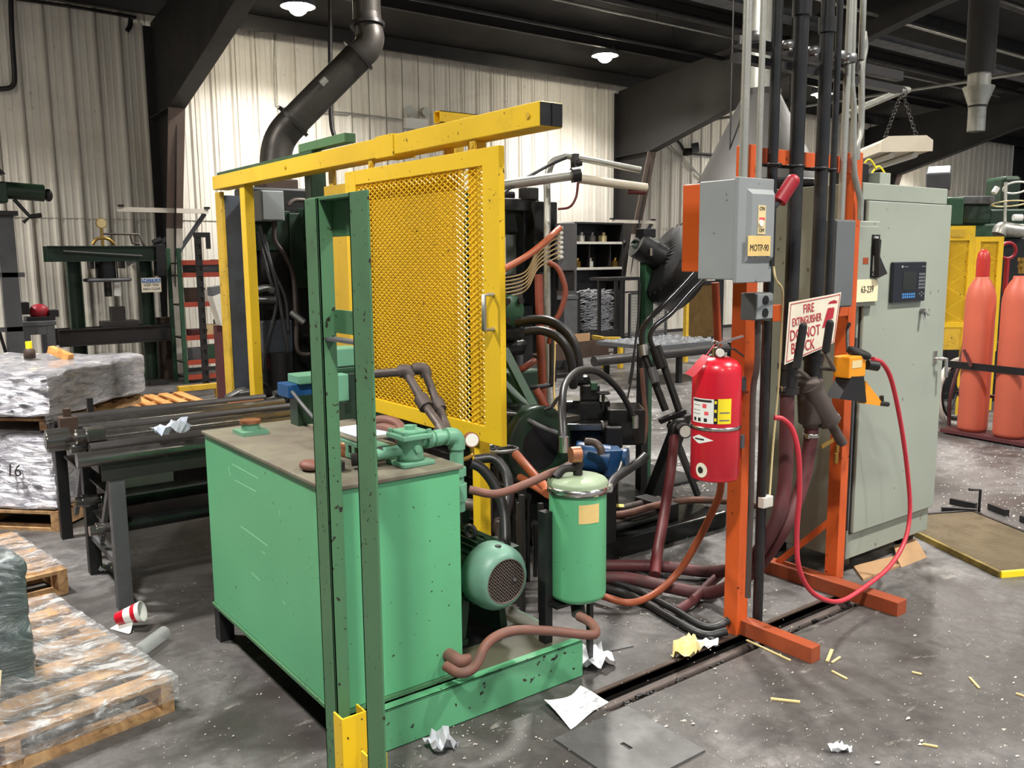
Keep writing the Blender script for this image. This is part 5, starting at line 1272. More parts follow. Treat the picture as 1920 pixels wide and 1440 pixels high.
# ================================================================ back left: shop press
PYv = 12.0
sp = thing('shop_press', 'dark green H frame shop press against the white wall', 'press', (2.7, PYv, 0))
for x in (2.28, 3.12):
    part('upright', MB().box((x - 0.08, PYv - 0.05, 0.06), (x - 0.07, PYv + 0.07, 1.75)).box((x + 0.07, PYv - 0.05, 0.06), (x + 0.08, PYv + 0.07, 1.75)).box((x - 0.07, PYv + 0.06, 0.06), (x + 0.07, PYv + 0.07, 1.75)), 'green_dark', sp)
    part('upright_foot', bx((x - 0.1, PYv - 0.3, 0), (x + 0.1, PYv + 0.35, 0.06)), 'steel_dark', sp)
part('top_beam', MB().box((1.98, PYv - 0.14, 1.59), (3.33, PYv - 0.13, 1.78)).box((1.98, PYv - 0.19, 1.77), (3.33, PYv - 0.13, 1.78)).box((1.98, PYv - 0.19, 1.59), (3.33, PYv - 0.13, 1.60)), 'green_dark', sp)
part('top_beam', MB().box((1.98, PYv + 0.12, 1.59), (3.33, PYv + 0.13, 1.78)), 'green_dark', sp)
part('bright_bar', MB().bar((2.15, PYv - 0.2, 1.72), (3.05, PYv - 0.2, 1.66), 0.012, 0.016), 'steel', sp)
part('bed_beam', MB().box((2.03, PYv - 0.14, 0.56), (3.36, PYv - 0.13, 0.77)).box((2.03, PYv - 0.2, 0.76), (3.36, PYv - 0.13, 0.77)).box((2.03, PYv - 0.2, 0.56), (3.36, PYv - 0.13, 0.57)), 'steel_dark', sp)
part('bed_beam', MB().box((2.03, PYv + 0.12, 0.56), (3.36, PYv + 0.13, 0.77)), 'steel_dark', sp)
part('bed_plate', bx((2.55, PYv - 0.12, 0.77), (2.98, PYv + 0.12, 0.84)), 'steel_dark', sp, 0.004)
part('bed_block', bx((2.67, PYv - 0.08, 0.84), (2.83, PYv + 0.08, 1.02)), 'steel_dark', sp, 0.004)
part('ram_housing', MB().cyl((2.66, PYv, 1.38), (2.66, PYv, 1.60), 0.13, n=20).box((2.46, PYv - 0.1, 1.50), (2.50, PYv + 0.1, 1.6)).box((2.82, PYv - 0.1, 1.50), (2.86, PYv + 0.1, 1.6)), 'black', sp)
part('hand_wheel', MB().torus((2.66, PYv - 0.02, 1.36), (0, 0, 1), 0.26, 0.022, 28, 8).bar((2.4, PYv - 0.02, 1.36), (2.92, PYv - 0.02, 1.36), 0.03, 0.02).bar((2.66, PYv - 0.28, 1.36), (2.66, PYv + 0.24, 1.36), 0.03, 0.02), 'steel_grey', sp)
part('ram', MB().cyl((2.66, PYv, 1.15), (2.66, PYv, 1.38), 0.045, n=16), 'steel_dark', sp)
gz = 2.02
gd2 = part('gauge', MB().cyl((2.62, PYv - 0.1, 2.06), (2.62, PYv - 0.06, 2.06), 0.065, n=20), 'brass', sp)
part('gauge_dial', MB().cyl((2.62, PYv - 0.103, 2.06), (2.62, PYv - 0.1, 2.06), 0.056, n=20), 'cream', gd2)
part('gauge_pipe', MB().cyl((2.62, PYv - 0.08, 1.78), (2.62, PYv - 0.08, 2.0), 0.016, n=8).tube([(2.5, PYv - 0.08, 1.8), (2.55, PYv - 0.08, 1.86), (2.62, PYv - 0.08, 1.88), (2.7, PYv - 0.08, 1.86), (2.76, PYv - 0.08, 1.8)], 0.018, 8), 'brass', sp)
part('oil_pipe', MB().tube([(2.64, PYv - 0.08, 1.93), (3.05, PYv - 0.08, 1.93), (3.1, PYv - 0.08, 1.82), (3.12, PYv - 0.08, 1.78)], 0.013, 8, 0).tube([(2.95, PYv - 0.08, 1.93), (2.97, PYv - 0.08, 1.82), (3.06, PYv - 0.08, 1.80)], 0.013, 8, 0), 'pipe_iron', sp)
part('hand_pump', MB().box((3.22, PYv - 0.2, 1.40), (3.34, PYv - 0.05, 1.80)).cyl((3.22, PYv - 0.1, 1.82), (3.32, PYv - 0.1, 1.86), 0.04, n=12), 'black', sp, 0.006)
part('base_tie', MB().box((2.4, PYv - 0.28, 0.03), (3.0, PYv - 0.24, 0.07)), 'steel_dark', sp)
a, b_, c_, d_ = yrange(265, 521, 302, 548, PYv - 0.24)
sn = thing('notice_sign', 'small white notice sign with blue header hanging on the shop press', 'sign', ((a + b_) / 2, PYv - 0.24, c_))
pn = part('panel', bx((a, PYv - 0.245, c_), (b_, PYv - 0.24, d_)), 'sign_white', sn, 0.004)
part('header', bx((a + 0.006, PYv - 0.247, d_ - 0.058), (b_ - 0.006, PYv - 0.245, d_ - 0.006)), 'ink_blue', pn)
text('lettering', 'NOTICE', 0.058, ((a + b_) / 2, PYv - 0.2478, d_ - 0.032), (1, 0, 0), (0, 0, 1), 'white', pn, depth=0.0004)
text('lettering', 'KEEP THIS', 0.046, ((a + b_) / 2, PYv - 0.246, d_ - 0.09), (1, 0, 0), (0, 0, 1), 'ink', pn, depth=0.0004, sx=0.9)
text('lettering', 'AREA CLEAR', 0.042, ((a + b_) / 2, PYv - 0.246, d_ - 0.14), (1, 0, 0), (0, 0, 1), 'ink', pn, depth=0.0004, sx=0.9)
part('hook', MB().box((a + 0.02, PYv - 0.24, d_ - 0.05), (a + 0.04, PYv - 0.2, d_ - 0.03)), 'steel', sn)
a, b_, c_, d_ = yrange(214, 530, 227, 555, PYv - 0.1)
one('white_card', MB().cbox(((a + b_) / 2, PYv - 0.1, (c_ + d_) / 2), (b_ - a, 0.003, d_ - c_), Matrix.Rotation(0.06, 3, 'Y')).cyl(((a + b_) / 2, PYv - 0.1, d_), ((a + b_) / 2, PYv - 0.1, 1.60), 0.003, n=5), 'white', 'small white card hanging below the press beam', 'card')
a, b_, c_, d_ = yrange(299, 598, 322, 712, 12.2)
one('steel_plate_cabinet', MB().box((a, 12.2, 0), (b_, 12.34, d_)).box((a - 0.01, 12.19, d_), (b_ + 0.01, 12.35, d_ + 0.02)), 'rust_brown', 'dark brown steel cabinet right of the shop press', 'cabinet', bev=0.005)
# pallet with orange boards in front of the press
t, L4, R4 = pallet('pallet', 'empty pallet with orange boards in front of the shop press', (2.95, 10.15), 90, 0.9, 1.05, 'wood_orange')
for o_ in list(t.children): pass
one('yellow_bar', bx((2.95, 10.25, 0.10), (3.42, 10.33, 0.16)).box((2.95, 10.25, 0), (2.99, 10.33, 0.1)).box((3.38, 10.25, 0), (3.42, 10.33, 0.1)), 'yellow_old', 'low yellow steel bar at the end of the orange pallet', 'bar', bev=0.004)

# grey bench, vice, blue bin
GBY = 11.3
a, b_, c_, d_ = yrange(37, 603, 106, 612, GBY)
gb = thing('work_bench', 'grey steel work bench at far left with a red vice', 'bench', ((a + b_) / 2, GBY + 0.25, 0))
part('top', bx((a, GBY, d_ - 0.05), (b_, GBY + 0.5, d_)), 'steel_grey', gb, 0.004)
for x in (a + 0.02, b_ - 0.1):
    for y in (GBY + 0.01, GBY + 0.41): part('leg', bx((x, y, 0), (x + 0.08, y + 0.08, d_ - 0.05)), 'steel_grey', gb)
part('apron', bx((a + 0.1, GBY + 0.02, d_ - 0.15), (b_ - 0.1, GBY + 0.04, d_ - 0.05)), 'steel_grey', gb)
xm = (a + b_) / 2
vi = thing('bench_vice', 'red bench vice with dark jaws on the grey bench', 'vice', (xm, GBY + 0.2, d_))
part('base', bx((xm - 0.1, GBY + 0.1, d_), (xm + 0.2, GBY + 0.3, d_ + 0.05)), 'black', vi, 0.005)
part('body', MB().sph((xm + 0.05, GBY + 0.2, d_ + 0.1), 0.12, 14, (0.9, 0.7, 0.8)), 'red_handle', vi)
part('jaw', bx((xm - 0.16, GBY + 0.1, d_ + 0.08), (xm - 0.06, GBY + 0.3, d_ + 0.22)), 'black', vi, 0.006); part('jaw', bx((xm + 0.14, GBY + 0.1, d_ + 0.04), (xm + 0.24, GBY + 0.3, d_ + 0.12)), 'black', vi, 0.006)
p = at(63, 655, Y=GBY + 0.2)
bb_ = thing('blue_bin', 'blue plastic bin under the grey bench', 'bin', (p.x, GBY + 0.2, 0))
part('tub', MB().lathe([(0.0, 0.0), (0.12, 0.0), (0.15, 0.42), (0.17, 0.42), (0.17, 0.44), (0.14, 0.44)], (p.x, GBY + 0.25, 0), n=20), 'blue_bin', bb_)
# machine stand at the left picture edge
ls = thing('drill_stand', 'dark machine head on a grey post at the left picture edge', 'machine', at(15, 640, Y=10.8) * 1.0)
q = at(14, 520, Y=10.8); lx = q.x
WL[ls] = Vector((lx, 10.8, 0)); ls.location = WL[ls]
zt_ = at(20, 405, Y=10.8).z; zh = at(20, 360, Y=10.8).z
part('post', bx((lx - 0.06, 10.75, 0), (lx + 0.10, 10.9, zt_)), 'steel_grey', ls, 0.004)
part('post_cap', bx((lx - 0.5, 10.7, zt_), (lx + 0.14, 10.95, zt_ + 0.05)), 'steel_dark', ls, 0.004)
part('cross_rail', bx((lx - 0.6, 10.75, at(10, 520, Y=10.8).z), (lx + 0.16, 10.8, at(10, 520, Y=10.8).z + 0.05)), 'steel_grey', ls)
part('cross_rail', bx((lx - 0.6, 10.75, at(10, 622, Y=10.8).z), (lx + 0.10, 10.8, at(10, 622, Y=10.8).z + 0.05)), 'steel_grey', ls)
part('leg', MB().bar((lx - 0.35, 10.8, zt_), (lx + 0.02, 10.82, 0.1), 0.03, 0.03), 'black', ls)
part('head', bx((lx - 0.4, 10.7, zh - 0.12), (lx + 0.06, 10.95, zh + 0.1)), 'green_dark', ls, 0.02)
part('motor', MB().cyl((lx + 0.02, 10.82, zh + 0.02), (lx + 0.42, 10.82, zh + 0.0), 0.09, n=16), 'green_dark', ls)
part('motor_end', MB().sph((lx + 0.46, 10.82, zh - 0.02), 0.07, 12, (0.7, 1, 1)), 'black', ls)
part('feed_handle', MB().tube([(lx + 0.12, 10.75, zh - 0.08), (lx + 0.25, 10.7, zh - 0.26), (lx + 0.18, 10.7, zh - 0.32)], 0.02, 8, 0).tube([(lx + 0.25, 10.7, zh - 0.26), (lx + 0.36, 10.7, zh - 0.24)], 0.025, 8, 0), 'black', ls)
part('guard', MB().prism([(lx - 0.4, 10.72, zh + 0.1), (lx + 0.06, 10.72, zh + 0.18), (lx - 0.05, 10.72, zh + 0.3), (lx - 0.4, 10.72, zh + 0.3)], (0, 0.2, 0)), 'steel_dark', ls)

# ================================================================ behind the column: orange rack, hooks
OY = 11.6
ro = thing('orange_shelf_rack', 'cluttered orange and green pallet rack behind the white column', 'rack', (4.3, OY, 0))
xa, xb = at(347, 600, Y=OY).x, at(440, 600, Y=OY).x
for py in (492, 515, 570, 632, 678, 705):
    z = at(390, py, Y=OY).z
    if z < 0.05: z = 0.08
    part('beam', bx((xa, OY, z - 0.03), (xb, OY + 0.04, z + 0.03)), 'rack_orange', ro)
    part('deck', bx((xa, OY + 0.041, z - 0.02), (xb, OY + 0.5, z)), 'steel_dark', ro)
for x in (xa - 0.05, xb):
    for y in (OY, OY + 0.46): part('upright', bx((x, y, 0), (x + 0.05, y + 0.04, 1.75)), 'green_mach', ro)
zz = [at(390, p_, Y=OY).z for p_ in (515, 570, 632, 678)]
random.seed(5)
items = [('black', 'bin'), ('steel_grey', 'bin'), ('green_mach', 'bin'), ('rust_brown', 'crate'), ('white_dirty', 'bin'), ('steel_dark', 'crate'), ('plum', 'bin'), ('cream', 'carton')]
cnt = 0
pos_w = ['left', 'middle', 'right']; lev_w = ['second', 'third', 'fourth', 'lowest']
for li, z in enumerate(zz):
    for k in range(3):
        mt, nm = items[cnt % 8]; cnt += 1
        x = xa + 0.08 + k * (xb - xa - 0.1) / 3; h = 0.1 + 0.12 * random.random()
        one('storage_' + nm, MB().prism([(x + 0.015, OY + 0.06, z + 0.001), (x + 0.20, OY + 0.06, z + 0.001), (x + 0.215, OY + 0.04, z + h), (x, OY + 0.04, z + h)], (0, 0.22, 0)), mt, 'small %s %s on the %s orange rack shelf, %s' % ({'white_dirty': 'white', 'steel_grey': 'grey', 'green_mach': 'green', 'rust_brown': 'brown', 'steel_dark': 'dark', 'plum': 'plum red', 'cream': 'cream', 'black': 'black'}[mt], nm, lev_w[li], pos_w[k]), nm)
# perforated strap post with hook
hx = at(378, 560, Y=11.0).x
hk = thing('hook_post', 'perforated steel post with a hook top behind the column', 'post', (hx, 11.0, 0))
zt_ = at(375, 445, Y=11.0).z
part('strip', MB().box((hx - 0.04, 11.0, 0), (hx - 0.02, 11.03, zt_)).box((hx + 0.02, 11.0, 0), (hx + 0.04, 11.03, zt_)).box((hx - 0.02, 11.02, 0), (hx + 0.02, 11.03, zt_)), 'steel_dark', hk)
for i in range(14): part('rung', bx((hx - 0.02, 11.0, 0.1 + i * 0.13), (hx + 0.02, 11.018, 0.17 + i * 0.13)), 'steel_dark', hk)
part('hook', MB().box((hx - 0.05, 11.0, zt_), (hx + 0.15, 11.03, zt_ + 0.06)).box((hx + 0.10, 11.0, zt_ - 0.14), (hx + 0.15, 11.03, zt_)), 'steel_dark', hk)
part('foot', bx((hx - 0.1, 10.9, 0), (hx + 0.1, 11.15, 0.02)), 'steel_dark', hk)
# white scoop bin on a dark post
q = at(420, 690, Y=8.6)
sc = thing('scoop_post', 'white open scoop bin on a dark steel post', 'bin', (q.x, 8.6, 0))
zb_ = at(420, 610, Y=8.6).z; zt_ = at(420, 540, Y=8.6).z
part('post', bx((q.x - 0.05, 8.6, 0), (q.x + 0.06, 8.7, zb_)), 'plum', sc, 0.003)
part('bin', MB().prism([(q.x - 0.02, 8.55, zb_), (q.x + 0.06, 8.55, zb_), (q.x + 0.07, 8.55, zt_ - 0.02), (q.x - 0.09, 8.55, zt_ - 0.08)], (0, 0.16, 0)), 'white_dirty', sc, 0.003)
part('bin_mouth', MB().prism([(q.x - 0.085, 8.56, zt_ - 0.075), (q.x + 0.065, 8.56, zt_ - 0.02), (q.x + 0.06, 8.56, zt_ + 0.03), (q.x - 0.09, 8.56, zt_ + 0.01)], (0, 0.14, 0)), 'steel_grey', sc)
one('wood_block', bx((at(385, 725, Z=0).x, 9.9, 0), (at(385, 725, Z=0).x + 0.5, 10.05, 0.16)), 'wood', 'wooden block lying on the floor behind the stock rack', 'wood', bev=0.004)

# ================================================================ big press machine behind the guard, left end
pm = thing('die_casting_press', 'large dark oily casting press reaching from behind the yellow guard to the hydraulic valves', 'machine', (3.0, 6.6, 0))
MYL = 6.75
def mp(nm, x0, y0, x1, y1, Y, dep, mat, bev=0.006): return part(nm, fbox(x0, y0, x1, y1, Y, dep), mat, pm, bev)
mp('platen', 478, 352, 600, 770, MYL, 0.35, 'black', 0.02)
mp('platen_plate', 490, 470, 560, 600, MYL - 0.03, 0.03, 'steel_dark')
mp('tie_block', 478, 395, 545, 470, MYL - 0.05, 0.05, 'green_dark')
mp('cylinder_base', 495, 600, 550, 665, MYL - 0.12, 0.12, 'steel_blue', 0.02)
part('ram', MB().cyl(at(520, 660, Y=MYL - 0.1), at(522, 740, Y=MYL - 0.1), 0.12, n=18), 'steel_dark', pm)
mp('side_plate', 545, 400, 605, 540, MYL - 0.08, 0.05, 'green_dark')
mp('foot', 480, 740, 600, 800, MYL - 0.2, 0.5, 'black_oily', 0.01)
mp('upper_frame', 498, 335, 560, 362, MYL + 0.02, 0.25, 'rust_brown', 0.01)
part('base', bx((2.9, 4.95, 0.0), (4.6, 7.1, 0.45)), 'black_oily', pm, 0.01)
part('lower_frame', bx((2.95, 5.2, 0.45), (4.2, 6.7, 0.75)), 'green_dark', pm, 0.02)
part('die_block', bx((3.1, 5.3, 0.75), (3.9, 6.3, 1.7)), 'steel_dark', pm, 0.02)
for zq in (0.95, 1.55): part('tie_bar', MB().cyl((3.0, 4.6, zq), (3.0, 7.0, zq), 0.05, n=16), 'steel_oily', pm)
part('side_guard_plate', bx((3.12, 4.5, 0.45), (3.16, 6.35, 2.02)), 'green_dark', pm, 0.004)
for yy in (4.75, 5.2, 5.65, 6.1): part('guard_rib', bx((3.08, yy, 0.5), (3.12, yy + 0.05, 1.98)), 'black', pm)
part('top_frame', bx((2.95, 5.3, 1.75), (4.0, 6.9, 2.0)), 'green_dark', pm, 0.02)
a, b_, c_, d_ = yrange(490, 357, 533, 414, MYL - 0.25)
jb = thing('junction_box', 'small light grey junction box hung behind the yellow post', 'box', ((a + b_) / 2, MYL - 0.2, c_))
part('box', bx((a, MYL - 0.25, c_), (b_, MYL - 0.05, d_)), 'box_grey', jb, 0.006)
part('lid', bx((a + 0.008, MYL - 0.258, c_ + 0.008), (b_ - 0.008, MYL - 0.25, d_ - 0.008)), 'box_grey', jb, 0.003)
cn = [([(515, 414), (515, 450), (535, 480), (550, 520), (555, 600), (560, 660), (600, 663)], 'bent conduit from the grey junction box', 0.018, 'pipe_iron'), ([(540, 385), (555, 375), (590, 378)], 'short conduit right of the grey junction box', 0.018, 'pipe_iron'),
      ([(475, 420), (478, 500), (480, 600), (490, 700)], 'straight grey line beside the yellow post', 0.016, 'steel_grey'), ([(487, 422), (495, 460), (515, 520), (530, 600), (545, 700)], 'first grey line fanning out across the press', 0.013, 'steel_grey'), ([(495, 440), (510, 500), (535, 560), (540, 620)], 'second grey line fanning out across the press', 0.012, 'steel_grey'), ([(482, 435), (505, 520), (518, 570), (500, 650), (495, 730)], 'curved grey line down the press', 0.012, 'steel_grey'), ([(455, 560), (446, 570), (446, 590), (462, 596)], 'small black cable loop on the blue grey post', 0.012, 'hose_black'), ([(500, 670), (515, 720), (535, 760)], 'rust red line low on the press', 0.014, 'red_dark')]
for pts, lab, r, mt in cn: hose('control_line', [(x, y, 'Y', MYL - 0.16) for x, y in pts], r, mt, lab, 'pipe')
one('pipe_manifold', MB().tube(hp([(480, 545, 'Y', MYL - 0.2), (500, 540, 'Y', MYL - 0.2), (512, 545, 'Y', MYL - 0.2)]), 0.03, 10).tube(hp([(480, 562, 'Y', MYL - 0.2), (515, 562, 'Y', MYL - 0.2)]), 0.03, 10), 'steel', 'bright steel pipe manifold on the press front', 'manifold')
one('valve_handle', MB().tube(hp([(545, 585, 'Y', MYL - 0.25), (570, 605, 'Y', MYL - 0.3)]), 0.025, 10, 0), 'steel', 'short steel valve handle on the press', 'valve')
bp = thing('steel_guard_post', 'blue grey steel column with yellow edge behind the tank', 'post', (2.39, 6.5, 0))
ptop, pbot = 2.07, 0.55
xl, xr = at(424, 550, Y=6.55).x, at(468, 550, Y=6.55).x
part('web', bx((xl, 6.55, 0.6), (xr, 6.57, ptop)), 'steel_blue', bp)
part('flange', bx((xl - 0.02, 6.48, 0.2), (xl, 6.62, ptop + 0.02)), 'yellow_old', bp, 0.002)
part('flange', bx((xr, 6.48, 0.0), (xr + 0.02, 6.62, ptop)), 'steel_dark', bp, 0.002)
part('leg', bx((xl + 0.06, 6.55, 0), (xl + 0.13, 6.6, 0.6)), 'steel_grey', bp, 0.002)
# tangle of small fittings at the foot
random.seed(11)
for i in range(7):
    x0 = 425 + i * 22; p = at(x0, 745 + random.randint(-12, 14), Y=6.3)
    one('pipe_fitting', MB().tube([p, p + Vector((random.uniform(0.05, 0.15), 0.02, random.uniform(-0.06, 0.06))), p + Vector((random.uniform(0.12, 0.22), 0.05, random.uniform(-0.1, 0.02)))], random.uniform(0.016, 0.03), 8, 3).cyl((p.x + 0.02, 6.3, 0.0), (p.x + 0.02, 6.3, p.z), 0.012, n=6), random.choice(['steel', 'steel_dark', 'pipe_iron']), '%s pipe fitting low behind the tank, counted from the left' % ['first', 'second', 'third', 'fourth', 'fifth', 'sixth', 'seventh'][i], 'fitting', 'pipe fittings at the press foot')

# exhaust duct
DD = 7.6
ed = thing('exhaust_duct', 'grey bent steel exhaust duct rising to the roof', 'duct', at(520, 330, d=DD))
r = 26 * DD / F_PX
vt = at(688, 30, d=DD)
part('riser', MB().cyl((vt.x, vt.y, vt.z), (vt.x, vt.y, roof_z(vt.y) - 0.24), r, n=24), 'duct', ed)
part('elbow', MB().tube([vt, at(691, 55, d=DD), at(694, 72, d=DD), at(688, 90, d=DD), at(674, 104, d=DD)], r * 1.02, 24, 4), 'duct', ed)
part('diagonal_pipe', MB().tube([at(676, 102, d=DD), at(553, 226, d=DD)], r * 1.08, 24, 0), 'duct', ed)
part('lower_elbow', MB().tube([at(556, 224, d=DD), at(535, 246, d=DD), at(522, 270, d=DD), at(517, 300, d=DD), at(516, 350, d=DD)], r * 1.12, 24, 4), 'duct', ed)
def flange(a, b, k): 
    A_, B_ = at(*a, d=DD), at(*b, d=DD); ax = (B_ - A_).normalized()
    return MB().cyl(A_ - ax * 0.015, A_ + ax * 0.015, r * k, n=26)
part('flange_ring', flange((689, 48), (690, 60), 1.25), 'steel_dark', ed); part('flange_ring', flange((672, 104), (660, 116), 1.32), 'steel_dark', ed); part('flange_ring', flange((550, 228), (540, 238), 1.36), 'steel_dark', ed)
part('patch', MB().tube([at(612, 148, d=DD - r * 1.02), at(602, 158, d=DD - r * 1.02)], 0.035, 8, 0), 'galv', ed)
hose('drop_pipe', [(619, -80, 8.4), (619, 60, 8.4), (620, 190, 8.4), (622, 235, 8.4), (629, 262, 8.4)], 0.022, 'steel_dark', 'thin dark pipe hanging from the roof beside the duct', 'pipe')
em = thing('emergency_light', 'white wall box with two round lamp heads', 'lamp', at(780, 230, Y=WY - 0.06))
p = at(780, 232, Y=WY - 0.12)
part('box', bx((p.x - 0.2, WY - 0.16, p.z - 0.08), (p.x + 0.2, WY - 0.04, p.z + 0.08)), 'white', em, 0.01)
for dx in (-0.13, 0.16): part('lamp_head', MB().cyl((p.x + dx, WY - 0.2, p.z + 0.19), (p.x + dx, WY - 0.1, p.z + 0.19), 0.08, n=16).cyl((p.x + dx, WY - 0.12, p.z + 0.08), (p.x + dx, WY - 0.12, p.z + 0.14), 0.015, n=6), 'clear_plastic' if dx < 0 else 'galv', em)
hose('wall_cable', [(515, 60, 'Y', WY - 0.06), (516, 185, 'Y', WY - 0.06), (522, 198, 'Y', WY - 0.06), (545, 204, 'Y', WY - 0.06), (650, 212, 'Y', WY - 0.06), (762, 226, 'Y', WY - 0.06)], 0.014, 'galv', 'thin conduit along the wall to the white emergency light', 'pipe')
hose('wall_conduit', [(20, -20, 'Y', WY - 0.06), (22, 60, 'Y', WY - 0.06), (27, 140, 'Y', WY - 0.06), (24, 160, 'Y', WY - 0.06), (10, 166, 'Y', WY - 0.06), (-30, 167, 'Y', WY - 0.06)], 0.03, 'steel_dark', 'dark bent conduit on the wall at the upper left', 'pipe')
hose('wall_conduit', [(30, -2, 'Y', WY - 0.07), (150, 15, 'Y', WY - 0.07), (255, 33, 'Y', WY - 0.07)], 0.02, 'steel_dark', 'dark conduit running under the eave at upper left', 'pipe')
hose('wall_cable', [(245, 33, 'Y', WY - 0.1), (244, 48, 'Y', WY - 0.1), (238, 58, 'Y', WY - 0.1)], 0.03, 'black', 'short black cable end hanging under the eave', 'cable')

# ================================================================ press, right end (seen right of the yellow door)
pr = pm          # same machine
def rp(nm, x0, y0, x1, y1, Y, dep, mat, bev=0.005): return part(nm, fbox(x0, y0, x1, y1, Y, dep), mat, pr, bev)
part('base', bx((2.92, 3.26, 0.0), (4.05, 4.7, 0.10)), 'black_oily', pr, 0.01)
part('base_block', bx((2.75, 3.55, 0.10), (3.45, 4.9, 0.42)), 'black_oily', pr, 0.02)
rp('black_panel', 1003, 378, 1045, 574, 4.55, 0.3, 'black_matt')
rp('post', 985, 520, 1000, 700, 4.6, 0.08, 'steel_grey') if False else None
rp('top_bracket', 930, 372, 1012, 396, 4.6, 0.12, 'steel_dark', 0.01)
rp('top_knob', 989, 351, 1011, 375, 4.58, 0.1, 'steel_dark', 0.01)
rp('frame_side', 982, 395, 1004, 540, 4.62, 0.2, 'black')
rp('frame_side', 925, 395, 945, 560, 4.62, 0.2, 'green_dark')
rp('frame_sill', 945, 515, 1000, 570, 4.62, 0.2, 'black')
rp('hood', 936, 357, 968, 374, 4.7, 0.15, 'black', 0.02)
part('window_pane', fbox(945, 440, 982, 516, 4.70, 0.006), 'glass_pane', pr)
rp('upright', 968, 522, 981, 700, 4.5, 0.05, 'steel_grey'); rp('upright', 1019, 510, 1027, 790, 4.5, 0.05, 'steel_grey')
rp('plate_back', 930, 570, 1000, 690, 4.75, 0.3, 'black_oily', 0.01)
# round green flange with bolts
fc = at(955, 582, Y=4.05)
fl2 = part('green_flange', MB().lathe([(0.0, -0.03), (0.085, -0.03), (0.09, -0.02), (0.09, 0.06), (0.0, 0.06)], fc, (0, 1, 0), 24).box((fc.x - 0.085, fc.y - 0.02, fc.z - 0.04), (fc.x + 0.085, fc.y + 0.05, fc.z + 0.04)), 'green_mach', pr)
for dx, dz in ((-0.045, 0.055), (0.05, 0.055), (-0.045, -0.055), (0.05, -0.055)):
    part('bolt', MB().cyl(fc + Vector((dx, -0.03, dz)), fc + Vector((dx, -0.052, dz)), 0.02, n=6), 'steel_dark', fl2)
part('flange_body', MB().cyl(fc + Vector((0, 0.06, 0)), fc + Vector((0, 0.6, 0)), 0.1, n=20), 'black_oily', pr)
rp('valve_lump', 940, 615, 985, 640, 4.0, 0.2, 'black_oily', 0.02); rp('valve_lump', 945, 638, 992, 668, 4.05, 0.2, 'black', 0.03)
part('brace', MB().bar(at(944, 655, Y=3.9), at(1002, 768, Y=3.75), 0.05, 0.03, (0, -1, 0)), 'green_mach', pr)
part('brace', MB().bar(at(942, 705, Y=3.9), at(985, 768, Y=3.75), 0.06, 0.03, (0, -1, 0)), 'green_mach', pr)
# big horizontal cylinder
cA, cB = at(1012, 838, d=4.55), None
part('big_cylinder', MB().cyl(cA, cA + Vector((-0.05, 1.1, 0.0)), 0.20, n=28), 'black_oily', pr)
part('cylinder_rim', MB().lathe([(0.12, -0.01), (0.2, -0.01), (0.215, 0.0), (0.215, 0.06), (0.2, 0.06)], cA, (0, 1, 0), 28), 'green_dark', pr)
part('cylinder_rim', MB().cyl(cA + Vector((0, -0.006, 0)), cA + Vector((0, 0.0, 0)), 0.15, n=24), 'black', pr)
part('saddle', bx((cA.x - 0.2, cA.y + 0.1, 0.42), (cA.x + 0.15, cA.y + 0.9, cA.z - 0.1)), 'black_oily', pr, 0.01)
part('top_plate', MB().cbox(at(1018, 782, d=4.75), (0.28, 0.3, 0.03), rotz(0)), 'steel_oily', pr, 0.004)
part('oil_line', MB().tube(hp([(942, 776, 4.5), (975, 780, 4.5), (1010, 798, 4.45), (1045, 812, 4.45)]), 0.012, 8), 'steel_grey', pr)
# valve stack
def dp(nm, x0, y0, x1, y1, d, dep, mat, bev=0.008):
    a = at(x0, y0, d=d); b = at(x1, y1, d=d); dx = Vector((b.x - a.x, b.y - a.y, 0)); w_ = dx.length
    zr = (a.z, b.z); c = (a + b) / 2; n = Vector((_fw.x, _fw.y, 0)).normalized()
    return part(nm, MB().cbox(Vector((c.x, c.y, (zr[0] + zr[1]) / 2)) + n * dep / 2, (w_, dep, abs(zr[0] - zr[1])), rotz(0) @ Matrix.Rotation(-YAW, 3, 'Z')), mat, pr, bev)
dp('valve_block', 1058, 752, 1145, 790, 4.9, 0.2, 'black_oily', 0.015); dp('valve_coil', 1090, 722, 1125, 752, 4.9, 0.12, 'black'); dp('valve_cap', 1075, 705, 1108, 725, 4.92, 0.1, 'black_oily', 0.02); dp('teal_plug', 1108, 718, 1120, 732, 4.85, 0.06, 'green_mach', 0.003)
dp('valve_plate', 1050, 795, 1130, 808, 4.8, 0.2, 'steel_oily', 0.004); dp('valve_base', 1060, 806, 1150, 850, 4.85, 0.25, 'black_oily', 0.01)
dp('block', 1140, 768, 1210, 836, 4.75, 0.25, 'black_oily', 0.01); dp('block_face', 1135, 800, 1168, 842, 4.7, 0.06, 'black', 0.01)
part('support', MB().box((3.15, 3.62, 0.1), (3.5, 4.0, 0.46)), 'black_oily', pr, 0.02)
dp('junction_panel', 1047, 418, 1077, 508, 5.45, 0.4, 'steel_grey', 0.006); dp('junction_plinth', 1047, 508, 1077, 545, 5.5, 0.35, 'black', 0.004)
for i in range(7): part('gland', MB().cyl(at(1053, 428 + i * 9, d=5.44), at(1047, 429 + i * 9, d=5.41), 0.014, n=8), 'white_dirty', pr)
wv = at(1131, 737, d=4.85)
hw = part('small_handwheel', MB().torus(wv, (0, 0, 1), 0.034, 0.006, 18, 6).bar(wv - Vector((0.034, 0, 0)), wv + Vector((0.034, 0, 0)), 0.008, 0.006).cyl(wv, wv - Vector((0, 0, 0.1)), 0.009, n=8), 'steel_dark', pr)
bpq = at(1125, 862, d=4.55)
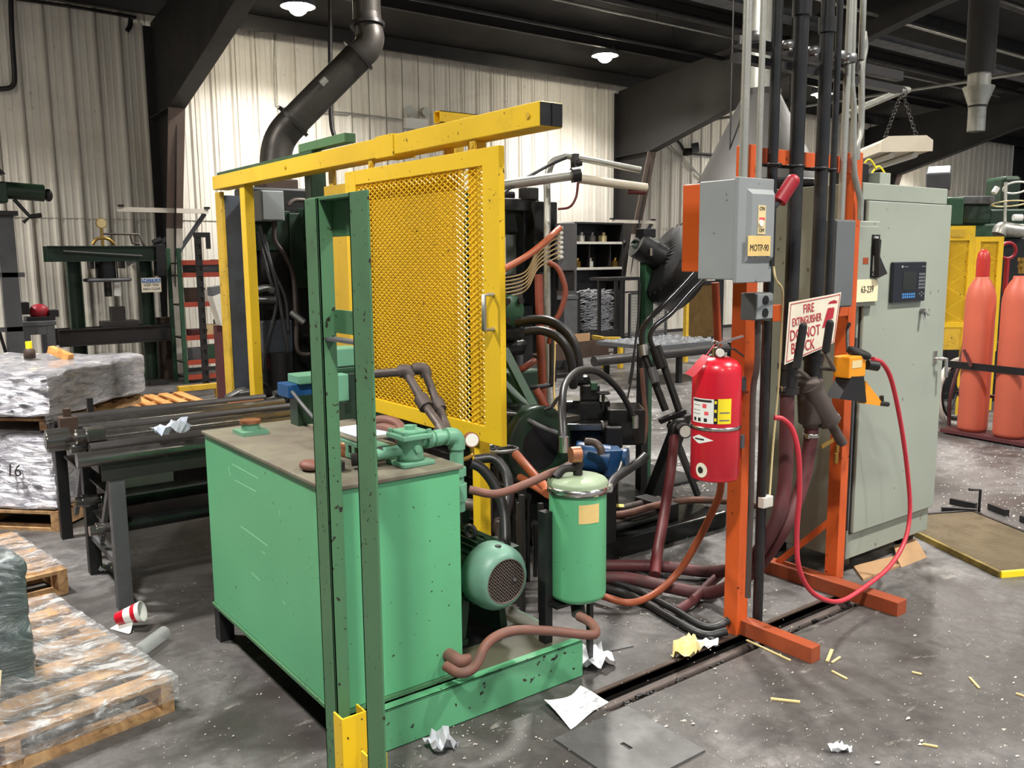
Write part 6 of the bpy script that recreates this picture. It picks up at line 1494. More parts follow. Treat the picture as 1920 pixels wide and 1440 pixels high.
bl = thing('blue_pump', 'bright blue pump body behind the filter canister', 'pump', Vector((bpq.x, bpq.y, bpq.z - 0.09)))
part('housing', MB().cyl(bpq + Vector((-0.08, 0.1, 0.02)), bpq + Vector((0.04, -0.03, 0.0)), 0.075, n=20).cbox(bpq + Vector((0.05, -0.03, -0.01)), (0.1, 0.12, 0.14), rotz(-30)), 'blue', bl, 0.006)
part('mount', MB().box((bpq.x - 0.1, bpq.y - 0.02, 0.1), (bpq.x + 0.1, bpq.y + 0.12, bpq.z - 0.06)), 'black', bl)
part('elbow', MB().tube(hp([(1098, 828, 4.4), (1115, 830, 4.38), (1125, 840, 4.36), (1128, 852, 4.36)]), 0.02, 12), 'pipe_iron', bl)
part('bolt_ring', MB().cyl(bpq + Vector((0.075, -0.10, 0.01)), bpq + Vector((0.085, -0.115, 0.01)), 0.06, n=8), 'blue', bl)

# rings, hoses
wr = at(930, 842, d=4.25)
hwr = thing('steel_handwheel', 'grey spoked handwheel lying flat beside the yellow post', 'wheel', wr)
part('rim', MB().torus(wr, (0.05, 0.05, 1), 0.105, 0.009, 28, 8), 'steel', hwr)
for a in (0, 60, 120):
    v = Vector((math.cos(math.radians(a)), math.sin(math.radians(a)), 0)) * 0.1; part('spoke', MB().bar(wr - v, wr + v, 0.012, 0.008), 'steel_dark', hwr)
part('shaft', MB().cyl((wr.x, wr.y, 0.0), (wr.x, wr.y, wr.z), 0.014, n=8), 'steel_dark', hwr)
H = lambda nm, pts, r, mt, lab: hose(nm, pts, r, mt, lab)
H('arch_hose', [(1057, 842, 3.62), (1056, 810, 3.65), (1054, 760, 3.75), (1060, 720, 3.9), (1085, 695, 4.1), (1120, 697, 4.3), (1155, 725, 4.5), (1178, 760, 4.62), (1190, 792, 4.68)], 0.0165, 'hose_black', 'black hydraulic hose arching from the canister to the block')
for px0, py0, d_ in ((1057, 832, 3.62), (1190, 790, 4.66)):
    p = at(px0, py0, d=d_); one('hose_ferrule', MB().cyl(p - Vector((0, 0, 0.035)), p + Vector((0, 0, 0.03)), 0.02, n=14), 'chrome', 'bright ferrule at the ' + ('canister' if px0 < 1100 else 'block') + ' end of the arching hose', 'fitting')
H('hydraulic_hose', [(968, 606, 4.9), (1000, 600, 4.85), (1035, 604, 4.8), (1068, 630, 4.78), (1083, 670, 4.78), (1085, 712, 4.8)], 0.027, 'hose_black', 'upper thick black hose curving down from the green flange')
H('hydraulic_hose', [(985, 622, 4.7), (1015, 620, 4.68), (1045, 632, 4.66), (1066, 660, 4.66), (1074, 700, 4.7), (1075, 725, 4.75)], 0.024, 'hose_black', 'lower thick black hose curving beside the upper one')
H('orange_cable', [(1049, 428, 5.42), (1020, 455, 5.2), (985, 482, 5.1), (938, 508, 5.0), (915, 518, 5.0)], 0.02, 'hose_orange', 'thick orange hose rising to the grey junction panel')
for i in range(6):
    y0 = 437 + i * 9; y1 = 522 + i * 7
    hose('signal_wire', [(1049, y0, 5.42), (1036, y0 + 5, 5.3), (1008, y0 + 32 - i * 2, 5.15), (985, y1 - 12, 5.1), (940, y1, 5.05), (920, y1 + 2, 5.05)], 0.0048, 'wire_tan', '%s tan signal wire below the thick orange hose' % ['first', 'second', 'third', 'fourth', 'fifth', 'sixth'][i], 'cable', group='signal wires')
H('red_hose_line', [(1028, 492, 5.0), (1045, 502, 5.0), (1056, 525, 5.0), (1060, 550, 5.0), (1050, 585, 5.0), (1036, 610, 5.0), (1030, 645, 5.0)], 0.016, 'hose_rust', 'rust red hose looping below the black panel')
H('red_hose_line', [(1010, 515, 5.2), (1012, 600, 5.2), (1016, 700, 5.2), (1018, 760, 5.2)], 0.026, 'hose_rust', 'thick rust red hose hanging straight down')
H('red_hose_line', [(972, 695, 4.9), (985, 688, 4.9), (1002, 676, 4.95)], 0.02, 'hose_rust', 'short rust red hose stub near the green brace')
H('red_hose_line', [(1005, 730, 4.6), (1018, 752, 4.6), (1030, 775, 4.6)], 0.02, 'hose_rust', 'rust red hose passing behind the green brace foot')
H('orange_pipe_hose', [(966, 850, 4.0), (985, 872, 3.95), (1005, 895, 3.85), (1024, 915, 3.7), (1026, 925, 3.65)], 0.021, 'hose_orange', 'bright orange hose running down to the canister')
H('orange_pipe_hose', [(975, 895, 3.95), (1000, 910, 3.85), (1020, 922, 3.75), (1030, 928, 3.7)], 0.018, 'hose_orange', 'second orange hose meeting behind the canister')
H('tan_line', [(1039, 600, 5.1), (1040, 660, 5.1), (1038, 720, 5.05), (1043, 765, 5.0), (1052, 790, 4.95)], 0.007, 'label_tan', 'thin tan line hanging among the hoses')
H('black_line', [(1034, 615, 5.0), (1034, 710, 5.0), (1028, 722, 5.0), (985, 728, 4.9)], 0.014, 'hose_black', 'black pipe bending left under the tan line')
H('black_line', [(1060, 740, 4.5), (1045, 748, 4.5), (1035, 762, 4.5), (1020, 768, 4.5)], 0.009, 'hose_black', 'small black hose left of the valve stack')
H('return_line', [(1210, 855, 4.55), (1196, 868, 4.5), (1170, 885, 4.4), (1150, 900, 4.3), (1138, 920, 4.2)], 0.024, 'hose_black', 'thick black pipe right of the blue pump')
H('return_line', [(1168, 862, 4.5), (1160, 885, 4.4), (1145, 905, 4.3)], 0.014, 'hose_black', 'thin black hose between pump and thick pipe')
# pipe bundle on the machine base
for i in range(4):
    yb_ = 3.36 + i * 0.055
    one('floor_pipe', MB().cyl((2.95, yb_, 0.125 + 0.012 * i), (3.62 + 0.05 * i, yb_ + 0.02, 0.125 + 0.012 * i), 0.02, n=12), 'pipe_iron' if i % 2 else 'pipe_black', '%s dark pipe of the bundle right of the canister, counted from the front' % ['first', 'second', 'third', 'fourth'][i], 'pipe', 'pipe bundle on the machine base')
one('pipe_clamp_block', MB().box((3.62, 3.34, 0.10), (3.72, 3.6, 0.19)), 'steel_dark', 'dark clamp block at the end of the pipe bundle', 'clamp', bev=0.004)
H('copper_hose', [(1135, 968, 'Z', 0.17), (1180, 962, 'Z', 0.18), (1230, 948, 'Z', 0.19), (1290, 938, 'Z', 0.16), (1360, 940, 'Z', 0.10), (1430, 950, 'Z', 0.06)], 0.021, 'hose_brown', 'rust brown hose lying over the pipe bundle')
one('yellow_note', MB().cbox(at(1155, 948, Z=0.19) , (0.09, 0.06, 0.002), rotz(-40)), 'sticky_yellow', 'yellow paper note on the pipe bundle', 'paper')

# black bars and sheet metal around motor back
for i, (x, y0, y1) in enumerate(((1013, 945, 1130), (993, 935, 1030), (1003, 955, 1100))):
    p = at(x, y0, Y=2.95); one('stand_bar', MB().box((p.x, 2.95 + i * 0.06, 0.0), (p.x + 0.02, 2.97 + i * 0.06, p.z)), 'steel_dark', '%s dark upright bar left of the canister' % ['tall', 'short', 'middle'][i], 'bar')
random.seed(3)
for i in range(8):
    p = at(905 + i * 14, 930 + random.randint(-10, 80), Y=3.25 + 0.1 * random.random())
    one('pump_fitting', MB().cyl(p, p + Vector((random.uniform(-0.06, 0.1), random.uniform(0.02, 0.12), random.uniform(-0.03, 0.03))), random.uniform(0.018, 0.035), n=10).cyl((p.x, p.y, 0.0), p, 0.012, n=6), random.choice(['steel_dark', 'black_oily', 'pipe_iron']), '%s oily pipe fitting behind the motor, counted from the left' % ['first', 'second', 'third', 'fourth', 'fifth', 'sixth', 'seventh', 'eighth'][i], 'fitting', 'fittings behind the motor')

# ================================================================ black feed arm with hoses and gauge
fa = thing('hydraulic_loader', 'black slanted arm post with twin hydraulic lines and gauge', 'machine', (3.95, 3.78, 0))
AD = 5.3
f0, f1 = at(1212, 958, Z=0.02), at(1283, 775, d=5.15)
part('leaning_post', MB().bar(f0, f1, 0.10, 0.06, (0, -1, 0.3)), 'black', fa, 0.005)
part('foot', MB().bar(at(1185, 958, Z=0.01), at(1240, 952, Z=0.01), 0.1, 0.03), 'black', fa)
part('clamp', MB().bar(at(1236, 790, d=5.1), at(1285, 770, d=5.1), 0.05, 0.03), 'black', fa, 0.004)
part('upper_rod', MB().tube(hp([(1208, 665, 5.15), (1248, 770, 5.1)]), 0.022, 10, 0), 'black', fa); part('upper_rod', MB().tube(hp([(1238, 665, 5.15), (1280, 790, 5.1)]), 0.022, 10, 0), 'black', fa)
part('rod_sleeve', MB().tube(hp([(1228, 650, 5.14), (1242, 690, 5.13)]), 0.036, 10, 0), 'black', fa); part('rod_fitting', MB().tube(hp([(1222, 690, 5.1), (1230, 718, 5.08)]), 0.026, 10, 0), 'steel_grey', fa)
part('hydraulic_line', MB().tube(hp([(1345, 462, 5.1), (1318, 492, 5.1), (1280, 535, 5.1), (1242, 574, 5.1), (1212, 604, 5.12), (1203, 632, 5.14), (1208, 665, 5.15)]), 0.017, 12), 'black_gloss', fa)
part('hydraulic_line', MB().tube(hp([(1350, 500, 5.15), (1322, 520, 5.15), (1290, 552, 5.15), (1258, 588, 5.15), (1228, 612, 5.15), (1219, 636, 5.15), (1234, 668, 5.15)]), 0.015, 12), 'black_gloss', fa)
part('line_ferrule', MB().tube(hp([(1206, 648, 5.14), (1209, 668, 5.13)]), 0.033, 10, 0), 'steel', fa)
part('strut', MB().bar(at(1256, 795, d=5.1), at(1308, 928, Z=0.02), 0.035, 0.03, (0, -1, 0)), 'black', fa)
part('gauge_body', MB().tube(hp([(1262, 830, 5.0), (1262, 805, 5.0), (1270, 795, 5.0), (1285, 793, 4.98)]), 0.03, 10), 'black', fa)
gq = at(1285, 809, d=4.9)
ggb = part('gauge', MB().cyl(gq, gq + Vector((0.03, 0.05, 0)), 0.04, n=20), 'steel_dark', fa)
part('gauge_dial', MB().cyl(gq - Vector((0.001, 0.002, 0)), gq, 0.033, n=20), 'gauge_face', ggb)
hose('red_down_hose', [(1264, 820, 4.95), (1258, 880, 4.8), (1246, 960, 4.6), (1232, 1040, 4.35), (1228, 1078, 4.25)], 0.028, 'red_dark', 'dark red hose dropping below the gauge')
hose('arm_cable', [(1203, 690, 5.5), (1207, 740, 5.5), (1212, 790, 5.45), (1207, 830, 5.4)], 0.014, 'hose_brown', 'brown cable hanging left of the black arm')
hose('arm_cable', [(1190, 660, 5.8), (1186, 700, 5.8), (1176, 750, 5.8)], 0.006, 'hose_black', 'thin black cable left of the arm')
one('cable_post', MB().box((at(1204, 700, d=5.6).x, at(1204, 700, d=5.6).y, 0), (at(1204, 700, d=5.6).x + 0.06, at(1204, 700, d=5.6).y + 0.05, at(1204, 645, d=5.6).z)), 'black', 'dark post beside the brown cable', 'post')
# floor hoses in front
hose('orange_floor_hose', [(1341, 530, 'Y', 2.46), (1345, 620, 'Y', 2.46), (1350, 720, 'Y', 2.46), (1354, 830, 'Y', 2.48), (1352, 910, 'Y', 2.5), (1340, 950, 'Y', 2.52), (1305, 1020, 'Y', 2.6), (1270, 1075, 'Y', 2.68), (1225, 1115, 'Z', 0.05), (1180, 1130, 'Z', 0.04), (1130, 1118, 'Z', 0.04), (1090, 1105, 'Z', 0.04)], 0.0165, 'hose_orange', 'orange hose curving from the extinguisher down to the floor')
hose('red_floor_hose', [(1368, 1062, 'Z', 0.09), (1330, 1095, 'Z', 0.06), (1300, 1125, 'Z', 0.04), (1270, 1145, 'Z', 0.025)], 0.022, 'hose_red', 'short red hose slanting behind the orange post')
for i, (pts, lab) in enumerate((([(1130, 1085, 'Z', 0.03), (1190, 1105, 'Z', 0.03), (1250, 1135, 'Z', 0.03), (1310, 1170, 'Z', 0.03), (1340, 1176, 'Z', 0.04), (1365, 1163, 'Z', 0.06)], 'grey black floor hose bending up at the orange post'),
        ([(1130, 1100, 'Z', 0.02), (1200, 1125, 'Z', 0.02), (1260, 1160, 'Z', 0.02), (1320, 1190, 'Z', 0.02), (1362, 1184, 'Z', 0.03)], 'second grey floor hose nearest the trench'),
        ([(1140, 1090, 'Z', 0.015), (1220, 1135, 'Z', 0.015), (1290, 1180, 'Z', 0.015), (1340, 1200, 'Z', 0.015)], 'thin black cable along the floor hoses'),
        ([(1180, 1062, 'Z', 0.015), (1250, 1082, 'Z', 0.02), (1330, 1088, 'Z', 0.02)], 'thin black cable between the thick red hoses'))):
    hose('floor_hose', pts, (0.017, 0.018, 0.009, 0.009)[i], 'hose_black', lab)

# ================================================================ boom with tube lights over the machine
bo2 = thing('light_boom', 'grey pipe boom with aluminium tube light over the machine', 'light', at(1025, 700, d=5.4))
mb0 = at(1026, 520, d=5.5)
part('mast', MB().tube([Vector((mb0.x, mb0.y, 0.0))] + hp([(1026, 520, 5.5), (1026, 380, 5.5), (1026, 340, 5.5), (1035, 305, 5.5), (1062, 292, 5.5)]), 0.022, 12), 'galv', bo2)
part('boom_pipe', MB().tube(hp([(1062, 292, 5.5), (1202, 319, 5.5)]), 0.02, 12, 0), 'galv', bo2)
part('swivel', MB().tube(hp([(1078, 290, 5.5), (1079, 318, 5.5)]), 0.03, 8, 0).tube(hp([(1080, 305, 5.48), (1092, 306, 5.48)]), 0.018, 8, 0), 'steel_dark', bo2)
part('near_light', MB().tube(hp([(930, 349, 5.3), (1078, 328, 5.4)]), 0.034, 6, 0), 'galv', bo2)
part('near_light_cap', MB().tube(hp([(1072, 329, 5.39), (1087, 327, 5.4)]), 0.05, 6, 0), 'black', bo2)
part('far_light', MB().tube(hp([(1085, 335, 5.45), (1212, 352, 5.6)]), 0.03, 6, 0), 'fixture_white', bo2)
part('far_light_lens', MB().tube(hp([(1176, 359, 5.58), (1210, 360, 5.6)]), 0.02, 6, 0), 'red_dark', bo2)
hose('boom_cable', [(1062, 295, 5.45), (1020, 315, 5.42), (960, 350, 5.3), (935, 372, 5.2)], 0.01, 'hose_black', 'black cable sagging from the boom to the machine', 'cable')
hose('boom_cable', [(1084, 343, 5.4), (1080, 370, 5.4), (1068, 388, 5.4), (1046, 392, 5.4)], 0.008, 'red_dark', 'thin dark red cable looping under the tube light', 'cable')

# ================================================================ back of the hall, centre right
SYB = 11.9
sx0, sx1 = at(1079, 530, Y=SYB).x, at(1168, 530, Y=SYB).x
zT = at(1120, 420, Y=SYB).z
ph = thing('pigeonhole_shelf', 'dark grey steel pigeonhole shelf against the back wall', 'shelf', ((sx0 + sx1) / 2, SYB + 0.2, 0))
part('side', bx((sx0, SYB, 0), (sx0 + 0.03, SYB + 0.45, zT)), 'steel_grey', ph); part('side', bx((sx1 - 0.03, SYB, 0), (sx1, SYB + 0.45, zT)), 'steel_dark', ph)
part('back', bx((sx0 + 0.03, SYB + 0.43, 0), (sx1 - 0.03, SYB + 0.45, zT)), 'steel_dark', ph)
part('top', bx((sx0, SYB, zT), (sx1, SYB + 0.45, zT + 0.03)), 'steel_dark', ph)
shz = [at(1120, py, Y=SYB).z for py in (454, 502, 545, 590)]
for z in shz:
    part('shelf_board', bx((sx0 + 0.03, SYB + 0.02, z - 0.02), (sx1 - 0.03, SYB + 0.43, z)), 'steel_dark', ph)
    part('shelf_edge', bx((sx0 + 0.03, SYB, z - 0.035), (sx1 - 0.03, SYB + 0.018, z + 0.01)), 'white_dirty', ph) if z > 1.2 else None
for k in (1, 2): 
    x = sx0 + (sx1 - sx0) * (0.30 if k == 1 else 0.74)
    part('divider', bx((x, SYB + 0.03, shz[1]), (x + 0.02, SYB + 0.43, shz[0] - 0.02)), 'steel_dark', ph)
random.seed(21)
its = [(0.14, 0, 'white_dirty', 'pale'), (0.36, 0, 'steel', 'silver'), (0.6, 0, 'cream', 'cream'), (0.06, 1, 'brass', 'brass'), (0.32, 1, 'white_dirty', 'white'), (0.85, 1, 'brass', 'yellow')]
for u, lv, mt, nm in its:
    x = sx0 + (sx1 - sx0) * u; z = shz[lv]
    one('shelf_part', MB().cbox((x + 0.06, SYB + 0.12, z + 0.061), (0.13, 0.1, 0.12), rotz(20)).cyl((x + 0.06, SYB + 0.12, z + 0.12), (x + 0.09, SYB + 0.12, z + 0.17), 0.03, n=8), mt, '%s machine part on the %s shelf of the pigeonhole unit' % (nm, 'upper' if lv == 0 else 'middle'), 'part')
# scrap wire crate
cxa, cxb = at(1084, 590, Y=11.2).x, at(1164, 590, Y=11.2).x
cr = thing('scrap_crate', 'steel crate packed with bright tangled scrap wire', 'crate', ((cxa + cxb) / 2, 11.4, 0))
zc0, zc1 = 0.32, at(1120, 548, Y=11.2).z
for x in (cxa, cxb - 0.05):
    for y in (11.2, 11.75): part('post', bx((x, y, 0), (x + 0.05, y + 0.05, zc1)), 'steel_dark', cr)
part('bottom_rail', bx((cxa + 0.05, 11.2, zc0 - 0.1), (cxb - 0.05, 11.25, zc0)), 'steel_dark', cr); part('floor_plate', bx((cxa, 11.25, zc0 - 0.05), (cxb, 11.8, zc0 - 0.03)), 'steel_dark', cr)
part('back_fill', bx((cxa + 0.06, 11.34, zc0), (cxb - 0.06, 11.74, zc1 - 0.04)), 'steel_dark', cr)
sc_ = MB(); random.seed(9)
for i in range(300):
    x = random.uniform(cxa + 0.04, cxb - 0.3); z = random.uniform(zc0, zc1 + 0.04); y = random.uniform(11.23, 11.33)
    L_ = random.uniform(0.12, 0.34)
    sc_.tube([(x, y, z), (x + L_ * 0.5, y - 0.02, z + random.uniform(-0.04, 0.04)), (x + L_, y, z + random.uniform(-0.05, 0.05))], 0.0065, 4, 0, False)
o = part('scrap_wire', sc_, 'scrap', cr); o['kind'] = 'stuff'
# wire basket and black table
wxa, wxb = cxb + 0.04, at(1250, 580, Y=11.0).x
wb = thing('wire_basket', 'tall grey wire mesh basket right of the scrap crate', 'basket', ((wxa + wxb) / 2, 11.2, 0))
wz1 = at(1200, 552, Y=11.0).z
wm = MB()
for i in range(15): wm.cyl((wxa, 11.0, 0.2 + i * (wz1 - 0.2) / 14), (wxb, 11.0, 0.2 + i * (wz1 - 0.2) / 14), 0.006, n=5, cap=False)
for i in range(22): wm.cyl((wxa + i * (wxb - wxa) / 21, 11.0, 0.2), (wxa + i * (wxb - wxa) / 21, 11.0, wz1), 0.006, n=5, cap=False)
o = part('wire_front', wm, 'wire', wb); o['kind'] = 'stuff'
for x in (wxa, wxb):
    for y in (11.0, 11.6): part('corner_post', bx((x - 0.02, y, 0), (x + 0.02, y + 0.04, wz1 + 0.02)), 'steel_dark', wb)
part('tray', bx((wxa, 11.02, 0.16), (wxb, 11.6, 0.2)), 'steel_dark', wb)
for y in (11.0, 11.6): part('top_rail', bx((wxa + 0.02, y, wz1), (wxb - 0.02, y + 0.03, wz1 + 0.03)), 'steel_dark', wb)
txa, txb = at(1142, 524, Y=10.0).x, at(1206, 524, Y=10.0).x; tz = at(1170, 520, Y=10.0).z
bt_ = thing('black_table', 'narrow black steel table before the scrap crate', 'table', ((txa + txb) / 2, 10.2, 0))
part('top', bx((txa, 10.0, tz - 0.05), (txb, 10.45, tz)), 'black', bt_, 0.004)
for x in (txa + 0.16, txb - 0.06):
    for y in (10.02, 10.4): part('leg', bx((x, y, 0), (x + 0.05, y + 0.04, tz - 0.05)), 'black', bt_)
# bench with boxes behind the hoses
b0, b1 = at(975, 600, Y=9.6).x, at(1084, 600, Y=9.6).x; bz = at(1030, 556, Y=9.6).z
bn = thing('side_bench', 'grey bench with boxes seen between the hoses', 'bench', ((b0 + b1) / 2, 9.8, 0))
part('top', bx((b0, 9.6, bz - 0.05), (b1, 10.3, bz)), 'steel_grey', bn)
part('cabinet', bx((b1 - 0.25, 9.62, 0), (b1, 10.3, bz - 0.05)), 'steel_grey', bn)
part('back_panel', bx((b0, 10.2, 0.1), (b1 - 0.25, 10.28, bz - 0.05)), 'black', bn)
for x in (b0, ): part('leg', bx((x, 9.62, 0), (x + 0.06, 9.68, bz - 0.05)), 'black', bn)
for (pa, pb, lab, mt) in ((982, 1004, 'open tan cardboard box on the grey side bench', 'cardboard'), (1046, 1066, 'reddish brown carton on the grey side bench', 'rust_brown')):
    xa_, xb_ = at(pa, 545, Y=9.7).x, at(pb, 545, Y=9.7).x
    o = thing('cardboard_box', lab, 'box', ((xa_ + xb_) / 2, 9.8, bz)); part('carton', bx((xa_, 9.7, bz), (xb_, 9.95, bz + 0.18)), mt, o); part('flap', MB().bar((xa_, 9.7, bz + 0.18), (xa_ - 0.06, 9.66, bz + 0.24), 0.2, 0.006, (0, -1, 1)), mt, o)
# yellow trestle, trough, conveyor
q = at(1133, 690, Z=0); q2 = at(1163, 690, Z=0)
yt = thing('yellow_trestle', 'small yellow steel trestle on the floor at the back', 'trestle', q)
zq = at(1135, 650, d=11.9).z
zq = 0.42
for p in (q, q2): part('leg', MB().box((p.x - 0.03, p.y - 0.03, 0), (p.x + 0.03, p.y + 0.03, zq)), 'yellow_old', yt)
part('top', MB().bar(Vector((q.x, q.y, zq)), Vector((q2.x, q2.y, zq)), 0.08, 0.06), 'yellow_old', yt)
part('rail', MB().bar(Vector((q.x, q.y, zq)), Vector((q.x + 0.1, q.y + 0.35, zq)), 0.06, 0.06), 'yellow_old', yt)
ta, tb_ = at(1040, 716, Z=0), at(1140, 702, Z=0)
tr = thing('drip_trough', 'rusty steel trough on legs behind the machine', 'trough', ta)
part('front', MB().bar(Vector((ta.x, ta.y, 0.38)), Vector((tb_.x, tb_.y, 0.38)), 0.02, 0.22), 'rust_brown', tr)
part('tray', MB().bar(Vector((ta.x + 0.1, ta.y + 0.3, 0.30)), Vector((tb_.x + 0.1, tb_.y + 0.3, 0.30)), 0.6, 0.02), 'rust_brown', tr)
part('rim', MB().bar(Vector((ta.x + 0.2, ta.y + 0.6, 0.42)), Vector((tb_.x + 0.2, tb_.y + 0.6, 0.42)), 0.02, 0.2), 'cardboard', tr)
for p in (ta, tb_): part('leg', MB().box((p.x - 0.03, p.y, 0), (p.x + 0.03, p.y + 0.06, 0.3)), 'black', tr)
ca_, cb_ = at(1215, 700, Z=0), at(1345, 690, Z=0)
cv_ = thing('scrap_conveyor', 'low steel conveyor table strewn with bright scrap flakes', 'conveyor', ca_)
zc_ = 0.5
X0c, Y0c = at(1222, 650, Z=zc_).x, at(1222, 650, Z=zc_).y
X1c = at(1345, 645, Z=zc_).x
part('bed', bx((X0c, Y0c, zc_ - 0.05), (X1c + 0.5, Y0c + 1.0, zc_)), 'steel_grey', cv_)
part('front_rail', MB().cyl((X0c - 1.0, Y0c - 0.05, zc_ - 0.1), (X1c + 0.5, Y0c - 0.05, zc_ - 0.1), 0.06, n=12), 'steel_dark', cv_)
for i in range(5): part('leg', bx((X0c + i * 0.5, Y0c, 0), (X0c + i * 0.5 + 0.06, Y0c + 0.06, zc_ - 0.05)), 'black', cv_)
fm = MB(); random.seed(14)
for i in range(220):
    x, y = random.uniform(X0c, X1c + 0.5), random.uniform(Y0c + 0.02, Y0c + 0.95); s = random.uniform(0.012, 0.035)
    fm.cbox((x, y, zc_ + s * 0.3), (s, s, s * 0.6), rotz(random.uniform(0, 90)))
o = part('scrap_flakes', fm, 'foil', cv_); o['kind'] = 'stuff'
# brown mesh guard behind
ga, gb2, gz0_, gz1_ = yrange(1290, 533, 1345, 632, 9.0)
mg = thing('mesh_guard', 'brown mesh guard panel with yellow edge behind the switch box', 'guard', ((ga + gb2) / 2, 9.0, 0))
part('frame', MB().box((ga - 0.06, 8.98, 0), (ga, 9.04, gz1_ + 0.9)), 'yellow_old', mg)
part('frame', MB().box((gb2, 8.98, 0), (gb2 + 0.12, 9.06, gz1_ + 0.1)), 'black', mg); part('frame', bx((ga, 8.98, gz1_), (gb2, 9.04, gz1_ + 0.05)), 'black', mg); part('frame', bx((ga, 8.98, gz0_ - 0.05), (gb2, 9.04, gz0_)), 'black', mg)
mm = MB()
for i in range(36):
    for s in (0, 1):
        u = i / 35; mm.bar((ga + (gb2 - ga) * u, 9.0 + 0.004 * s, gz0_), (ga + (gb2 - ga) * u, 9.0 + 0.004 * s, gz1_), 0.004, 0.006, (0, 1, 0)) if s == 0 else mm.bar((ga, 9.004, gz0_ + (gz1_ - gz0_) * u), (gb2, 9.004, gz0_ + (gz1_ - gz0_) * u), 0.006, 0.004, (0, 1, 0))
o = part('mesh', mm, 'mesh_brown', mg); o['kind'] = 'stuff'
part('backing', bx((ga, 9.02, gz0_), (gb2, 9.03, gz1_)), 'rust_brown', mg)
part('blue_board', bx((ga + 0.02, 9.3, gz1_ + 0.12), (gb2, 9.34, gz1_ + 0.3)), 'blue_bin', mg) if False else None
# ================================================================ floor fan
FD = 6.2
fn_ = thing('floor_fan', 'black drum fan tilted on a dark green stand', 'fan', (at(1217, 700, d=FD).x, at(1217, 700, d=FD).y, 0))
fcn = at(1266, 500, d=FD); fax = (_r2 * -0.84 + _u2 * 0.42 - _fw * 0.30).normalized()
u_ = fax
fr = 79 * FD / F_PX
part('drum', MB().lathe([(fr * 0.3, 0.13), (fr * 0.85, 0.12), (fr * 0.97, 0.08), (fr, 0.0), (fr, -0.12), (fr * 0.97, -0.12), (fr * 0.95, 0.0), (fr * 0.8, 0.1), (fr * 0.3, 0.11)], fcn, u_, 32), 'black', fn_)
gm = MB()
a_, uu, ww = frame(u_)
for i in range(28):
    d_ = uu * math.cos(2 * math.pi * i / 28) + ww * math.sin(2 * math.pi * i / 28)
    gm.bar(fcn + u_ * 0.14 + d_ * fr * 0.25, fcn + u_ * 0.10 + d_ * fr * 0.97, 0.006, 0.006, u_)
o = part('guard_wires', gm, 'steel_dark', fn_); o['kind'] = 'stuff'
part('motor', MB().cyl(fcn + u_ * 0.1, fcn + u_ * 0.34, 0.095, n=18).cbox(fcn + u_ * 0.26 + Vector((0, 0, 0.11)), (0.12, 0.08, 0.06)), 'black', fn_, 0.004)
part('motor_plate', MB().cbox(fcn + u_ * 0.22 + Vector((-0.06, -0.075, 0.0)), (0.08, 0.012, 0.05), rotz(35)), 'galv', fn_)
for i in range(4):
    d_ = uu * math.cos(math.pi * i / 2 + 0.4) + ww * math.sin(math.pi * i / 2 + 0.4)
    part('blade', MB().bar(fcn - u_ * 0.02 + d_ * 0.06, fcn - u_ * 0.04 + d_ * fr * 0.9, 0.16, 0.006, u_ + d_.cross(u_) * 0.5), 'steel_grey', fn_)
sp0 = at(1212, 560, d=FD)
part('stand', MB().box((sp0.x - 0.04, sp0.y - 0.03, 0), (sp0.x + 0.04, sp0.y + 0.03, at(1210, 475, d=FD).z)), 'green_mach', fn_, 0.004)
part('yoke', MB().tube([Vector((sp0.x, sp0.y, at(1210, 480, d=FD).z)), fcn + u_ * 0.36, fcn + u_ * 0.3], 0.03, 10, 0), 'green_dark', fn_)
part('foot', bx((sp0.x - 0.3, sp0.y - 0.3, 0), (sp0.x + 0.3, sp0.y + 0.3, 0.02)), 'black', fn_)
hose('fan_cable', [(1200, 530, FD - 0.1), (1198, 580, FD - 0.1), (1192, 640, FD - 0.1), (1180, 720, FD - 0.1)], 0.008, 'hose_black', 'thin black fan cable hanging down', 'cable')
# wall fittings right of the second column
hose('wall_conduit', [(1262, 255, 'Y', WY - 0.06), (1276, 270, 'Y', WY - 0.06), (1288, 285, 'Y', WY - 0.06), (1330, 290, 'Y', WY - 0.06), (1380, 292, 'Y', WY - 0.06)], 0.03, 'steel_dark', 'dark conduit on the wall behind the switch box', 'pipe')
cq = at(1297, 278, Y=WY - 0.2)
wl_ = thing('wall_lamp', 'small dark lamp bracket on the far wall conduit', 'lamp', cq); part('head', MB().cyl(cq, cq + Vector((0.1, -0.1, 0.02)), 0.1, n=14), 'steel_grey', wl_); part('bracket', MB().box((cq.x - 0.1, WY - 0.2, cq.z - 0.14), (cq.x + 0.0, WY - 0.05, cq.z)), 'steel_dark', wl_)
hose('brace_rod', [(1240, 262, 'Y', WY - 0.06), (1328, 345, 'Y', WY - 0.06)], 0.012, 'galv', 'thin diagonal brace rod before the far wall', 'rod'); hose('brace_rod', [(1248, 262, 'Y', WY - 0.06), (1336, 352, 'Y', WY - 0.06)], 0.012, 'galv', 'second thin diagonal rod before the far wall', 'rod')
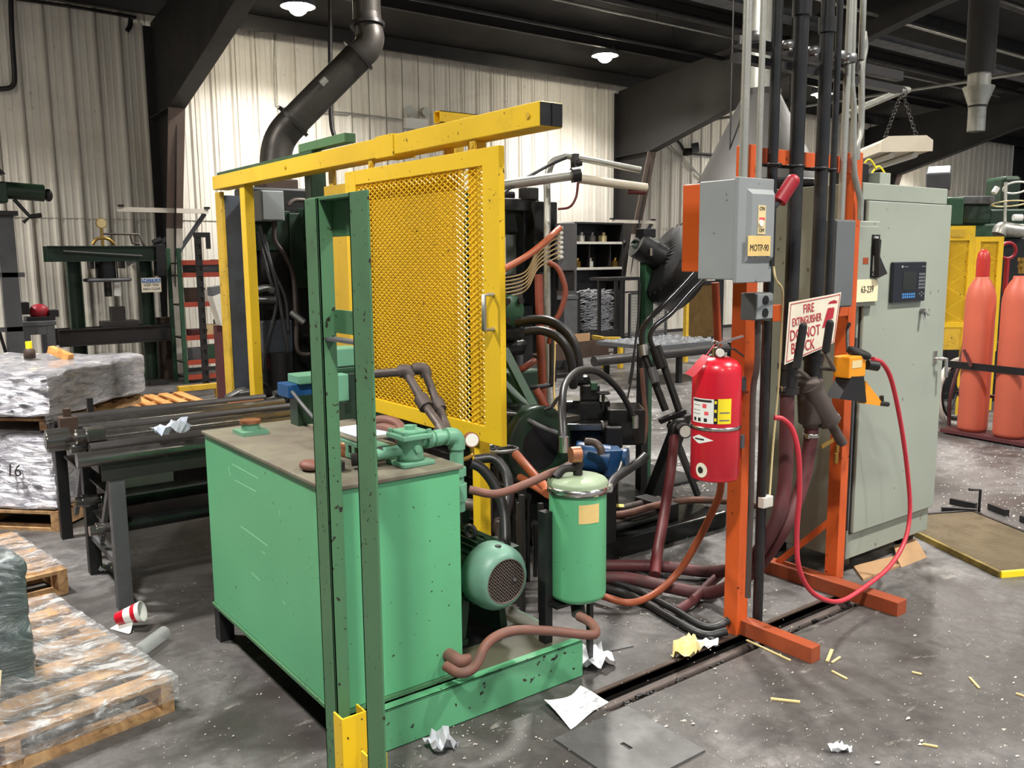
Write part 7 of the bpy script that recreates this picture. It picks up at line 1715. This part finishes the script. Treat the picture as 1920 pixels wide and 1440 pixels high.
# conical hood behind the pipes
hd = thing('hood_duct', 'grey conical hood and duct behind the vertical pipes', 'duct', at(1412, 400, d=8.5))
h1_, h2_ = at(1428, 175, d=8.5), at(1412, 345, d=8.5)
hx_ = h1_.x; hy_ = h1_.y
part('cone', MB().lathe([(0.62, 0.0), (0.60, 0.02), (0.17, h1_.z - h2_.z), (0.16, h1_.z - h2_.z)], (hx_, hy_, h2_.z), n=28), 'hood', hd)
part('pipe', MB().cyl((hx_, hy_, h1_.z), (hx_, hy_, roof_z(hy_)), 0.155, n=22), 'galv', hd)
part('collar', MB().cyl((hx_, hy_, h1_.z - 0.03), (hx_, hy_, h1_.z + 0.03), 0.185, n=22), 'steel_dark', hd)
part('rim', MB().torus((hx_, hy_, h2_.z), (0, 0, 1), 0.62, 0.02, 30, 8), 'black', hd)
for s in (-1, 1): part('hanger_rod', MB().cyl((hx_ + s * 0.45, hy_, h2_.z + 0.25), (hx_ + s * 0.45, hy_, roof_z(hy_)), 0.008, n=6), 'steel_dark', hd)

# ================================================================ right background
def gas(px0, py0, px1, label, cap):
    b = at((px0 + px1) / 2, py0, Z=0.05); r = 0.5 * abs(px1 - px0) * 7.85 / F_PX
    t = thing('gas_cylinder', label, 'gas cylinder', (b.x, b.y, 0.05), 'gas cylinders on the cart')
    part('shell', MB().lathe([(0, 0), (r * 0.9, 0), (r, 0.03), (r, 1.13), (r * 0.97, 1.18), (r * 0.85, 1.25), (r * 0.6, 1.31), (r * 0.46, 1.335), (r * 0.42, 1.36), (0, 1.36)], (b.x, b.y, 0.05), n=28), 'gas_orange', t)
    if cap: part('valve_cap', MB().lathe([(r * 0.45, 1.35), (r * 0.45, 1.49), (r * 0.38, 1.55), (r * 0.2, 1.58), (0, 1.585)], (b.x, b.y, 0.05), n=20), 'gas_cap', t)
    else:
        part('valve', MB().cyl((b.x, b.y, 1.43), (b.x, b.y, 1.53), 0.025, n=10).cyl((b.x - 0.05, b.y, 1.49), (b.x + 0.05, b.y, 1.49), 0.016, n=8).cyl((b.x, b.y, 1.53), (b.x, b.y, 1.56), 0.035, n=12), 'brass', t)
    return b, r
g1, r1 = gas(1797, 806, 1848, 'orange gas cylinder with red cap, left of the pair', True)
g2_, r2_ = gas(1865, 818, 1920, 'orange gas cylinder with bare valve at the right edge', False)
ct = thing('cylinder_cart', 'dark red two wheel cart carrying the gas cylinders', 'cart', ((g1.x + g2_.x) / 2, (g1.y + g2_.y) / 2, 0))
mid = (g1 + g2_) / 2; dv = (g1 - g2_); dv.z = 0; dv.normalize(); nv = Vector((dv.y, -dv.x, 0))
if nv.dot(Vector((1, 0.5, 0))) < 0: nv = -nv
part('base_plate', MB().cbox((mid.x, mid.y, 0.03), (0.75, 0.3, 0.03), Matrix.Rotation(math.atan2(dv.y, dv.x), 3, 'Z')), 'plum', ct)
for s in (-1, 1): 
    p = Vector((mid.x, mid.y, 0)) + dv * 0.42 * s + nv * 0.05
    part('side_tube', MB().tube([p + Vector((0, 0, 0.04)), p + nv * 0.0 + Vector((0, 0, 0.35)), p + nv * 0.14 + Vector((0, 0, 0.72)), p + nv * 0.16 + Vector((0, 0, 1.2))], 0.018, 8), 'plum', ct)
    w0 = p + nv * 0.2 + dv * 0.06 * s + Vector((0, 0, 0.33))
    whl = part('wheel', MB().torus(w0, dv, 0.30, 0.028, 32, 8), 'white_dirty', ct); part('rim', MB().torus(w0, dv, 0.25, 0.02, 28, 6), 'black', whl)
    for a in range(6):
        q = nv * math.cos(a * math.pi / 6 * 2) + Vector((0, 0, 1)) * math.sin(a * math.pi / 6 * 2); part('spoke', MB().bar(w0, w0 + q * 0.25, 0.012, 0.012, dv), 'black', whl)
part('axle', MB().cyl(mid + nv * 0.25 + dv * 0.48 + Vector((0, 0, 0.28)), mid + nv * 0.25 - dv * 0.48 + Vector((0, 0, 0.28)), 0.016, n=8), 'plum', ct)
part('strap', MB().cbox((mid.x - nv.x * (r1 + 0.008), mid.y - nv.y * (r1 + 0.008), 0.63), (0.72, 0.012, 0.06), Matrix.Rotation(math.atan2(dv.y, dv.x), 3, 'Z')), 'black', ct)
part('strap_ratchet', MB().bar(g1 - nv * (r1 + 0.03) - dv * 0.05 + Vector((0, 0, 0.58)), g1 - nv * (r1 + 0.03) + dv * 0.03 + Vector((0, 0, 0.72)), 0.02, 0.02), 'plum', ct)
# yellow guards
def yguard(name, label, x0, y0, x1, y1, d, band, sgn=None, backing=False):
    a, b = at(x0, (y0 + y1) / 2, d=d), at(x1, (y0 + y1) / 2, d=d)
    z1, z0 = at((x0 + x1) / 2, y0, d=d).z, at((x0 + x1) / 2, y1, d=d).z
    ax = Vector((b.x - a.x, b.y - a.y, 0)); w_ = ax.length; ax.normalize(); Rm = Matrix.Rotation(math.atan2(ax.y, ax.x), 3, 'Z')
    t = thing(name, label, 'guard', Vector((a.x, a.y, 0)))
    A0 = Vector((a.x, a.y, 0))
    def bxl(u0, u1, z0_, z1_, th=0.03, off=0): return MB().cbox(A0 + ax * (u0 + u1) / 2 + Vector((0, 0, (z0_ + z1_) / 2)) + Vector((-ax.y, ax.x, 0)) * off, (u1 - u0, th, z1_ - z0_), Rm)
    part('frame', bxl(0, 0.05, z0, z1), 'yellow', t); part('frame', bxl(w_ - 0.05, w_, z0, z1), 'yellow', t); part('frame', bxl(0.05, w_ - 0.05, z1 - band, z1), 'yellow', t); part('frame', bxl(0.05, w_ - 0.05, z0, z0 + 0.05), 'yellow', t)
    m = MB(); n = int(w_ / 0.02)
    for i in range(n):
        for fam in (1, -1):
            u0 = 0.05 + (w_ - 0.1) * i / n
            # diagonal strands wrapped across the panel
            hgt = z1 - band - z0 - 0.05; k = 0.6; 
            zz = z0 + 0.05; u = u0; dirn = fam
            while zz < z0 + 0.05 + hgt - 1e-3:
                end = (w_ - 0.05) if dirn > 0 else 0.05
                du = abs(end - u); dz = min(du * k, z0 + 0.05 + hgt - zz); 
                u2 = u + dirn * dz / k
                m.bar(A0 + ax * u + Vector((0, 0, zz)), A0 + ax * u2 + Vector((0, 0, zz + dz)), 0.006, 0.004, (-ax.y, ax.x, 0)); zz += dz; u = u2; dirn = -dirn
                if dz < 1e-4: u = end
    o = part('mesh', m, 'yellow', t); o['kind'] = 'stuff'
    if backing: part('skirt', bxl(0, w_, z0 - 0.22, z0, 0.02), 'yellow_old', t)
    part('leg', MB().cbox(A0 + ax * (w_ - 0.04) + Vector((0, 0, z0 / 2)), (0.05, 0.05, z0), Rm), 'yellow', t)
    part('leg', MB().cbox(A0 + ax * 0.04 + Vector((0, 0, (z0 - 0.23 * backing) / 2)), (0.05, 0.05, z0 - 0.23 * backing), Rm), 'black', t)
    return t, A0, ax, w_, z1
t, A0, ax, w_, z1 = yguard('yellow_guard', 'wide yellow mesh guard beside the control cabinet', 1765, 424, 1822, 615, 8.6, 0.14, backing=True)
gp_ = part('number_plate', MB().cbox(A0 + ax * w_ * 0.42 + Vector((ax.y, -ax.x, 0)) * 0.02 + Vector((0, 0, z1 - 0.07)), (0.13, 0.006, 0.07), Matrix.Rotation(math.atan2(ax.y, ax.x), 3, 'Z')), 'yellow_old', t)
yguard('yellow_guard', 'narrow yellow mesh guard behind the capped gas cylinder', 1822, 444, 1874, 660, 8.9, 0.05)
# green machine behind the cylinders
gm_ = thing('green_machine', 'dark green casting machine behind the yellow guards', 'machine', at(1850, 700, d=10.2) * 1)
gm_.location.z = 0; WL[gm_] = gm_.location.copy()
def gp(nm, x0, y0, x1, y1, d, dep, mat, bev=0.02):
    a = at(x0, y0, d=d); b = at(x1, y1, d=d); n = Vector((_fw.x, _fw.y, 0)).normalized(); c = (a + b) / 2
    return part(nm, MB().cbox(Vector((c.x, c.y, (a.z + b.z) / 2)) + n * dep / 2, ((Vector((a.x, a.y)) - Vector((b.x, b.y))).length, dep, abs(a.z - b.z)), Matrix.Rotation(-YAW, 3, 'Z')), mat, gm_, bev)
gp('head', 1776, 370, 1808, 422, 9.4, 0.5, 'green_mach'); gp('motor', 1806, 378, 1862, 420, 9.5, 0.5, 'green_dark', 0.06); gp('motor_top', 1806, 368, 1866, 382, 9.45, 0.5, 'steel_grey', 0.01)
gp('body', 1810, 420, 1930, 445, 9.6, 0.6, 'green_mach'); gp('block', 1855, 392, 1930, 422, 9.7, 0.5, 'green_dark'); gp('column', 1880, 330, 1915, 392, 9.9, 0.4, 'green_dark', 0.04)
gp('lower_body', 1770, 640, 1930, 760, 9.7, 0.6, 'black'); gp('dark_core', 1868, 445, 1930, 640, 9.8, 0.5, 'black'); gp('back_panel', 1770, 440, 1870, 640, 10.0, 0.4, 'black')
part('base', MB().box((gm_.location.x - 0.6, gm_.location.y - 0.4, 0), (gm_.location.x + 1.2, gm_.location.y + 0.9, 0.25)), 'black', gm_)
part('vent_pipe', MB().tube(hp([(1872, 440, 9.2), (1878, 428, 9.2), (1890, 430, 9.2), (1940, 436, 9.2)]), 0.07, 14), 'galv', gm_)
part('feed_rod', MB().cyl(at(1884, 420, d=9.3), at(1886, 342, d=9.3), 0.018, n=8), 'galv', gm_)
part('coil_ring', MB().torus(at(1892, 382, d=9.3), (0.1, 0.1, 1), 0.16, 0.008, 28, 6), 'cream', gm_)
part('coil_ring', MB().torus(at(1905, 352, d=9.35), (0.4, 0.3, 1), 0.12, 0.01, 24, 6), 'white', gm_)
part('white_fitting', MB().cyl(at(1863, 362, d=9.3), at(1870, 352, d=9.3), 0.03, n=10), 'white', gm_)
part('white_fitting', MB().cyl(at(1900, 408, d=9.3), at(1916, 408, d=9.3), 0.035, n=10), 'white', gm_)
hk2 = thing('red_hook_ring', 'crimson steel lifting ring hanging at the right edge', 'hook', at(1886, 470, d=8.9))
rq = at(1890, 470, d=8.9)
part('ring', MB().torus(rq, (_fw.x, _fw.y, 0), 0.08, 0.016, 22, 8), 'red_handle', hk2); part('shank', MB().bar(rq - Vector((0, 0, 0.08)), rq - Vector((0, 0, 0.42)), 0.05, 0.03, (0, -1, 0)), 'red_handle', hk2)
# flood light, hanging light
fq_ = at(1760, 335, d=8.0)
flo = thing('flood_light', 'grey box flood light standing on the machine behind the cabinet', 'lamp', fq_ - Vector((0, 0, 0.15)))
Rf = Matrix.Rotation(-YAW - 0.5, 3, 'Z') @ Matrix.Rotation(0.5, 3, 'X')
part('housing', MB().cbox(fq_, (0.2, 0.16, 0.17), Rf), 'steel_grey', flo, 0.01); part('lens', MB().cbox(fq_ + Rf @ Vector((0, 0, 0.088)), (0.17, 0.13, 0.008), Rf), 'led', flo)
part('stand', MB().cyl(fq_ - Vector((0, 0, 0.1)), (fq_.x, fq_.y, 0), 0.02, n=8), 'steel_dark', flo)
HD = 5.4
hl = thing('hanging_light', 'white two lamp shop light hung on chains at right', 'light', at(1690, 290, d=HD))
e0, e1 = at(1700, 272, d=HD), at(1612, 286, d=HD + 1.0)
ax = (e1 - e0); ax.z = 0; ax.normalize(); sd = Vector((-ax.y, ax.x, 0)); L_ = 1.25
zb_ = e0.z
part('housing', MB().prism([e0 + sd * -0.15 + Vector((0, 0, -0.035)), e0 + sd * 0.15 + Vector((0, 0, -0.035)), e0 + sd * 0.15 + Vector((0, 0, 0.02)), e0 + sd * 0.11 + Vector((0, 0, 0.05)), e0 + sd * -0.11 + Vector((0, 0, 0.05)), e0 + sd * -0.15 + Vector((0, 0, 0.02))], ax * L_), 'fixture_white', hl)
part('end_cap', MB().prism([e0 - ax * 0.01 + sd * -0.152 + Vector((0, 0, -0.04)), e0 - ax * 0.01 + sd * 0.152 + Vector((0, 0, -0.04)), e0 - ax * 0.01 + sd * 0.152 + Vector((0, 0, 0.025)), e0 - ax * 0.01 + sd * 0.112 + Vector((0, 0, 0.055)), e0 - ax * 0.01 + sd * -0.112 + Vector((0, 0, 0.055)), e0 - ax * 0.01 + sd * -0.152 + Vector((0, 0, 0.025))], ax * 0.012), 'fixture_white', hl, label='cream end cap')
for s in (-0.07, 0.07): part('tube', MB().cyl(e0 + sd * s + ax * 0.05 + Vector((0, 0, -0.055)), e0 + sd * s + ax * (L_ - 0.05) + Vector((0, 0, -0.055)), 0.018, n=10), 'white', hl)
hkp = at(1692, 172, d=HD + 0.1)
for s in (-0.1, 0.1):
    p0, p1 = hkp, e0 + ax * 0.12 + sd * s + Vector((0, 0, 0.05)); n_ = 13; m = MB()
    for i in range(n_):
        c0 = p0.lerp(p1, (i + 0.5) / n_); m.torus(c0, (1, 0, 0) if i % 2 else (0, 1, 0), 0.012, 0.0035, 10, 5)
    o = part('chain', m, 'steel_dark', hl); o['kind'] = 'stuff'
bm = thing('pipe_boom', 'galvanised pipe boom reaching out to the hanging light', 'boom', at(1605, 205, d=HD - 0.9))
part('pipe', MB().tube(hp([(1580, 220, 'Y', 2.32), (1612, 203, 4.9), (1690, 171, HD + 0.1), (1703, 169, HD + 0.15)]), 0.02, 12, 0), 'galv', bm); part('hook', MB().torus(hkp + Vector((0, 0, 0.0)), (1, 0.3, 0), 0.03, 0.006, 16, 6), 'steel', bm)
# funnel duct
fu = at(1832, 210, d=9.0)
fd2 = thing('funnel_duct', 'silver funnel shaped duct end hanging from the roof at right', 'duct', (fu.x, fu.y, fu.z - 0.2))
zA, zB, zC, zD = at(1832, 246, d=9).z, at(1832, 200, d=9).z, at(1832, 166, d=9).z, at(1832, 140, d=9).z
part('funnel', MB().lathe([(0.085, zA), (0.085, zB), (0.15, zC), (0.15, zC + 0.01)], (fu.x, fu.y, 0), n=24), 'galv', fd2)
part('sleeve', MB().cyl((fu.x, fu.y, zC), (fu.x, fu.y, zD), 0.11, n=20), 'galv', fd2); part('band', MB().cyl((fu.x, fu.y, zB - 0.01), (fu.x, fu.y, zB + 0.01), 0.092, n=20), 'black', fd2)
part('riser', MB().cyl((fu.x, fu.y, zD), (fu.x, fu.y, roof_z(fu.y) - 0.24), 0.14, n=20), 'frame_dark', fd2)
# runs of pipe and tray under the roof
for i, (y, z, r_, x0, x1, mt, lab) in enumerate(((10.2, 4.9, 0.035, -8, 30, 'steel_dark', 'long sprinkler pipe under the roof nearest the wall'), (8.9, 4.95, 0.05, -8, 30, 'steel_dark', 'thick dark pipe under the roof, second from the wall'), (7.4, 5.0, 0.025, -8, 30, 'galv', 'thin galvanised conduit under the roof'), (9.6, 5.05, 0.02, 2, 30, 'galv', 'thin conduit between the two dark roof pipes'), (6.2, 5.1, 0.06, 3, 30, 'steel_dark', 'thick roof pipe furthest from the wall'))):
    t = thing('roof_pipe', lab, 'pipe', (x0, y, z), 'pipes under the roof'); part('tube', MB().cyl((x0, y, z), (x1, y, z), r_, n=10), mt, t)
    for k in range(5): part('hanger', MB().cyl((x0 + 2 + k * (x1 - x0 - 4) / 4, y, z), (x0 + 2 + k * (x1 - x0 - 4) / 4, y, roof_z(y)), 0.008, n=5), 'steel_dark', t)
one('cable_tray', MB().box((6, 8.1, 4.98), (30, 8.4, 5.0)).box((6, 8.1, 5.0), (30, 8.12, 5.08)).box((6, 8.38, 5.0), (30, 8.4, 5.08)), 'steel_grey', 'grey cable tray running under the roof', 'tray')
one('cross_pipe', MB().cyl((14.5, 12.4, 4.35), (17.5, -2, 4.75), 0.03, n=8), 'galv', 'galvanised conduit crossing the hall at upper right', 'pipe')

# ================================================================ on the floor
mt_ = thing('drip_grate', 'brown perforated floor grate with yellow painted edge', 'grate', at(1835, 1020, Z=0))
B_ = at(1875, 1083, Z=0); A_ = at(1738, 1016, Z=0); e1 = (A_ - B_).normalized(); e2 = Vector((e1.y, -e1.x, 0)); l1, l2 = 0.97, 0.60
ang = math.atan2(e1.y, e1.x)
def gbar(p, q, wd, ht, z): return MB().bar(Vector((p.x, p.y, z)), Vector((q.x, q.y, z)), wd, ht)
C1, D1 = B_ + e2 * l2, B_ + e1 * l1 + e2 * l2; A1 = B_ + e1 * l1
part('edge', gbar(B_, A1, 0.02, 0.03, 0.016), 'yellow_worn', mt_); part('edge', gbar(B_, C1, 0.02, 0.03, 0.016), 'label_yellow', mt_); part('edge', gbar(C1, D1, 0.02, 0.03, 0.016), 'black', mt_); part('edge', gbar(A1, D1, 0.02, 0.03, 0.016), 'black', mt_)
m = MB()
for i in range(58): m.bar(B_.lerp(A1, (i + 0.5) / 58) + Vector((0, 0, 0.022)), C1.lerp(D1, (i + 0.5) / 58) + Vector((0, 0, 0.022)), 0.009, 0.008)
for i in range(30): m.bar(B_.lerp(C1, (i + 0.5) / 30) + Vector((0, 0, 0.018)), A1.lerp(D1, (i + 0.5) / 30) + Vector((0, 0, 0.018)), 0.006, 0.008)
o = part('grating', m, 'grate', mt_); o['kind'] = 'stuff'
part('tray', MB().cbox((B_ + D1) / 2 + Vector((0, 0, 0.006)), (l1 - 0.02, l2 - 0.02, 0.004), Matrix.Rotation(ang, 3, 'Z')), 'rust_brown', mt_)

cp = thing('cover_plate', 'square steel floor cover plate with a slot in the foreground', 'plate', (1.92, 1.92, 0))
part('plate', MB().box((1.75, 1.748, 0), (2.095, 1.90, 0.008)).box((1.75, 1.945, 0), (2.095, 2.103, 0.008)).box((1.75, 1.90, 0), (1.90, 1.945, 0.008)).box((1.918, 1.90, 0), (2.095, 1.945, 0.008)), 'plate', cp)
part('lift_slot', bx((1.90, 1.90, 0.0004), (1.918, 1.945, 0.003)), 'pit', cp)
one('floor_plate', MB().prism([at(1120, 1180, Z=0.0), at(1188, 1213, Z=0.0), at(1130, 1225, Z=0.0), at(1090, 1222, Z=0.0)], (0, 0, 0.005)), 'plate', 'thin grey steel plate on the floor by the skid end', 'plate')
c0, c1, c2, c3 = at(1020, 1325, Z=0.0), at(1088, 1300, Z=0.0), at(1141, 1318, Z=0.0), at(1070, 1370, Z=0.0)
def pf(u, v, o): 
    p = c0.lerp(c1, u).lerp(c3.lerp(c2, u), v); return p + Vector((0, 0, 0.004 + 0.02 * (abs(u - 0.5) * 2) ** 3 * (1 - v) + 0.004 * math.sin(u * 7 + v * 4) + 0.004 + o))
one('printed_sheet', sheet(pf, 8, 8, 0.0008), 'sheet_print', 'printed white sheet lying on the floor before the skid', 'paper')
crumple('crumpled_paper', 'crumpled white paper on the floor at the skid end', 1108, 1245, 0.15, 'paper', 0.0, 2.3, 0.07)
crumple('crumpled_paper', 'crumpled yellowish paper bag by the floor trench', 1290, 1225, 0.17, 'paper_yellow', 0.0, 5.1, 0.06, aspect=0.55, ang=20)
crumple('crumpled_paper', 'small torn white paper by the trench edge', 1325, 1213, 0.10, 'paper', 0.0, 7.7, 0.03, aspect=0.4, ang=-20)
crumple('crumpled_foil', 'crumpled silver foil on the floor under the skid corner', 828, 1405, 0.09, 'foil', 0.0, 3.7, 0.06, 'foil')
crumple('crumpled_foil', 'small white scrap of paper at the bottom edge of the picture', 1575, 1410, 0.07, 'paper', 0.0, 6.2, 0.03, 'paper', aspect=0.5, ang=-30)
crumple('crumpled_foil', 'small foil scrap by the rack leg', 198, 1071, 0.08, 'foil', 0.0, 1.9, 0.05, 'foil')
one('cardboard_sheet', MB().prism([at(1600, 1065, Z=0.0), at(1618, 1090, Z=0), at(1690, 1062, Z=0), at(1680, 1045, Z=0)], (0, 0, 0.012)), 'cardboard', 'flat tan cardboard piece sticking out under the cabinet', 'cardboard')
q = at(1700, 1050, Z=0)
one('cardboard_sheet', MB().prism([at(1682, 1035, Z=0.0), at(1690, 1064, Z=0), at(1738, 1045, Z=0), at(1722, 1020, Z=0)], (0, 0.02, 0.03)), 'cardboard', 'torn brown cardboard piece at the cabinet corner', 'cardboard')
# wood splinters
spl = [(1470, 1222, 1500, 1222), (1490, 1229, 1512, 1222), (1551, 1240, 1560, 1218), (1560, 1242, 1575, 1232), (1560, 1258, 1588, 1273), (1445, 1310, 1500, 1316), (1818, 1270, 1836, 1290), (1710, 1260, 1728, 1264), (1400, 1200, 1482, 1238), (1730, 1395, 1758, 1400), (1905, 1300, 1920, 1305)]
for i, (x0, y0, x1, y1) in enumerate(spl):
    a, b = at(x0, y0, Z=0.004), at(x1, y1, Z=0.004)
    one('wood_splinter', MB().bar(a, b, 0.008 if i not in (2, 5) else 0.013, 0.005), 'chip_wood', 'pale wood splinter on the floor, %s from the left' % ['second', 'third', 'sixth', 'seventh', 'eighth', 'fourth', 'eleventh', 'ninth', 'first', 'tenth', 'twelfth'][i], 'splinter', 'wood splinters on the floor')
# small metal scraps by the grate
for i, (x0, y0, x1, y1) in enumerate(((1782, 945, 1830, 955), (1765, 962, 1830, 966), (1855, 955, 1888, 968), (1915, 978, 1925, 982))):
    a, b = at(x0, y0, Z=0.0), at(x1, y1, Z=0.0)
    one('angle_scrap', MB().bar(a + Vector((0, 0, 0.02)), b + Vector((0, 0, 0.02)), 0.03, 0.04), 'black', '%s black angle iron scrap behind the grate' % ['long', 'low', 'short', 'rightmost'][i], 'scrap')
p = at(1835, 966, Z=0.0)
one('hook_rod', MB().tube([p, p + Vector((0, 0, 0.16)), p + Vector((-0.06, 0.04, 0.165))], 0.009, 8, 0), 'black', 'thin black hooked rod standing behind the grate', 'rod')
# trench pipes and rubble
one('trench_pipe', MB().cyl((2.05, 2.215, -0.05), (3.75, 2.218, -0.05), 0.022, n=10), 'pipe_iron', 'dark pipe lying in the floor trench', 'pipe')
random.seed(77)
rb = MB()
for i in range(260):
    x = random.uniform(2.03, 3.78); y = random.uniform(TY0 + 0.004, TY0 + 0.07); s = random.uniform(0.006, 0.02)
    rb.cbox((x, y, -0.09 + random.uniform(0, 0.07)), (s, s * 0.8, s * 0.7), rotz(random.uniform(0, 90)))
one('trench_rubble', rb, 'pit', 'dark rubble filling the floor trench', 'rubble', kind='stuff')
fk = MB()
def flake(px, py, s):
    c = at(px, py, Z=0.0); a = random.uniform(0, 6.28); k = random.choice((3, 4, 5)); h = random.uniform(0.002, 0.007)
    pts = [c + Vector((math.cos(a + 6.283 * i / k) * s * random.uniform(0.5, 1.2) * 1.4, math.sin(a + 6.283 * i / k) * s * random.uniform(0.4, 1.0), h * random.uniform(0.3, 1.2))) for i in range(k)]
    fk.add([c + Vector((0, 0, h * 1.5))] + pts, [(0, i + 1, (i + 1) % k + 1) for i in range(k)])
for i in range(520): flake(random.uniform(1130, 1920), 1440 - 480 * random.random() ** 1.3, random.choice((0.002, 0.0025, 0.003, 0.004)))
for i in range(26): flake(random.uniform(1130, 1920), random.uniform(1180, 1440), random.uniform(0.006, 0.011))
for i in range(120): flake(random.uniform(240, 640), random.uniform(1080, 1440), random.choice((0.002, 0.003, 0.004)))
for i in range(120): flake(random.uniform(740, 1200), random.uniform(1330, 1440), random.choice((0.002, 0.003, 0.005)))
for i in range(300): flake(random.uniform(1130, 1460), random.uniform(1000, 1180), random.choice((0.003, 0.004, 0.006)))
for i in range(500): flake(random.uniform(1200, 1340), random.uniform(850, 1010), random.choice((0.005, 0.007, 0.012)))
for i in range(300): flake(random.uniform(1760, 1920), random.uniform(830, 1000), random.choice((0.004, 0.006, 0.009)))
for i in range(260): flake(random.uniform(1040, 1340), random.uniform(690, 860), random.choice((0.008, 0.012, 0.02)))
one('floor_flakes', fk, 'flake', 'scattered small white flakes and chips on the floor', 'debris', kind='stuff')
for ri, ly in enumerate((11.2, 5.6, 0.0, -5.6)):
    for bi, lx in enumerate((-0.6, 5.05, 10.6, 16.6, 22.4)):
        if (ri == 0 and bi in (1, 2, 3)) or (ri == 3 and bi > 2): continue
        lamp(lx, ly, roof_z(ly) - 0.75, 'high bay lamp in the %s row from the back wall, %s bay from the left' % (['first', 'second', 'third', 'fourth'][ri], ['first', 'second', 'third', 'fourth', 'fifth'][bi]), 0, 0.5 if ri == 0 else 1.0)
